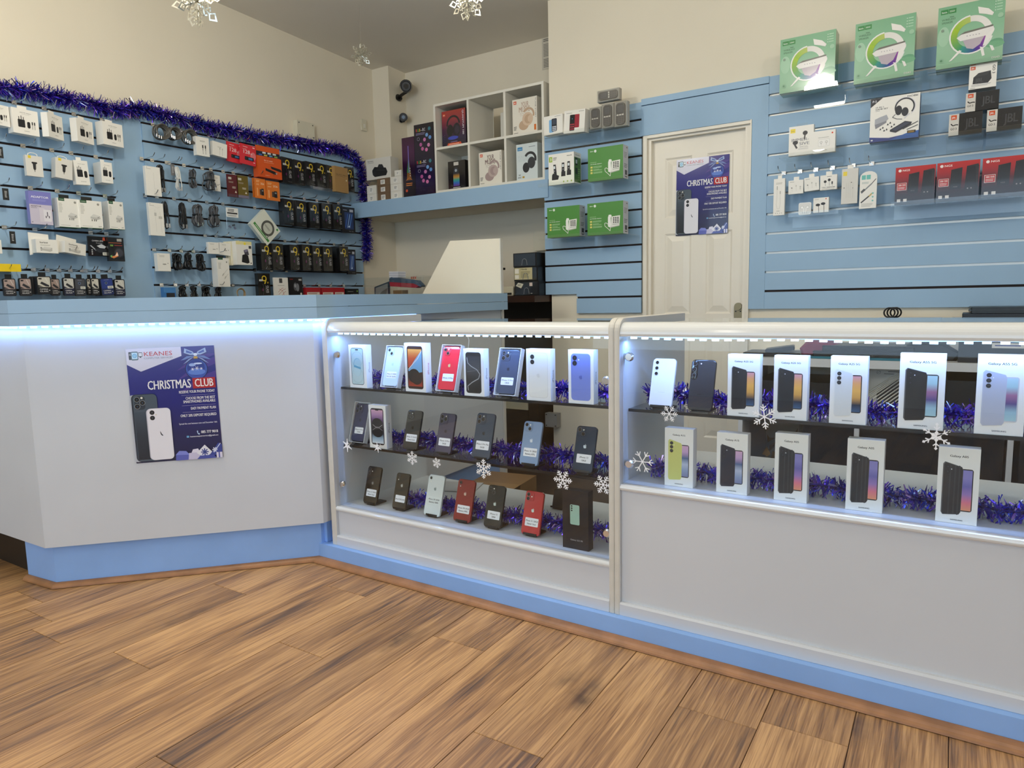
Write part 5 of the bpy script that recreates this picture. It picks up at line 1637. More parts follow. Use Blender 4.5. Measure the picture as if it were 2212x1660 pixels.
def d_watch(p, w, h, x, mb):
    p.rect(.58, .84, .88, .95, 'a8a49c'); p.greek(.14, .62, .34, .70, 2, '9acb4a'); p.greek(.40, .63, .92, .71, 1, '8a3a34'); p.greek(.05, .74, .90, .80, 1, 'a85a34')
    p.ell(.66, .36, .30, .22, '26262b', 18); p.ell(.66, .36, .24, .17, '3a3a42', 18)
    p.poly([(.10, .18), (.40, .24), (.52, .40), (.60, .22), (.30, .12)], 'e08a4a'); p.poly([(.38, .22), (.55, .38), (.60, .24)], 'f6d6c0'); p.poly([(.08, .22), (.22, .26), (.16, .14)], '7ac46a')
def d_cam(p, w, h, x, mb):
    base = {0: '2a2a30', 1: '1d1d20', 2: '20233c', 3: '34363c', 4: '22305e'}[x]
    top = {0: 'b09a92', 1: 'cfcabc', 2: 'cfcdc4', 3: '4a4d54', 4: '2c3f86'}[x]
    p.rr(.04, .03, .96, .97, .006, base, 4)
    p.rr(.07, .40, .93, .95, .005, top, 4)
    if x in (0, 1, 2):
        p.rect(.14, .82, .36, .90, '2a2a2e'); p.line(.60, .92, .80, .62, .0014, 'f0eee6')
        p.poly([(.22, .60), (.34, .70), (.84, .50), (.84, .42), (.60, .44)], '2c2c32'); p.poly([(.07, .42), (.07, .52), (.42, .42)], base)
    else:
        p.disc(.45, .72, .007, '6a7a9a', 14); p.disc(.45, .72, .004, '1a1d26', 12)
        p.rr(.52, .40, .96, .54, .001, 'ecece0'); p.greek(.56, .42, .92, .52, 2, '4a4a44'); p.greek(.30, .88, .70, .92, 1, '9aa0b8')
    p.text('CAMERA', .16, .245, .74, .315, 'd8d8d8', bold=True); p.text('GLASS', .16, .125, .74, .195, 'd8d8d8', bold=True); p.disc(.84, .22, .003, 'b8b8b8', 8)
def d_cablebox(p, w, h, x, mb):
    if x == 0:
        p.greek(.30, .74, .72, .82, 2, '9a988e')
        for k in (.50, .70):
            p.rr(k - .045, .42, k + .045, .58, .001, K0); p.rect(k - .02, .30, k + .02, .42, '2a2a2c'); p.rect(k - .012, .10, k + .012, .30, '4a4a4c')
    else:
        p.greek(.34, .62, .62, .70, 2, 'b8b6aa')
        for k in (.50, .68):
            p.rr(k - .035, .50, k + .035, .62, .001, 'c2c0b8'); p.rect(k - .010, .08, k + .010, .50, 'c8c6be')
def d_usb(p, w, h, x, mb):
    p.greek(.16, .84, .48, .90, 1, 'f2c4c6'); p.rect(.78, .88, .92, .93, 'f2c4c6'); p.ell(.82, .48, .18, .20, 'e67a80', 18)
    p.text('128', .14, .54, .62, .72, 'f6e6e6'); p.text('GB', .64, .54, .76, .60, 'f6e6e6'); p.greek(.14, .74, .40, .78, 1, 'f2b0b4')
    p.rr(.28, .22, .86, .40, .004, '181b22'); p.rr(.52, .26, .78, .36, .002, '3f76a8'); p.disc(.34, .31, .002, '8a8a90', 8); p.rect(.84, .14, .94, .18, 'f2d0d2')
def d_fire(p, w, h, x, mb):
    p.text('fire tv stick', .26, .80, .62, .86, 'f6d2bc', bold=True); p.greek(.26, .72, .70, .75, 1, 'f2b48c')
    p.poly([(.52, .58), (.96, .50), (1.0, .40), (.96, .36), (.56, .46)], '1a1a1c'); p.poly([(.30, .46), (.74, .34), (.74, .22), (.70, .20), (.30, .34)], '1a1a1c'); p.rect(.74, .22, .79, .30, 'b0b0b0')
    p.text('amazon', .28, .10, .46, .14, 'f6d2bc')
    p.l += 6
    mb.box(-w / 2, w / 2, .012, .020, h, h * 1.52, 'd8561e')
    q = Print(mb, w, h * .22, z0=h * 1.04, y=.012)
    q.rect(0, 0, 1, 1, '1c2030')
    for i, c in enumerate(('e6e6e6', 'e0e0da', 'dcdcd8')):
        q.rect(.26 + .22 * i, .58, .40 + .22 * i, .95, c)
    for i, c in enumerate(('3a66b0', 'c9c04a', '4aa0d0', '8ab04a')):
        q.rect(.10 + .22 * i, .08, .24 + .22 * i, .40, c)
def d_nineh(p, w, h, x, mb):
    p.poly([(0, .60), (0, 1), (.5, 1)], '2c2c2c')
    p.ring(.52, .80, w * .125, w * .20, 'e0c23a', 20); p.poly([(.66, .80), (.725, .76), (.60, .58), (.50, .58)], 'e0c23a')
    p.text('H', .74, .60, .88, .67, 'e0c23a', bold=True)
    p.text('GLASS', .66, .22, .86, .52, 'b8b8ba', bold=True, rot=-90); p.rect(.58, .22, .61, .54, '6a6a6c')
    p.ell(.36, .36, .10, .22, '3c3c42', 18); p.ell(.33, .36, .09, .21, '0e0e10', 18); p.ell(.36, .35, .05, .06, '6a2a5a', 12)
    p.rr(.10, .69, .38, .76, .001, 'e6e6e0'); p.rect(.13, .715, .35, .735, '6a6a68')
    p.text('9H 2.5D', .50, .06, .86, .085, '8a8a8a')
def d_kraft(p, w, h, x, mb):
    p.text('GLASS PRO', .08, .66, .90, .715, '4a3a22'); p.rect(.08, .625, .80, .632, '4a3a22'); p.disc(.86, .50, .006, 'efe4cc', 12)
def d_apple(p, w, h, x, mb):
    p.disc(.12, .96, .0016, '4a4a48', 8); p.greek(.08, .90, .40, .93, 1, 'b8b6ae')
    if x == 0:
        p.path([(.55, .80), (.55, .24), (.80, .24), (.80, .14), (.48, .14)], .0006, 'b4b2aa')
    else:
        p.path([(.42, .80), (.44, .12)], .0008, 'bcbab2'); p.path([(.76, .74), (.80, .10)], .0008, 'bcbab2'); p.rect(.64, .52, .88, .60, 'c6c4bc'); p.rect(.36, .60, .50, .70, 'c6c4bc'); p.path([(.30, .92), (.6, .84), (.85, .90)], .0006, 'c2c0b8')
def d_plain(p, w, h, x, mb):
    p.greek(.18, .78, .60, .90, 2, 'c0beb4'); p.rect(.40, .36, .66, .42, '9a9890'); p.disc(.80, .44, .003, '9a9890', 10); p.disc(.15, .92, .0012, '4a4a48', 8); p.path([(.45, .70), (.42, .5), (.5, .3)], .0006, 'c4c2b8')
def d_ssd(p, w, h, x, mb):
    p.rect(.10, .78, .40, .88, 'c9c2b4'); p.greek(.44, .38, .80, .48, 2, 'd8d0c0'); p.greek(.12, .62, .60, .70, 2, 'a89a8a')
    p.poly([(.66, .20), (.86, .20), (.76, .30)], 'e0d8c8'); p.rect(0, 0, 1, .12, '7a7488' if x else '5a3a44')
def d_sd(p, w, h, x, mb):
    p.text('256' , .50, .70, .86, .80, 'f6d8b4', bold=True); p.greek(.10, .80, .44, .92, 3, 'f4c48c'); p.greek(.10, .66, .40, .74, 2, 'f4c48c')
    p.rr(.34, .12, .92, .58, .003, 'd9782a'); p.rr(.40, .18, .60, .46, .002, '4a3a34'); p.rr(.56, .16, .80, .50, .002, '161618'); p.rect(.61, .36, .75, .44, '8a8a8a')
    p.rect(.12, .12, .22, .52, 'f0b070')
def d_pen(p, w, h, x, mb):
    p.rect(.20, .14, .88, .80, '263a6a'); p.greek(.10, .86, .42, .90, 1, 'b8b8c8'); p.rect(.60, .82, .88, .92, 'b8bcc8')
    for k in range(3):
        p.line(.24 + .16 * k, .20, .46 + .16 * k, .74, .007, ['3f66b8', '8fb0e0', '5a86d0'][k])
    p.poly([(.42, .22), (.56, .30), (.52, .36), (.60, .22)], 'c9d8f0'); p.text('9H 3D', .50, .05, .86, .08, '9a9aa2')
def d_ring(p, w, h, x, mb):
    p.ring(.58, .56, min(w, h) * .24, min(w, h) * .34, '55554e', 26); p.disc(.58, .56, min(w, h) * .235, 'c8cabc', 22); p.rect(.06, .13, .94, .24, '3c8a3a'); p.greek(.14, .16, .86, .21, 1, 'e6f0dc'); p.disc(.88, .90, .008, '4a9a4a', 14); p.greek(.40, .52, .72, .60, 2, '77776e')
def d_holder(p, w, h, x, mb):
    p.rect(0, .86, 1, 1, 'e9dfa0'); p.disc(.56, .90, .008, 'f0dc3a', 12)
    p.poly([(.46, .62), (.72, .68), (.80, .44), (.54, .38)], '4a4752'); p.poly([(.50, .64), (.68, .68), (.72, .58), (.54, .54)], '8a86a0'); p.poly([(.36, .42), (.54, .46), (.74, .40), (.80, .10), (.66, .06), (.30, .12)], '1f1d1e')
    p.rect(.80, .70, .96, .82, '3a3a3e'); p.disc(.90, .08, .004, '3a3a3e', 10)
def d_ugc(p, w, h, x, mb):
    p.rect(.10, .94, .50, 1.0, '2f5a3c'); p.disc(.80, .86, .005, '9a9890', 12); p.greek(.10, .62, .36, .84, 5, 'b8b6ac')
    p.line(.86, .62, .44, .42, .001, '8a8880'); p.line(.90, .46, .60, .32, .001, '8a8880')
    p.poly([(.36, .36), (.48, .40), (.56, .46), (.50, .48), (.38, .42)], 'c2c0b8'); p.poly([(.54, .26), (.64, .30), (.72, .36), (.66, .38), (.56, .32)], 'c2c0b8'); p.greek(.10, .06, .40, .10, 1, '9a9890')
def d_bluecard(p, w, h, x, mb):
    p.rect(0, .55, 1, 1, '4a86c4'); p.rect(.2, .1, .9, .5, '2a2a30')
def d_white(p, w, h, x, mb):
    p.rr(.38, .74, .60, .96, .002, '4a4a4a'); p.greek(.26, .60, .76, .64, 1, '9a9892')
    for a, b, c, d_ in ((.3, .18, .8, .46), (.35, .45, .7, .12), (.28, .3, .66, .5), (.5, .1, .82, .34)):
        p.path([(a, b), ((a + c) / 2 + .06, (b + d_) / 2 + .08), (c, d_)], .0022, 'b04a3c')
def d_buds(p, w, h, x, mb):
    p.rect(.72, .84, .94, .92, 'c8c8c8'); p.ell(.46, .56, .14, .20, '55575c', 18); p.ell(.62, .52, .12, .19, '7a7c82', 18); p.ell(.44, .60, .07, .09, 'a0a2a8', 12); p.disc(.86, .22, .008, 'd8d8d4', 14); p.greek(.40, .10, .66, .15, 1, 'b8b8b8'); p.rect(.06, .88, .30, .92, '8a2a2a')
def d_red(p, w, h, x, mb):
    p.rect(.08, .40, .92, .62, 'e6dcd0'); p.greek(.14, .44, .80, .58, 2, '9a5a54'); p.rect(.08, .08, .42, .40, 'f0e6e0'); 
    for k in range(6):
        p.rect(.10 + .05 * k, .10, .125 + .05 * k, .38, 'b0232c')
def d_black(p, w, h, x, mb):
    p.text('DAEWOO', .36, .34, .92, .52, 'e0e0e0', bold=True); p.greek(.12, .70, .60, .80, 1, '8a8a8a'); p.disc(.88, .78, .006, '8ac04a', 10)
def d_nokia(p, w, h, x, mb):
    if x == 0:
        p.greek(.58, .90, .92, .94, 1, '8a8880')
        p.rr(.28, .10, .52, .78, .006, '7fb4e0', 4); p.rr(.42, .14, .70, .82, .006, '20242c', 4); p.rr(.455, .50, .665, .78, .002, '3c4656'); 
        for i in range(3):
            for j in range(3):
                p.rr(.455 + .075 * i, .17 + .09 * j, .515 + .075 * i, .235 + .09 * j, .001, 'd4dae4')
    else:
        p.greek(.70, .90, .96, .94, 1, '8a8880'); p.greek(.10, .86, .40, .90, 1, '8a8880')
        p.rr(.50, .22, .74, .80, .004, 'a02236', 4); p.rr(.28, .10, .52, .80, .004, '24181c', 4); p.rr(.305, .46, .495, .76, .002, '10161e'); p.disc(.40, .62, .003, '4a9ac8', 8)
        for i in range(3):
            for j in range(3):
                p.rect(.31 + .07 * i, .14 + .10 * j, .365 + .07 * i, .20 + .10 * j, 'b03a4a')
def d_vtech(p, w, h, x, mb):
    p.text('vtech', .72, .88, .92, .925, '3a3a38', bold=True); p.rect(.02, .75, .155, .92, '9ab83a'); p.text('3', .05, .79, .125, .88, 'f6f8ec', bold=True); p.greek(.19, .79, .34, .90, 3, '6a6a64')
    p.poly([(0, .0), (1, .0), (1, .55), (.62, .40), (.3, .42), (0, .34)], 'eef0e2')
    for u, v, t in ((.30, .30, .06), (.58, .33, 0), (.80, .35, 0)):
        p.poly([(u - .17, v - .14), (u + .08, v - .14), (u + .12, v - .02), (u - .06 - t, v + .08), (u - .16, v + .02)] if t else [(u - .08, v - .08), (u + .09, v - .08), (u + .09, v + .08), (u - .07, v + .08)], '1c1c1e')
        p.poly([(u - .06 - t * .3, v), (u + .05 - t * .3, v), (u + .05 - t, v + .36), (u - .05 - t, v + .36)], '222226'); p.poly([(u - .035 - t, v + .22), (u + .03 - t, v + .22), (u + .03 - t * 1.1, v + .31), (u - .035 - t * 1.1, v + .31)], 'dfe6e8'); p.disc(u - t, v + .15, .004, '8a8c90', 8)
    for k in (.60, .75, .90):
        p.disc(k, .08, .005, 'a8bf5a', 12)
    sp, fin = side_print(mb, w, .09, h)
    sp.rect(.06, .04, .94, .84, '4f7a2c'); sp.text('vtech', .2, .90, .8, .94, '3a3a38'); sp.rr(.2, .58, .5, .82, .003, '20281c'); sp.rr(.24, .64, .46, .76, .001, 'b8c8c8'); sp.rr(.2, .30, .5, .50, .003, '20281c'); sp.greek(.55, .1, .9, .5, 6, '8aac5a')
    fin()
def d_doro(p, w, h, x, mb):
    p.text('doro', .065, .895, .155, .930, 'f2f5ee', bold=True); p.disc(.215, .91, .0075, 'f2f5ee', 14); p.line(.20, .905, .235, .92, .002, '3f8432')
    p.greek(.07, .56, .26, .58, 1, 'b8d4a8'); p.text('user friendly telephone', .07, .505, .40, .530, 'f0f4ea', bold=True)
    for i in range(3):
        p.rect(.075, .40 - .085 * i, .135, .455 - .085 * i, 'd8cf6a'); p.greek(.155, .395 - .085 * i, .42, .455 - .085 * i, 2, 'a8cc98', i)
    # telephone: handset, cord and key block
    p.poly([(.66, .22), (.90, .26), (.92, .56), (.68, .54)], 'e4e4da'); p.poly([(.66, .22), (.90, .26), (.90, .235), (.66, .195)], 'b9b9ae')
    for i in range(3):
        for j in range(4):
            p.rr(.725 + .058 * i, .335 + .048 * j, .765 + .058 * i, .368 + .048 * j, .002, '222220')
    for i in range(5):
        p.rect(.72 + .036 * i, .29, .742 + .036 * i, .305, '222220')
    p.poly([(.585, .24), (.655, .20), (.67, .30), (.66, .50), (.69, .56), (.67, .60), (.61, .60), (.585, .52)], 'f0f0e8')
    p.path([(.60, .30), (.53, .36), (.49, .34), (.50, .26), (.58, .18), (.645, .10), (.655, .20)], .0028, 'ececE2'.lower())
    sp, fin = side_print(mb, w, .07, h)
    sp.greek(.2, .62, .85, .80, 4, '8a8c90'); sp.rect(.35, .05, .8, .26, '3c3c40'); sp.rect(.4, .08, .75, .12, 'c8c8c8'); sp.rect(.6, .92, .85, .95, '55575c'); sp.greek(.2, .32, .85, .46, 3, '6a6c70')
    fin()
def d_hoco(p, w, h, x, mb):
    p.grad(0, 0, 1, 1, ['93bf9c', '9cc6a6', '8cbf9a', '7fb48e'])
    p.ell(.10, .52, .09, .16, 'a9d0b2', 18); p.ell(.90, .30, .10, .05, '6fa884', 16); p.ell(.88, .26, .14, .05, '7ab48c', 16)
    p.rect(.04, .88, .155, .955, '3b8a4c'); p.rect(.16, .88, .275, .955, '3b8a4c'); p.text('hoco.', .055, .90, .14, .93, 'e6f2e6', bold=True); p.greek(.175, .90, .26, .93, 2, 'cfe6d0')
    p.text('WIRELESS', .06, .775, .27, .805, '4a6a52'); p.text('SPEAKER', .06, .725, .23, .755, '4a6a52'); p.greek(.18, .815, .25, .835, 1, '4a6a52')
    for i in range(4):
        p.disc(.86, .93 - .045 * i, .002, 'e6f2e6', 6); p.rect(.88, .922 - .045 * i, .96, .938 - .045 * i, 'b4dabc')
    cu, cv = .52, .48
    p.ring(cu, cv, .052, .076, ['f1efe9', 'e6e4dc'], 14, 20, 95)
    p.ring(cu, cv, .050, .076, ['b8c86a', '9ac43c'], 10, 95, 150); p.ring(cu, cv, .050, .076, ['a8c83a', '3c9a6a'], 12, 150, 235); p.ring(cu, cv, .050, .076, ['3c9a8a', '3a3a9a'], 8, 235, 285); p.ring(cu, cv, .050, .076, ['5a3a9a', 'a04aa0'], 6, 285, 345)
    p.ring(cu, cv, .074, .080, 'eef0ea', 22, 95, 345)
    p.poly([(.40, .40), (.46, .27), (.56, .24), (.66, .30), (.72, .42)], 'c0b4be')
    p.poly([(.30, .46), (.40, .52), (.84, .56), (.86, .50), (.74, .42), (.36, .40)], 'efece8'); p.poly([(.34, .50), (.42, .54), (.84, .575), (.84, .55)], '77766f')
    p.poly([(.74, .42), (.86, .52), (.86, .48), (.76, .28), (.70, .26)], 'f2f0ea')
    for k in range(5):
        p.disc(.46 + .045 * k, .465, .002, '9a96a0', 6)
    p.poly([(.60, .90), (.76, .84), (.84, .76), (.82, .72), (.72, .76), (.62, .79)], 'f2efe8')
    for a, b in ((.30, .20), (.66, .70), (.80, .84)):
        p.poly([(a + (.05 if a < .5 else 0), .26), (a + (.09 if a < .5 else .05), .24), (b + .04, .11 + (.06 if a > .7 else 0)), (b, .10 + (.06 if a > .7 else 0))], 'f2f0ea')
    p.disc(.08, .62, .006, '8aa08e', 10); p.disc(.08, .13, .010, '8fb89a', 12); p.disc(.08, .13, .005, '5f8f6c', 8); p.disc(.94, .70, .010, 'a6ceae', 12)
    p.text('DS43', .84, .035, .96, .065, 'e9ede4', bold=True)
    sp, fin = side_print(mb, w, .09, h)
    sp.rect(0, 0, 1, 1, '4f9062'); fin()
def d_go(p, w, h, x, mb):
    p.rect(.04, .82, .22, .96, 'd8562a'); p.text('JBL', .07, .86, .19, .92, 'f6e2d8', bold=True)
    p.poly([(.16, .50), (.34, .66), (.78, .70), (.82, .36), (.70, .20), (.14, .22)], '1e1e20'); p.poly([(.16, .50), (.34, .66), (.78, .70), (.66, .54)], '2e2e30'); p.text('JBL', .24, .28, .52, .44, '4a4a4c', bold=True)
    p.greek(.10, .10, .86, .20, 3, 'a8a8a8'); p.text('GO 3', .84, .55, .94, .92, '3a3a3c', bold=True, rot=-90); p.greek(.06, .03, .26, .06, 1, '6a6a6a')
def d_go2(p, w, h, x, mb):
    p.rect(0, 0, .30, 1, 'd8d4cc'); p.rect(.06, .74, .23, .95, 'd8562a'); p.text('JBL', .085, .80, .205, .88, 'f6e2d8', bold=True); p.path([(.06, .56), (.12, .46), (.22, .50), (.28, .48)], .004, '222224'); p.text('GO 3', .05, .26, .24, .36, '2a2a2c', bold=True)
    p.rect(.30, .0, 1, 1, '232325'); p.text('JBL', .50, .32, .88, .72, '47474a', bold=True); p.text('1', .44, .62, .47, .72, '47474a')
def d_game(p, w, h, x, mb):
    p.poly([(0, 1), (.25, 1), (0, .80)], '1c1c24'); p.text('P-5', .035, .91, .125, .96, 'e8e8f0', bold=True)
    p.text('DOBE', .74, .930, .96, .965, '22222a', bold=True); p.text('12 IN 1', .10, .775, .28, .805, '33333c', bold=True); p.text('GAME SET', .10, .730, .36, .760, '33333c', bold=True); p.greek(.10, .70, .20, .715, 1, '8a8a92')
    p.ring(.70, .72, .034, .040, '2a2a30', 22, -40, 200); p.ring(.70, .72, .040, .043, 'd9d9de', 22, -50, 150); p.ell(.58, .66, .07, .11, '1e1e24', 16); p.ell(.71, .61, .07, .10, '26262c', 16); p.path([(.52, .58), (.46, .52), (.55, .47), (.66, .45)], .003, '55555c'); p.line(.80, .56, .70, .46, .005, 'd0d0d6')
    p.poly([(.10, .40), (.10, .52), (.20, .56), (.34, .60), (.38, .50), (.34, .46)], 'a9abb2'); p.poly([(.10, .40), (.12, .30), (.34, .42), (.34, .46)], '85878e')
    for a, b in ((.22, .28), (.27, .31), (.37, .37), (.42, .40), (.30, .24), (.35, .26), (.45, .31), (.50, .35)):
        p.poly([(a - .02, b - .02), (a + .022, b - .012), (a, b + .03)], '1e1e22')
    p.poly([(.42, .24), (.72, .40), (.86, .36), (.84, .31), (.54, .16), (.42, .20)], '23232b'); p.poly([(.46, .235), (.72, .375), (.82, .35), (.54, .20)], '3c3f52')
    p.line(.68, .22, .98, .36, .003, '2c2c32'); p.line(.76, .20, .98, .28, .003, '2c2c32')
    p.poly([(0, .0), (1, 0), (1, .12), (.72, .10), (.40, .06), (0, .12)], '2a3a86'); p.poly([(.4, .0), (1, 0), (1, .16), (.75, .12)], '2f5fa8'); p.rect(.77, .11, .94, .175, '2c2416'); p.greek(.79, .12, .92, .165, 2, 'c0963a'); p.rect(.03, .03, .07, .06, 'e8e8f0')
def d_imm(p, w, h, x, mb):
    p.rect(.06, .78, .26, .92, 'f0d63a'); p.text('baseus', .09, .83, .23, .86, '3a3a2a')
    p.text('IMMER-', .10, .48, .82, .58, '8f8f92', bold=True); p.text('SIVE', .42, .34, .84, .44, '8f8f92', bold=True); p.text('SPATIAL', .44, .26, .80, .30, '9f9f9f'); p.text('ACOUSTICS', .40, .19, .80, .23, '9f9f9f')
    p.ell(.66, .74, .10, .075, '2c2a2a', 14); p.line(.66, .70, .63, .52, .006, '3a3634'); p.ell(.27, .44, .11, .07, '2c2a2a', 14); p.line(.22, .42, .34, .24, .008, '3a3634')
def d_budsbox(p, w, h, x, mb):
    p.disc(.86, .86, .004, 'd84a2a', 12); p.rr(.22, .28, .76, .62, .006, 'dedcd6'); p.rr(.24, .30, .74, .60, .005, 'f1efea')
    for k in (.36, .60):
        p.ring(k, .48, .004, .0055, '9c9a96', 12); p.line(k, .46, k, .34, .0012, '9c9a96')
    p.greek(.22, .66, .74, .72, 1, 'c0beb8'); p.greek(.34, .10, .66, .14, 1, '9c9a96')
def d_light(p, w, h, x, mb):
    p.greek(.2, .84, .8, .90, 2, 'c0bdb2'); p.path([(.32, .74), (.32, .52), (.26, .30), (.36, .18), (.54, .18), (.62, .30), (.60, .62)], .0010, 'b4b2a8'); p.rr(.28, .70, .36, .80, .001, 'b4b2a8'); p.rr(.56, .58, .64, .66, .001, 'b4b2a8'); p.greek(.3, .10, .6, .13, 1, '9a988e')
    for k in range(4):
        p.disc(.22 + .18 * k, .055, .0022, 'b0aea4', 8)
def d_earpods(p, w, h, x, mb):
    for a, b in ((.24, .44), (.52, .58), (.80, .50)):
        p.disc(a, b, .0035, 'c2c0b8', 12); p.path([(a, b), (a + .02, .2)], .0008, 'bcbab0')
    p.disc(.22, .46, .0022, '3a3a3a', 8); p.greek(.10, .84, .40, .92, 1, 'b0aea6'); p.rect(.76, .30, .84, .46, 'd0cec6')
def d_typec(p, w, h, x, mb):
    p.greek(.40, .86, .70, .92, 1, '6a6a68')
    for a, b in ((.30, .56), (.54, .66)):
        p.disc(a, b, .0065, '1a1a1c', 14); p.path([(a, b), (a + .02, .26)], .0012, '1a1a1c')
    p.rr(.68, .36, .76, .54, .001, '1a1a1c'); p.path([(.72, .36), (.73, .24)], .0012, '1a1a1c'); p.text('TYPE-C EARPHONES', .10, .13, .90, .20, '3a3a3a', bold=True); p.greek(.1, .04, .9, .09, 1, '9a9890')
def d_baseus(p, w, h, x, mb):
    p.rect(.08, .80, .32, .92, 'f0d63a'); p.disc(.60, .60, .0022, '2a2a2a', 8); p.disc(.16, .46, .0022, '2a2a2a', 8)
    for k in (.30, .42, .54, .70):
        p.path([(k, .60), (k + .01, .16)], .0006, 'b4b2aa')
    p.disc(.70, .44, .002, '8a8880', 8)
def d_aux(p, w, h, x, mb):
    p.rect(.10, .78, .34, .90, '6cc0b4'); p.rect(.38, .78, .62, .90, '6cc0b4'); p.greek(.12, .66, .55, .72, 2, 'a8b8b4')
    p.line(.10, .42, .70, .66, .006, '8a8e90'); p.line(.10, .44, .30, .52, .010, '55585a'); p.line(.10, .16, .60, .34, .006, '3a3c3e'); p.line(.56, .32, .74, .40, .006, 'c0a860'); p.line(.70, .66, .94, .78, .003, '2c2c2e')
    for k in range(3):
        p.disc(.78, .40 - .10 * k, .004, '7ac0b8', 10)
    p.greek(.12, .04, .84, .14, 3, 'c0beb4')
def d_podcase(p, w, h, x, mb):
    p.rr(.04, .04, .96, .96, .010, 'dfdcd4', 4)
    for a in (.28, .72):
        p.disc(a, .60, .007, 'f6f4ee', 14); p.ring(a, .60, .006, .0075, 'b8b5ac', 14); p.line(a + (.10 if a < .5 else -.10), .55, .5 + (-.08 if a < .5 else .08), .2, .003, 'f4f2ea')
    for a in (.34, .5, .66):
        p.rect(a - .03, .08, a + .03, .24, 'c2bfb6')
def d_buds2(p, w, h, x, mb):
    p.disc(.82, .90, .003, 'd84a2a', 10); p.greek(.08, .86, .36, .92, 1, 'b0aea6')
    for a, b in ((.30, .52), (.64, .58)):
        p.ell(a, b, .15, .09, '18181a', 14); p.line(a + .05, b, a + .07, .0, .0022, '18181a')
def d_ngs(p, w, h, x, mb):
    p.grad(0, 0, 1, 1, ['161314', '2a1214', '5a1418', 'a81c20', 'c42a26'])
    p.disc(.11, .91, .0065, 'f2e6e2', 14); p.text('NGS', .17, .885, .36, .935, 'f2e6e2', bold=True)
    p.poly([(.32, .30), (.34, .80), (.60, .84), (.58, .28)], '1b1718'); p.poly([(.66, .22), (.70, .86), (.96, .90), (.98, .84), (.97, .24)], '191516'); p.poly([(.70, .86), (.96, .90), (.98, .80), (.94, .30), (.90, .84)], '2c2627')
    p.line(.37, .34, .38, .76, .001, '3a3334'); p.text('NGS', .40, .34, .50, .37, '7a7475'); p.rect(.68, .22, .92, .36, '26201f'); p.disc(.74, .29, .003, '8a8486', 10); p.disc(.82, .29, .003, '8a8486', 10)
    p.rect(.05, .38, .29, .58, 'e6dcd8'); p.rect(.06, .39, .28, .57, 'b8262a'); p.text('SB150', .08, .50, .26, .545, 'f2e6e2', bold=True); p.greek(.08, .41, .26, .48, 2, 'e6c8c4')
    for a in (.06, .22):
        p.rr(a, .07, a + .09, .15, .001, 'd8d4d0')
DRAW = {'adapter': d_adapter, 'adapter2': d_adapter2, 'carcharger': d_car, 'adaptorcard': d_adaptorcard, 'ugreen': d_ugreen, 'horizon': d_horizon, 'lenscard': d_lens, 'watchcard': d_watch, 'camglass': d_cam, 'cablebox': d_cablebox, 'usbcard': d_usb,
        'firestick': d_fire, 'nineh': d_nineh, 'kraft': d_kraft, 'applebox': d_apple, 'plainbox': d_plain, 'ssdcard': d_ssd, 'sdcard': d_sd, 'bluepen': d_pen, 'ringbox': d_ring, 'holdercard': d_holder, 'ugreencable': d_ugc, 'bluecard': d_bluecard,
        'whitecard': d_white, 'buds': d_buds, 'redcard': d_red, 'blackcard': d_black, 'nokia': d_nokia, 'vtech': d_vtech, 'doro': d_doro, 'hoco': d_hoco, 'go': d_go, 'go2': d_go2, 'gameset': d_game, 'immersive': d_imm, 'budsbox': d_budsbox, 'lightning': d_light,
        'earpods': d_earpods, 'typec': d_typec, 'baseus': d_baseus, 'auxcard': d_aux, 'podcase': d_podcase, 'budsbox2': d_buds2, 'ngs': d_ngs}
BODY = {'adaptorcard': '8a88c4', 'lenscard': '151518', 'watchcard': '17171a', 'camglass': '1c1c20', 'usbcard': 'd8303c', 'firestick': 'd8561e', 'nineh': '1a1a1b', 'kraft': 'b08a56', 'sdcard': 'e0782a', 'bluepen': '18191f', 'buds': '17171a',
        'redcard': 'b0232c', 'blackcard': '17171a', 'doro': '4a8a38', 'hoco': '8abf98', 'go2': '242426', 'ngs': '241214', 'bluecard': '3a76b4', 'ringbox': 'dfe2d4', 'carcharger': 'dddad2', 'baseus': 'd9d6ce'}

def place(o, base, u, z, off, yw, rl, h=None):
    if base == 'L':
        o.location = (XL + off, u, z)
        o.rotation_euler = (0, -R(rl), R(90 + yw))
    else:
        o.location = (u, YB - off, z)
        o.rotation_euler = (0, -R(rl), R(yw))
    return o

def cable_mesh(w, h, d, x):
    col = {0: '232325', 1: 'e9e8e2', 2: '4a4a4d', 3: '55565a', 4: '1c1c1e', 5: '161617'}[x]
    r = random.Random(int(w * 1e4) + x)
    mb = MB()
    n = {0: 8, 1: 4, 2: 7, 3: 12, 4: 4, 5: 12}[x]
    rad = .0030 if x != 1 else .0022
    zn = h * .55
    for i in range(n):
        a = w * .5 * (.12 + .80 * ((i + .5) / n) ** .8)
        y = d * (r.random())
        top = h * r.uniform(.88, .98)
        bot = h * r.uniform(.02, .12)
        pts = []
        for k in range(17):
            t = k / 16 * 2 * PI
            zz = (top + bot) / 2 - (top - bot) / 2 * math.cos(t)
            pinch = .30 + .70 * min(1, abs(zz - zn) / (h * .35))
            xx = a * math.sin(t) * pinch
            pts.append((xx + r.uniform(-.001, .001), y + .006 * math.sin(2 * t + i), zz))
        mb.tube(pts[:-1], rad, 6, col, closed=True)
    return mb, col

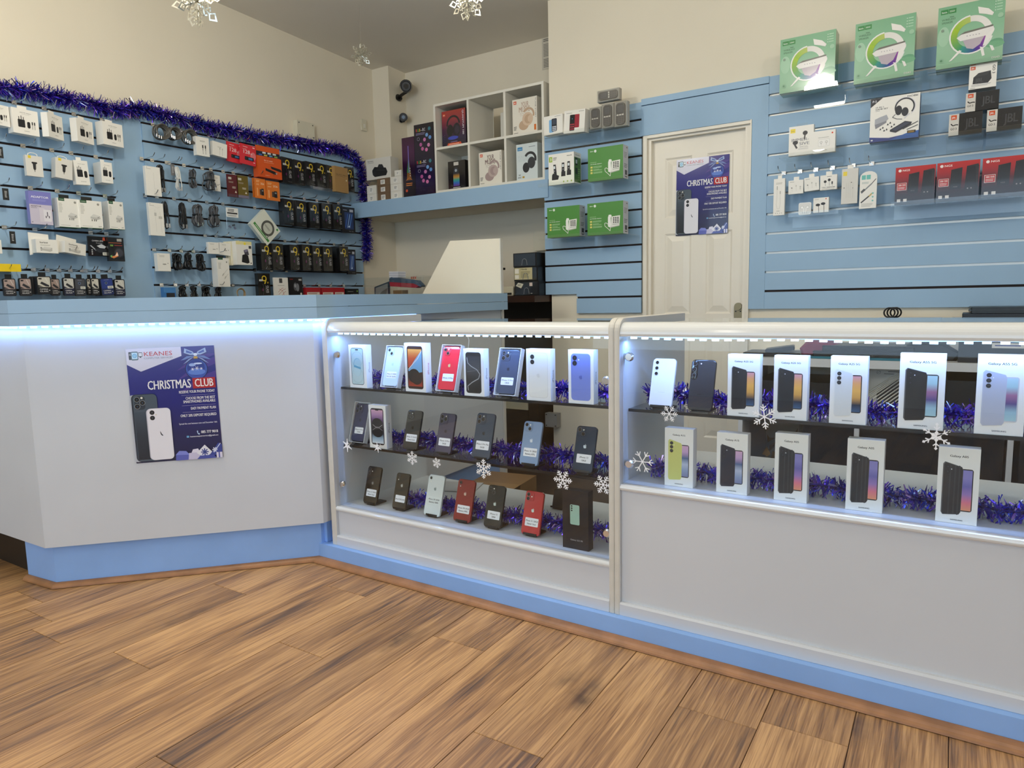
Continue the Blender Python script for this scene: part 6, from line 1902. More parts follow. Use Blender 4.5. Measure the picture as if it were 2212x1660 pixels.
def coil_mesh(w, h, d, x):
    col = {0: '5a5751', 1: '55524c', 2: '9a8058'}[x]
    mb = MB()
    R_ = min(w, h) * .42
    for i in range(10 if x != 2 else 3):
        pts = []
        for k in range(20):
            g = 2 * PI * k / 20
            rr_ = R_ * (1 - .09 * (i % 4))
            pts.append((rr_ * math.cos(g), d * i / 10 + .003 * math.sin(3 * g + i), h / 2 + rr_ * math.sin(g)))
        mb.tube(pts, .0036 if x != 2 else .0024, 6, col, closed=True)
    return mb, col

HOOKS = []
CARDS_THIN = {'lenscard', 'usbcard', 'ssdcard', 'sdcard', 'whitecard', 'auxcard', 'camglass', 'tag'}
for base, kind, u, z, w, h, d, off, yw, rl, x, label in ITEMS:
    nm, cat = CATS[kind]
    if kind == 'nineh':
        w = min(w, .100)
        d = max(d, .045) if off > .09 else d
    if kind in ('cable', 'coil'):
        mb, col = (cable_mesh if kind == 'cable' else coil_mesh)(w, h, d, x)
        o = mb.build(nm, PLASTIC, smooth=True)
        place(o, base, u, z, off, yw, rl)
        if kind == 'cable':
            MB().box(-w * .22, w * .22, -.002, d + .002, h * .50, h * .56, '1a1a1a' if x != 1 else 'd8d8d2').build('cable_tie', PLASTIC, o)
            for s in (-1, 1):
                if x in (0, 1, 3, 4):
                    MB().box(s * w * .16 - .004, s * w * .16 + .004, -.006, .001, h * .06, h * .20, 'b8b8b8' if x else '8a8a8a').build('plug', CHROME if x == 3 else PLASTIC, o)
        else:
            for k, (a, b) in enumerate(((-.40, .12), (-.28, .06), (-.16, .04))):
                if x != 2:
                    MB().cyl((a * w, -.004, b * h), (a * w, -.004, b * h + .016), .004, n=8).build('plug', CHROME, o)
    elif kind == 'tag':
        mb, p = carton(w, h, d, '1d1e1f' if 'grey' not in label else '77787a')
        p.greek(.3, .2, .75, .8, 5, 'c8c8c8')
        o = place(mb.build(nm, PLASTIC), base, u, z, off, yw, rl)
    elif kind == 'bag':
        mb = MB().prism([(-w / 2, 0), (w / 2, 0), (w / 2, h), (-w / 2, h)], 0, d, 'd8d8da', ch=.003)
        o = place(mb.build(nm, FILM), base, u, z, off, yw, rl)
        hm, hp = carton(w, h * .42, .0006, 'e6e6e2')
        hp.rect(.08, .35, .92, .50, '1f1f22'); hp.greek(.15, .58, .7, .88, 2, '3a3a3c'); hp.greek(.1, .08, .9, .28, 2, '8a8a8a')
        hm.build('header_card', CARD, o, (0, -.0012, h * .55))
        for k, (a, b, c_) in enumerate(((-.2, .12, 30), (.1, .2, -20), (.2, .08, 60))):
            MB().box(-.009, .009, .003, .009, -.005, .005, '2a2a30' if k % 2 else '6a6a86').build('plug', PLASTIC, o, (a * w, 0, b * h), (0, R(c_), 0))
    elif kind in ('clearphone', 'clearphoneside'):
        side = kind == 'clearphoneside'
        W_, H_ = (h, w) if side else (w, h)
        mb = MB().box(-W_ / 2, W_ / 2, .012, d, 0, H_, 'a9a398')
        o = mb.build(nm, CARD)
        tag(o, label, cat)
        if side:
            o.rotation_euler = (0, R(-90), 0)
            o.location = (u + w / 2, YB - off, z + h / 2)
        else:
            place(o, base, u, z, off, yw, rl)
        MB().prism([(-W_ / 2, 0), (W_ / 2, 0), (W_ / 2, H_), (-W_ / 2, H_)], 0, .0118, 'ffffff', ch=.0015).build('clear_cover', FILM, o)
        ph = MB()
        ph.prism(rrect(-W_ * .36, W_ * .36, H_ * .06, H_ * .94, W_ * .24, 5), .0035, .0116, '4e4b47', ch=.002)
        q = Print(ph, W_, H_, y=.0034)
        q.rr(.22, .50, .78, .90, W_ * .16, '1a1b1d', 4); q.rr(.28, .55, .72, .84, .003, '34363a')
        for i in range(3):
            q.rr(.22 + .20 * i, .43, .38 + .20 * i, .475, .002, 'd0ccc2')
            for j in range(4):
                q.rr(.22 + .20 * i, .12 + .075 * j, .38 + .20 * i, .165 + .075 * j, .002, '2a2a2a')
        ph.build('keypad_phone', PLASTIC, o)
        continue
    else:
        cols = None
        if kind == 'doro':
            cols = {1: 'c2c5cb', 4: '3f7a30', 5: '3f7a30'}
        elif kind == 'hoco':
            cols = {5: '6aa07c', 1: '4f9062'}
        elif kind == 'ugreen':
            cols = {5: '3c6a48'}
        elif kind == 'gameset':
            cols = {1: '26336f', 5: '26336f'}
        if kind == 'auxcard':
            mb = MB()
            pts = [(-w / 2, 0), (w / 2, 0), (w / 2, h * .84)]
            for i in range(1, 8):
                g = R(180 * i / 8)
                pts.append((w / 2 * math.cos(g), h * .84 + h * .16 * math.sin(g)))
            pts.append((-w / 2, h * .84))
            mb.prism(pts, 0, d, W0)
            p = Print(mb, w, h)
        elif kind in ('camglass', 'podcase'):
            mb = MB().prism(rrect(-w / 2, w / 2, 0, h, .007, 3), 0, d, BODY.get(kind, W0))
            p = Print(mb, w, h)
        else:
            mb, p = carton(w, h, d, BODY.get(kind, W0) if kind != 'ssdcard' else ('5a1c22' if x == 0 else '6a5a22'), cols)
        DRAW[kind](p, w, h, x, mb)
        glossy = kind in ('hoco', 'nineh', 'ngs', 'ugreen', 'podcase', 'go2', 'lenscard', 'watchcard')
        o = place(mb.build(nm, GLOSS if glossy else CARD), base, u, z, off, yw, rl)
        # hang tabs
        if kind in ('adapter', 'adapter2', 'earpods', 'typec', 'baseus', 'lightning'):
            MB().box(-w * .18, w * .18, d * .5, d * .5 + .0008, h, h + .018, W0).build('hang_tab', CARD, o)
        elif kind in ('carcharger',):
            MB().tube([(-w * .28, d * .5, h), (-w * .26, d * .5, h + .010), (-w * .1, d * .5, h + .015), (w * .1, d * .5, h + .015), (w * .26, d * .5, h + .010), (w * .28, d * .5, h)], .002, 5, 'f2f2ee').build('hang_loop', CARD, o)
        elif kind == 'ugreen':
            MB().box(-w * .30, w * .18, d * .5, d * .5 + .001, h, h + .020, '1b1d1c').build('hang_tab', PLASTIC, o)
        elif kind == 'ugreencable':
            MB().box(-w * .30, w * .30, d * .5, d * .5 + .001, h, h + .016, '1b1d1c').build('hang_tab', PLASTIC, o)
        elif kind == 'horizon':
            MB().prism([(-w * .62, -h * .15), (-w * .5, -h * .1), (w * .32, h), (w * .32, h * 1.42), (-w * .62, h * 1.52)], d * .9, d * .9 + .001, W0).build('hang_tab', CARD, o)
        elif kind == 'camglass':
            MB().box(-w * .26, w * .26, d * .5, d * .5 + .001, h, h + .020, '1b1d1f').build('hang_tab', PLASTIC, o)
            if x in (1, 4) and d > .02:
                for k in range(2):
                    MB().prism(rrect(-w / 2, w / 2, 0, h, .007, 3), 0, .008, '26262a' if x == 1 else '1f2a52').build('pack_behind', CARD, o, (-.008 - .006 * k, d + .001 + .009 * k, 0))
        elif kind == 'holdercard':
            for k in range(3):
                MB().box(-w / 2, w / 2, 0, .006, 0, h, 'ebe6cf').build('pack_behind', CARD, o, (-.012 - .008 * k, d + .002 + .008 * k, .002 * k), (0, R(-3 - 2 * k), 0))
        elif kind == 'immersive':
            MB().box(-w * .22, w * .22, d * .5, d * .5 + .001, h, h + .014, 'e2e0da').build('hang_tab', FILM, o)
    tag(o, label, cat)
    if kind == 'ringbox':
        s_ = .105
        o.rotation_euler = (0, R(48), o.rotation_euler.z)
        # a square pack turned on its corner: keep its centre where the hook holds it
        cz_ = z + h / 2
        g = R(48)
        o.location.z = cz_ - (h / 2) * math.cos(g)
        o.location.y = u - (h / 2) * math.sin(g)
    if kind in HANG and not (kind == 'nineh' and z > 1.75):
        HOOKS.append((base, u, z + h, off))

# chrome hooks in the slots
plate = MB().box(-.011, .011, -.003, -.0005, -.009, .010).build('display_hook', CHROME)
plate_me = plate.data
bpy.data.objects.remove(plate)
pr = MB().tube([(0, -.002, 0), (0, -.05, -.003), (0, -.115, .001), (0, -.128, .010), (0, -.134, .018)], .0022, 6).build('prong', CHROME, smooth=True)
prong_me = pr.data
bpy.data.objects.remove(pr)
extra = [('L', 1.56, 1.21, .1), ('L', 2.06, 1.21, .1), ('L', 2.60, 1.94, .1), ('B', -.90, 1.43, .1)]
for base, u, zt, off in HOOKS:
    if base == 'L':
        sl = SLOTS['L1'] if u < 2.2 else SLOTS['L2']
    else:
        sl = SLOTS['M'] if u < -1.6 else SLOTS['R']
    zs = min(sl, key=lambda s: abs(s - zt - .012))
    if abs(zs - zt) > .075:
        zs = zt + .012
    o = bpy.data.objects.new('display_hook', plate_me)
    C.objects.link(o)
    place(o, base, u, zs, .0, 0, 0)
    q = bpy.data.objects.new('prong', prong_me)
    C.objects.link(q)
    q.parent = o
    if base == 'L':
        tag(o, 'chrome prong hook slotted into the left slatwalls', 'hook', 'chrome hooks on the left slatwalls')
    else:
        tag(o, 'chrome prong hook slotted into the right slatwall', 'hook', 'chrome hooks on the right slatwall')

# clear acrylic shelves
def acrylic(label, base, u0, u1, z, dep=.15, lip=.018):
    mb = MB()
    mb.box(u0, u1, -dep, -.001, z - .003, z)
    mb.box(u0, u1, -dep - .003, -dep, z - .003, z + lip)
    mb.box(u0, u1, -.004, -.001, z - .05, z - .003)
    loc, rz = FRAME[base]
    o = mb.build('acrylic_shelf', ACRY, None, loc, (0, 0, rz))
    return tag(o, label, 'shelf', 'clear acrylic shelves on the slatwalls')
acrylic('clear shelf carrying the black glass boxes and the brown one', 'L', 3.13, 3.86, 1.800, .10)
acrylic('clear shelf under the two white phone boxes', 'B', -2.20, -1.89, 1.962, .17)
acrylic('clear shelf under the clear boxed keypad phones', 'B', -1.87, -1.62, 1.958, .17)
acrylic('clear shelf under the cordless phone box', 'B', -2.20, -1.93, 1.681, .17)
acrylic('clear shelf under the upper green phone box', 'B', -1.91, -1.62, 1.674, .17)
acrylic('clear shelf under the lower left green phone box', 'B', -2.20, -1.91, 1.374, .17)
acrylic('clear shelf under the lower right green phone box', 'B', -1.89, -1.62, 1.370, .17)
acrylic('clear shelf under the left ring speaker box', 'B', -.86, -.55, 1.981, .18)
acrylic('clear shelf under the middle ring speaker box', 'B', -.54, -.23, 1.967, .18)
acrylic('clear shelf under the right ring speaker box', 'B', -.20, .10, 1.971, .18)
acrylic('clear shelf under the white earbud boxes', 'B', -.82, -.55, 1.682, .16)
acrylic('clear shelf under the gaming headset box', 'B', -.46, -.20, 1.698, .17)
acrylic('clear shelf under the lower left black speaker box', 'B', -.12, .02, 1.685, .17)
acrylic('clear shelf under the lower right black speaker box', 'B', .03, .18, 1.684, .17)
acrylic('clear shelf under the small earphone boxes', 'B', -.78, -.55, 1.401, .11)
acrylic('clear shelf under the red speaker boxes', 'B', -.32, .20, 1.406, .17)
# yellow shelf strip at the left edge
ys = MB().box(1.20, 1.565, -.11, -.105, 1.196, 1.232, 'f2cf1e').box(1.20, 1.565, -.105, -.0005, 1.200, 1.203, 'e8c51a').build('ticket_strip', PLASTIC, None, *[FRAME['L'][0], (0, 0, FRAME['L'][1])])
tag(ys, 'yellow ticket strip at the left photo edge', 'ticket strip')

# ------------------------------------------------------------------ alcove: shelf, cube unit and what stands on them
YS = 3.868
sh = MB().box(-3.945, -2.226, YS + .018, 4.354, 1.690, 1.752).build('alcove_shelf', SHELFW)
tag(sh, 'deep white shelf with a blue front across the alcove', 'shelf')
bx('fascia', BLUE, -3.938, -2.226, YS, YS + .018, 1.643, 1.753, sh)
bx('underside', WALLW, -3.945, -2.226, YS + .018, 4.354, 1.652, 1.690, sh)
cu = empty('cube_shelf', (-2.687, 3.875, 1.7535))
tag(cu, 'white six-compartment cube shelf in the alcove', 'shelf unit')
inv = Matrix.Translation((2.687, -3.875, -1.7535))
def KC(o):
    o.parent = cu
    o.matrix_parent_inverse = inv
    return o
x0, x1, z0, z1 = -3.122, -2.252, 1.7535, 2.342
for i in range(4):
    xx = x0 + (x1 - x0) * i / 3
    t = .008
    a, b = (xx, xx + 2 * t) if i == 0 else (xx - 2 * t, xx) if i == 3 else (xx - t, xx + t)
    KC(bx('upright', SHELFW, a, b, 3.875, 4.165, z0, z1 - .0005))
for zz in (z0, (z0 + z1) / 2 - .008, z1 - .016):
    KC(bx('board', SHELFW, x0 + .0161, x1 - .0161, 3.8755, 4.1648, zz, zz + .0155))
KC(bx('back_panel', SHELFW, x0 + .016, x0 + .30, 4.160, 4.164, z0 + .016, z1 - .016))
KC(bx('back_panel', SHELFW, x1 - .30, x1 - .016, 4.160, 4.164, z0 + .016, z1 - .016))
ZL, ZU = 1.7695, 2.0555

def plain_carton(name, cat, label, x0, x1, y, z, h, d, col, draw=None, mt=CARD, cols=None, yw=0):
    w = x1 - x0
    mb, p = carton(w, h, d, col, cols)
    if draw:
        draw(p, w, h, mb)
    o = mb.build(name, mt, None, ((x0 + x1) / 2, y, z + .0004), (0, 0, R(yw)))
    return tag(o, label, cat)
def headphones(p, cu_, cv, s, c1, c2):
    p.ring(cu_ + .02, cv + .10, s * .62, s * .80, c1, 20, -20, 190)
    p.ell(cu_ - .14, cv - .10, .15, .17, c1, 18); p.ell(cu_ + .16, cv - .06, .17, .20, c2, 20); p.ell(cu_ + .17, cv - .06, .12, .145, c1, 18)
def q_quantum(p, w, h, mb):
    p.grad(0, 0, 1, 1, ['171428', '241a3c', '4a1f3e', '8c2f3a', 'a8382e'])
    p.rect(.05, .86, .15, .93, 'd8562a'); p.text('JBL', .06, .88, .14, .91, 'f6e2d8', bold=True)
    p.ring(.48, .62, .045, .058, '1a1620', 20, 0, 190); p.ell(.34, .46, .14, .16, '16131c', 18); p.ell(.62, .46, .16, .18, '1e1a28', 18); p.ell(.63, .46, .10, .12, '2c2438', 16); p.path([(.22, .46), (.26, .30), (.40, .26)], .004, '16131c')
    p.ell(.46, .25, .22, .05, '3a4ab8', 18); p.poly([(.20, .05), (.82, .05), (.78, .12), (.24, .12)], 'd8502c'); p.greek(.28, .06, .74, .11, 1, 'f2b49a'); p.greek(.36, .13, .66, .16, 1, '9a8ab8')
    p.text('QUANTUM 100', .865, .30, .925, .96, 'd8d0dc', bold=True, rot=-90)
    for i in range(8):
        p.disc(.06 + (i % 2) * .05, .14 + .03 * i, .001, 'c8c0d8', 6)
def q_music(tone):
    def f(p, w, h, mb):
        p.rect(.05, .86, .17, .95, 'd8562a'); p.text('JBL', .065, .885, .155, .925, 'f6e2d8', bold=True)
        p.text('YOUR', .36, .76, .66, .90, tone[2], bold=True); p.text('MUSIC', .26, .62, .72, .76, tone[2], bold=True); p.text('YOUR', .30, .50, .60, .60, mixc(tone[2], 'efe9dc', .5))
        p.ring(.66, .52, w * .17, w * .24, tone[0], 20, -20, 150); p.ell(.46, .24, .20, .14, tone[0], 18); p.ell(.62, .40, .22, .19, tone[1], 20); p.ell(.64, .40, .15, .13, tone[0], 18); p.ell(.72, .40, .10, .10, tone[1], 16)
        p.greek(.05, .12, .18, .24, 4, '4a4a48'); p.greek(.05, .03, .24, .06, 1, '6a6a66'); p.text('TUNE 510BT', .93, .40, .965, .96, '5a5a58', rot=-90); p.rect(.88, .06, .96, .22, 'd8722a') if tone[3] else None
    return f
def q_pure(p, w, h, mb):
    p.rect(.06, .82, .30, .92, '3a86b8'); p.text('soundcore', .09, .85, .27, .88, 'e6f0f6'); p.greek(.60, .88, .92, .92, 1, '8a9498')
    p.text('PURE BASS', .08, .60, .70, .68, 'c6d2d4', bold=True); p.text('NO NOISE', .08, .51, .62, .59, 'c6d2d4', bold=True)
    p.ring(.66, .56, w * .20, w * .30, '2c2e31', 22, -20, 150); p.ell(.46, .34, .16, .14, '26282b', 18); p.ell(.72, .46, .18, .16, '34373b', 18)
    p.text('ANC', .06, .06, .24, .10, '3a3e42', bold=True); p.rect(.28, .055, .38, .11, 'b8963a'); p.line(.10, .17, .20, .13, .002, '3a3e42'); p.line(.10, .13, .20, .17, .002, '3a3e42')
def q_toy(p, w, h, mb):
    p.rect(.34, .84, .62, .96, 'c8c4bc'); p.rr(.06, .06, .94, .80, .004, '0e0e12'); p.ell(.46, .60, .16, .18, '2c3038', 16); p.disc(.46, .66, .010, '9aa4b0', 12)
    p.grad(.30, .10, .66, .55, ['6a3a8a', '3a6ac0', '3aa08a', 'c08a3a', '2a2c34']); p.greek(.28, .03, .72, .075, 1, 'd8d8d8')
def q_rgb1(p, w, h, mb):
    p.grad(0, 0, 1, 1, ['150f1c', '1c1224', '2a142c', '4a1848', '3c1638'])
    p.poly([(.30, .30), (.70, .30), (.54, .62), (.46, .62)], '8a5a2a'); p.poly([(.34, .42), (.60, .42), (.53, .64), (.47, .64)], '4a8a4a'); p.rect(.47, .42, .53, .86, '7a6ac0')
    p.path([(.26, .30), (.5, .34), (.74, .30)], .003, 'd8803a'); p.greek(.24, .20, .78, .26, 2, 'd8803a')
    for k in range(4):
        p.rect(.58, .36 + .04 * k, .62, .38 + .04 * k, 'f0ece0')
    p.disc(.28, .13, .010, 'd8502c', 14)
def q_rgb2(p, w, h, mb):
    p.grad(0, 0, 1, 1, ['1c1230', '241840', '1a1430', '1c1430', '14101f'])
    for b in (.90, .46):
        for i, (c, k) in enumerate(zip('RGB-IC', ('e8504a', '6ac04a', 'e8c03a', 'e8e8f0', 'e8e8f0', 'e8e8f0'))):
            p.text(c, .10 + .085 * i, b, .16 + .085 * i, b + .04, k, bold=True)
        p.greek(.10, b - .05, .60, b - .015, 2, '8a82a8'); p.ring(.22, b - .10, .010, .0115, 'c8c4d8', 16)
        for a, q, c in ((.42, .16, 'c86aa0'), (.62, .14, 'd87aac'), (.34, .22, 'b85a98'), (.54, .28, 'c87ab0'), (.74, .20, 'd88ab8'), (.66, .34, '7aa8e0'), (.82, .30, '6a9ad8'), (.80, .42, '3a7a8a')):
            vv = b - .46 + q + .06
            p.poly([(a + .014 / w * math.cos(R(60 * i)), vv + .014 / h * math.sin(R(60 * i))) for i in range(6)], c)
plain_carton('headphone_box', 'headphone box', 'dark orange and purple gaming headphone box in the cube shelf', -3.094, -2.892, 3.93, ZU, .243, .09, '2a1c30', q_quantum, GLOSS)
plain_carton('headphone_box', 'headphone box', 'cream box with beige headphones, upper right cube', -2.498, -2.316, 3.90, ZU, .216, .08, 'e6e0d2', q_music(('c2a488', 'd6bca2', 'b89a86', True)))
plain_carton('toy_box', 'toy box', 'black windowed toy box in the lower left cube', -3.030, -2.885, 3.90, ZL, .185, .10, '16161a', q_toy, GLOSS)
plain_carton('headphone_box', 'headphone box', 'cream box with pink-grey headphones, lower middle cube', -2.762, -2.582, 3.89, ZL, .208, .08, 'e8e2d4', q_music(('a8928e', 'bca8a2', '6a4a4a', False)))
plain_carton('headphone_box', 'headphone box', 'pale box with black headphones, lower right cube', -2.475, -2.318, 3.90, ZL, .224, .08, 'd3dcdc', q_pure)
plain_carton('storage_box', 'box', 'white box at the back of the empty upper middle cube', -2.690, -2.560, 4.05, ZU, .200, .08, 'd8d4c8')
ZS = 1.7530
plain_carton('light_box', 'light box', 'shorter dark lamp box with a coloured light beam', -3.474, -3.358, 3.94, ZS, .425, .09, '1c1324', q_rgb1, GLOSS)
plain_carton('light_box', 'light box', 'taller dark lamp box with pink and blue hexagons', -3.356, -3.180, 3.94, ZS, .498, .09, '1c1430', q_rgb2, GLOSS)
def q_small(p, w, h, mb):
    p.rect(.28, .20, .62, .80, 'f2f0ea') if True else None
    p.greek(.32, .30, .58, .72, 3, '6a6862')
k = 0
for (a, b, z, h, c, lb) in ((-3.826, -3.732, 0, .062, 'e6e2d8', 'lowest white carton at the left end of the alcove shelf'), (-3.826, -3.732, .063, .062, 'e6e2d8', 'upper white carton at the left end of the alcove shelf'),
                        (-3.721, -3.596, 0, .060, '77604a', 'lowest of three brown cartons'), (-3.721, -3.596, .061, .052, '77604a', 'middle of three brown cartons'), (-3.721, -3.596, .114, .052, '77604a', 'topmost of three brown cartons'),
                        (-3.590, -3.480, 0, .060, 'e4e0d6', 'lowest white carton beside the dark lamp boxes'), (-3.590, -3.480, .061, .052, 'e4e0d6', 'middle white carton beside the dark lamp boxes'), (-3.590, -3.480, .114, .052, 'e4e0d6', 'third white carton beside the dark lamp boxes'), (-3.545, -3.480, .167, .040, 'e4e0d6', 'small topmost white carton beside the dark lamp boxes')):
    plain_carton('small_carton', 'carton', lb, a, b, 3.93, ZS + z, h, .11, c, q_small)
def q_bag(p, w, h, mb):
    p.text('horizon', .06, .86, .30, .92, '4a4844', bold=True); p.greek(.06, .78, .34, .83, 2, '9a988e')
    p.poly([(.26, .22), (.24, .44), (.34, .60), (.80, .50), (.86, .30), (.80, .14), (.34, .12)], '1e1e20'); p.poly([(.46, .56), (.52, .70), (.66, .68), (.72, .52)], '2c2c2f'); p.line(.26, .22, .24, .40, .003, '8a8a8a'); p.line(.40, .44, .78, .38, .002, '4a4a4c')
plain_carton('bag_box', 'box', 'large white box with a black bag picture on the small cartons', -3.832, -3.598, 3.945, ZS + .1675, .152, .09, 'dcd8cf', q_bag, yw=3)

# security cameras on the wall
def cctv(label, wallpt, head, r, L_, aim):
    root = empty('security_camera', wallpt)
    tag(root, label, 'camera', 'black security cameras')
    h_ = Vector(head) - Vector(wallpt)
    aim = Vector(aim).normalized()
    MB().cyl(h_ - aim * L_ * .5, h_ + aim * L_ * .5, r, r * 1.04, 20).build('housing', BLACKP, root, smooth=True)
    hd = MB().cyl(h_ + aim * L_ * .5, h_ + aim * (L_ * .5 + .004), r * .92, r * .80, 20)
    ob = hd.build('lens_ring', BLACKP, root)
    MB().cyl(h_ + aim * (L_ * .5 + .003), h_ + aim * (L_ * .5 + .007), r * .45, n=16, col='0a0a0d').build('lens', PHONE, ob)
    so = MB()
    upv = (Vector((0, 0, 1)) - aim * aim.z).normalized()
    sd = aim.cross(upv)
    for i in range(9):
        g0, g1 = R(-20 + 220 * i / 9), R(-20 + 220 * (i + 1) / 9)
        q = lambda g, t: tuple(h_ + (sd * math.cos(g) + upv * math.sin(g)) * r * 1.14 + aim * t)
        so.face([q(g0, -L_ * .45), q(g1, -L_ * .45), q(g1, L_ * .62), q(g0, L_ * .62)])
    so.build('sun_hood', BLACKP, root, smooth=True)
    MB().cyl((0, 0, 0), h_ * .12, .028, n=14).build('base', BLACKP, root)
    MB().tube([(0, 0, 0), tuple(h_ * .4 + Vector((0, 0, -.01))), tuple(h_ - Vector((0, 0, r * .9)))], .012, 8).build('bracket', BLACKP, root, smooth=True)
cctv('large black bullet security camera high in the alcove corner', (-3.776, 4.262, 2.575), (-3.668, 4.235, 2.636), .041, .13, (.62, -.74, -.22))
cctv('small black security camera below the large one', (-3.776, 4.285, 2.425), (-3.722, 4.255, 2.425), .029, .05, (.60, -.76, -.22))
# boxes, switch and notice on the walls
def wall_box(name, cat, label, m, x0, x1, y0, y1, z0, z1, screws=None):
    o = bx(name, m, x0, x1, y0, y1, z0, z1)
    tag(o, label, cat)
    for s in screws or ():
        MB().cyl(s[0], s[1], .004, n=8).build('screw', BLACKP, o)
    return o
wall_box('junction_box', 'junction box', 'pale junction box on the left wall above the tinsel', CREAMP, -3.944, -3.90, 3.365, 3.515, 2.150, 2.262, [((-3.901, y, z), (-3.898, y, z)) for y in (3.38, 3.50) for z in (2.165, 2.247)])
sw = wall_box('wall_switch', 'switch', 'small white switch plate on the left wall near the corner', CREAMP, -3.944, -3.934, 4.015, 4.070, 2.315, 2.400)
bx('rocker', SHELFW, -3.934, -3.930, 4.034, 4.051, 2.335, 2.365, sw)
wall_box('junction_box', 'junction box', 'grey junction box with four screws low on the pilaster', GREYP, -2.252, -2.166, 3.835, 3.884, .195, .285, [((x, 3.835, z), (x, 3.832, z)) for x in (-2.242, -2.176) for z in (.205, .275)])
wall_box('wall_socket_box', 'switch', 'beige control box on the alcove wall beside the middle slatwall', CREAMP, -2.600, -2.500, 4.30, 4.353, 1.352, 1.482)
nt = MB().box(-.075, .075, 0, .002, 0, .21, 'cfc8b8')
p = Print(nt, .15, .21)
p.greek(.08, .86, .5, .96, 2, '55524c'); p.greek(.08, .40, .5, .80, 9, '77746c', 2); p.greek(.08, .06, .5, .34, 6, '6a675f', 4)
nt = nt.build('notice_sheet', CARD, None, (-2.462, 4.351, 2.575))
tag(nt, 'printed notice sheet high on the alcove wall by the pilaster', 'notice')

# desk in the alcove with drawers, monitor and clutter
dk = bx('desk', DARKW, -3.93, -2.235, 3.70, 4.345, .996, 1.036)
tag(dk, 'dark wood worktop across the alcove', 'desk')
bx('desk_end', DARKW, -2.30, -2.276, 4.05, 4.34, 0.0, .9955, dk)
bx('desk_end', DARKW, -3.90, -3.876, 3.75, 4.34, 0.0, .9955, dk)
bx('void_board', mat('dark_board', '1b1512', .6), -3.87, -2.226, 4.20, 4.22, .05, .9955, dk)  # near-black board stands in for the shaded void below the desk
def drawer(label, x0, x1, y0, y1, z0, z1, sticker=None):
    o = MB().box(x0, x1, y0 + .004, y1, z0, z1).build('drawer_box', BLACKP)
    tag(o, label, 'drawer', 'black storage drawers stacked on the desk')
    f = MB().box(x0 + .008, x1 - .008, y0, y0 + .0038, z0 + .006, z1 - .006, '2a2d33').build('drawer_front', PHONE, o)
    cx = (x0 + x1) / 2
    hp = MB()
    pts = [(cx - .020, z0 + .010)]
    for i in range(9):
        g = R(180 - 180 * i / 8)
        pts.append((cx + .016 * math.cos(g), z0 + .034 + .016 * math.sin(g)))
    pts.append((cx + .020, z0 + .010))
    hp.tube([(a, y0 - .002, b) for a, b in pts], .0018, 5, '8a9098').build('pull', PLASTIC, f)
    if sticker:
        sm = MB()
        q = Print(sm, x1 - x0, z1 - z0, x0=x0, z0=z0, y=y0 - .0006)
        sticker(q)
        sm.build('label', CARD, f)
def st_mid(q):
    q.rect(.03, .12, .78, .95, 'c9c29a'); q.rect(.05, .55, .22, .88, 'f0efe6'); q.rect(.05, .18, .22, .45, 'f0efe6'); q.text('Handy', .30, .80, .56, .90, '2a2a26', bold=True); q.greek(.30, .25, .72, .70, 5, '8a8460')
def st_low(q):
    q.poly([(.06, .70), (.16, .92), (.38, .82), (.28, .52)], 'e0dfd0'); q.greek(.14, .68, .28, .82, 2, '6a6a60'); q.rect(.62, .66, .74, .90, 'e0d0c6'); q.greek(.66, .12, .74, .20, 1, 'c8c8c8')
drawer('top black drawer box on the desk', -2.452, -2.278, 3.80, 4.05, 1.218, 1.305)
drawer('middle black drawer box with a printed label', -2.448, -2.270, 3.80, 4.05, 1.128, 1.217, st_mid)
drawer('bottom black drawer box with a paper note', -2.445, -2.262, 3.80, 4.05, 1.0365, 1.127, st_low)
# card machine and papers right of the end panel
cm = MB().prism(rrect(-2.568, -2.470, 1.0365, 1.098, .010), 3.82, 3.92, 'd2ceba', ch=.006).build('card_printer', PLASTIC)
tag(cm, 'cream desk device with a curved front beside the drawer boxes', 'printer')
bx('paper_slot', BLACKP, -2.555, -2.48, 3.817, 3.82, 1.045, 1.058, cm)
bk = bx('router', BLACKP, -2.50, -2.445, 4.06, 4.12, 1.0365, 1.150)
tag(bk, 'black upright router behind the cream desk device', 'router')
# tall screen peeking out left of the end panel
mo = MB().box(-2.96, -2.56, 3.52, 3.55, 1.215, 1.255).build('monitor_shelf', BLACKP)
mo2 = MB().box(-.18, .18, 0, .05, 0, .050, '141416').build('label_printer', PLASTIC, None, (-2.72, 3.76, 1.155))
bpy.data.objects.remove(mo)
tag(mo2, 'black flat-topped device showing left of the sloping end panel', 'printer')
MB().box(-.195, .195, -.01, .06, .050, .064, '1c1c1e').build('lid', PLASTIC, mo2)
MB().box(-.16, .16, .0, .05, -.118, -.001, 'cfcaba').build('stand', PLASTIC, mo2)

# clear tray with tools, pads and a picture frame on the desk
tr = MB()
tx0, tx1, ty0, ty1, tz = -3.70, -3.13, 3.72, 3.95, 1.0365
for a in ((tx0, tx1, ty0, ty0 + .003), (tx0, tx1, ty1 - .003, ty1), (tx0, tx0 + .003, ty0 + .003, ty1 - .003), (tx1 - .003, tx1, ty0 + .003, ty1 - .003), (-3.345, -3.342, ty0 + .003, ty1 - .003)):
    tr.box(*a, tz, tz + .155)
tr = tr.build('clear_tray', ACRY)
tag(tr, 'clear divided tray on the alcove desk', 'tray')
pf = MB().box(-.075, .075, 0, .012, 0, .115, '2c3a48')
p = Print(pf, .15, .115)
p.rect(.08, .1, .92, .9, '8a8c88'); p.poly([(.1, .12), (.8, .12), (.9, .6), (.5, .5)], '5a5c58')
pf = pf.build('picture_frame', CARD, None, (-3.60, 3.80, 1.0368), (R(-16), R(-14), 0))
tag(pf, 'tilted dark picture frame inside the clear tray', 'frame')
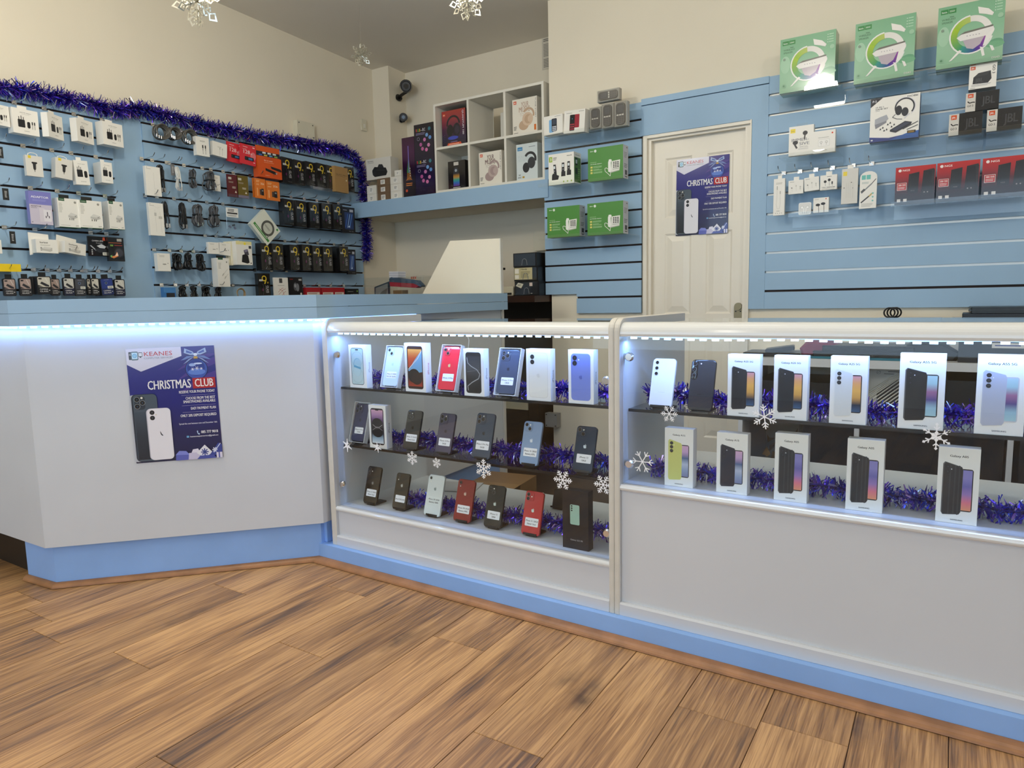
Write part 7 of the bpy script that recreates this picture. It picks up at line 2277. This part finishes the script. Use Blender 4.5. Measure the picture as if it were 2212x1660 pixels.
stp = MB().prism([(-.135, 0), (.12, .0), (.145, .014), (.14, .026), (-.02, .046), (-.13, .05), (-.142, .03)], 0, .04, 'b03040', ch=.006)
stp = stp.build('stapler', PLASTIC, None, (-3.375, 3.79, 1.116), (0, R(4), 0), smooth=True)
tag(stp, 'long red stapler with a blue top lying over the clear tray', 'stapler')
MB().prism([(-.142, .032), (.10, .030), (.16, .010), (.165, .018), (.12, .052), (-.12, .068), (-.142, .056)], -.003, .043, '4a5f78', ch=.005).build('top_arm', PLASTIC, stp, smooth=True)
pd = MB()
for i in range(9):
    pd.box(-.05, .05, 0, .07, .005 * i, .005 * i + .0046, 'e6e6ec' if i % 3 else 'b8bccc')
pd = pd.build('note_pad', CARD, None, (-3.462, 3.785, 1.1855), (0, R(2), R(-8)))
tag(pd, 'small stack of white note pads on the stapler', 'note pad')
cbx = MB().box(-.045, .045, 0, .06, 0, .06, '8a6a44').build('card_box', CARD, None, (-3.46, 3.82, 1.0368))
tag(cbx, 'brown card box inside the clear tray', 'box')
hg = MB()
for i in range(3):
    hg.box(-.03 + .018 * i, -.016 + .018 * i, 0, .01, 0, .06, 'd8c8b8')
    hg.box(-.028 + .018 * i, -.018 + .018 * i, -.001, 0, .04, .055, 'c0563e')
hg = hg.build('marker_set', PLASTIC, None, (-3.345, 3.87, 1.135))
tag(hg, 'row of white and red markers behind the note pads', 'markers')

# things under the desk seen through the low showcase
for (lb, nm, c, m, a) in (('cream computer tower on its side under the desk', 'computer_case', 'box', CREAMP, (-2.58, -2.36, 3.80, 4.12, .30, .42)),
                          ('black printer under the desk', 'printer', 'printer', BLACKP, (-2.36, -2.275, 3.78, 4.15, .42, .62))):
    tag(bx(nm, m, *a), lb, c)
bx('foot', BLACKP, -2.57, -2.37, 3.82, 4.10, .0, .2995, bpy.data.objects['computer_case'])
bx('foot', BLACKP, -2.355, -2.28, 3.80, 4.14, .0, .4195, bpy.data.objects['printer'])
cb = MB()
cb.box(-.13, .13, 0, .20, 0, .11, '8a6a48')
cb = cb.build('cardboard_box', CARD, None, (-1.93, 2.80, 0.0005), (0, 0, R(8)))
tag(cb, 'open cardboard box on the dark floor behind the low showcase', 'box')
MB().box(-.13, .13, -.08, 0, .109, .111, '9a7850').build('flap', CARD, cb)

# ------------------------------------------------------------------ back worktop behind the right showcase
wt = bx('back_worktop', LAM, -.915, 1.6, 3.352, 3.894, .688, .724)
tag(wt, 'white worktop along the wall behind the right showcase', 'worktop')
for xx in (-.91, -.40, .16, .72):
    bx('upright', LAM, xx, xx + .02, 3.40, 3.89, .0, .6875, wt)
ws = bx('high_shelf', LAM, -.30, 1.6, 3.50, 3.894, .872, .898)
tag(ws, 'narrow white upper shelf against the wall behind the right showcase', 'shelf')
bpy.data.objects.remove(ws)
ZW = .7245
def laptop(label, cx, cy, z, w, d, t, yw, col='18181b', seam='8a8a8c'):
    o = MB().bbox(-w / 2, w / 2, 0, d, 0, t * .52, t * .12, col).build('laptop', PLASTIC, None, (cx, cy, z), (0, 0, R(yw)))
    tag(o, label, 'laptop')
    MB().bbox(-w / 2, w / 2, .001, d - .001, t * .56, t, t * .12, col).build('lid', PLASTIC, o)
    MB().box(-w / 2 + .004, w / 2 - .004, .003, d - .004, t * .515, t * .565, seam).build('seam', PLASTIC, o)
    return o
laptop('thin black tablet folder at the left end of the back worktop', -.765, 3.40, ZW, .255, .20, .018, 3)
tag(MB().prism(rrect(-.065, .065, 0, .022, .006), 0, .10, '23242a', ch=.004).build('card_reader', PLASTIC, None, (-.735, 3.45, ZW + .0185), (0, R(-8), R(10))), 'black card reader lying on the tablet folder', 'card reader')
tag(MB().prism([(-.09, 0), (.10, 0), (.075, .035), (.02, .060), (-.07, .062), (-.10, .03)], 0, .16, '7a2444', ch=.012).build('pouch', CARD, None, (-.545, 3.40, ZW + .011), (0, 0, R(-6)), smooth=True), 'maroon fabric pouch on the back worktop', 'pouch')
tag(MB().box(-.20, .20, 0, .24, 0, .010, '1f6f86').build('folder', CARD, None, (-.41, 3.365, ZW), (0, 0, R(-3))), 'teal folder under the laptops', 'folder')
laptop('lower black laptop on the teal folder', -.40, 3.375, ZW + .0105, .36, .24, .024, -2)
laptop('upper black laptop on the lower one', -.36, 3.385, ZW + .035, .36, .24, .024, 3)
tag(MB().prism([(-.11, 0), (.10, 0), (.12, .03), (.06, .07), (-.05, .075), (-.12, .04)], 0, .14, '131316', ch=.012).build('laptop_bag', CARD, None, (-.13, 3.42, ZW), (0, 0, R(5)), smooth=True), 'crumpled black bag beside the laptops', 'bag')
bb = MB().box(-.16, .16, 0, .20, 0, .085, '1b1b22')
p = Print(bb, .32, .085)
p.rect(.35, .72, .70, .96, 'd8d8da'); p.greek(.38, .78, .66, .90, 1, '3a4a9a')
tag(bb.build('black_carton', CARD, None, (.135, 3.37, ZW)), 'black carton with a white label at the right photo edge', 'box')
# stacked laptops against the wall and a coil of cable, seen above the showcase
rl = bx('riser_box', LAM, -.06, .42, 3.60, 3.86, ZW, .893)
tag(rl, 'white riser under the stacked laptops by the wall', 'riser')
laptop('lower black laptop of the pair below the right slatwall', .165, 3.58, .8935, .37, .25, .022, 0, seam='6a6a60')
laptop('upper black laptop of the pair below the right slatwall', .185, 3.60, .917, .35, .24, .026, 2, '22282a', '8a8a88')
cr = bx('riser_box', LAM, -.36, -.10, 3.62, 3.86, ZW, .893)
tag(cr, 'white riser under the coiled black cable', 'riser')
cl = MB()
for i in range(3):
    pts = [(.022 * math.cos(2 * PI * k / 18) + .012 * (i - 1), .012 * i, .027 + .022 * math.sin(2 * PI * k / 18)) for k in range(18)]
    cl.tube(pts, .0040, 6, '121214', closed=True)
tag(cl.build('coiled_cable', PLASTIC, None, (-.291, 3.66, .8932), smooth=True), 'coiled black cable below the right slatwall', 'cable')
# heater, dark boxes and a clear drawer below the worktop
ht = MB().bbox(-.13, .13, 0, .14, 0, .235, .018, 'd6d4cc').build('fan_heater', PLASTIC, None, (-.245, 3.46, .452), smooth=True)
tag(ht, 'white fan heater with a slatted round grille under the back worktop', 'heater')
fb = MB()
fb.cyl((0, .0005, .105), (0, -.0008, .105), .078, n=28, col='26262a').build('fan_opening', PLASTIC, ht)
sl = MB()
for i in range(-9, 10):
    c_, s_ = math.cos(R(42)), math.sin(R(42))
    o_ = i * .0125
    L_ = .098
    a_ = (-c_ * L_ - s_ * o_, -s_ * L_ + c_ * o_)
    b_ = (c_ * L_ - s_ * o_, s_ * L_ + c_ * o_)
    t0, t1 = 0, 1
    q0 = (max(-.115, min(.115, a_[0])), max(-.095, min(.105, a_[1])))
    q1 = (max(-.115, min(.115, b_[0])), max(-.095, min(.105, b_[1])))
    MB().tube([(q0[0], -.003, .105 + q0[1]), (q1[0], -.003, .105 + q1[1])], .0028, 4, 'e0ded6').build('grille_slat', PLASTIC, ht)
for xx in (-.05, .04):
    MB().cyl((xx, .07, .2355), (xx, .07, .246), .022, n=16, col='dedcd4').build('dial', PLASTIC, ht)
hp = MB()
q = Print(hp, .26, .235, y=-.0006)
q.ring(.22, .90, .007, .008, '4a4a48', 14); q.line(.19, .88, .25, .92, .001, '4a4a48'); q.greek(.36, .905, .54, .93, 1, '3a3a38'); q.greek(.30, .86, .62, .89, 1, '77756e')
hp.build('warning_print', CARD, ht)
tag(bx('low_shelf', LAM, -.885, .15, 3.40, 3.88, .425, .4515), 'white shelf board under the back worktop', 'shelf')
tag(bx('black_cabinet', mat('satin_black', '151416', .35), -.62, .15, 3.42, 3.88, .02, .4245), 'black cabinet under the white shelf board', 'cabinet')
tag(bx('dark_box', BLACKP, -.86, -.42, 3.50, 3.87, .452, .600), 'dark box left of the fan heater', 'box')
tag(bx('dark_box', BLACKP, -.06, .14, 3.46, 3.87, .452, .640), 'dark box right of the fan heater', 'box')
tag(bx('black_cabinet', mat('satin_black', '151416', .35), .20, .70, 3.38, 3.88, .02, .66), 'black cabinet at the right photo edge', 'cabinet')
dr = MB().box(-.86, -.635, 3.42, 3.80, .10, .41, '8a8c8c').build('plastic_bin', FILM)
tag(dr, 'clear plastic bin with crumpled brown paper inside', 'bin')
bx('bin_lid', BLACKP, -.865, -.63, 3.415, 3.80, .4105, .4245, dr)
r_ = random.Random(5)
pp = MB()
for i in range(16):
    x_, z_ = -.845 + .185 * r_.random(), .12 + .24 * r_.random()
    pts = [(x_ + r_.uniform(-.01, .05), 3.45 + r_.uniform(0, .1), z_ + r_.uniform(-.02, .05)) for _ in range(4)]
    pp.face(pts, r_.choice(('8a6a34', 'a5803f', '6e5226', '94743c')))
    pp.face(pts[::-1], '7a5c2c')
pp = pp.build('brown_paper', CARD)
tag(pp, 'crumpled brown paper inside the clear plastic bin', 'paper')
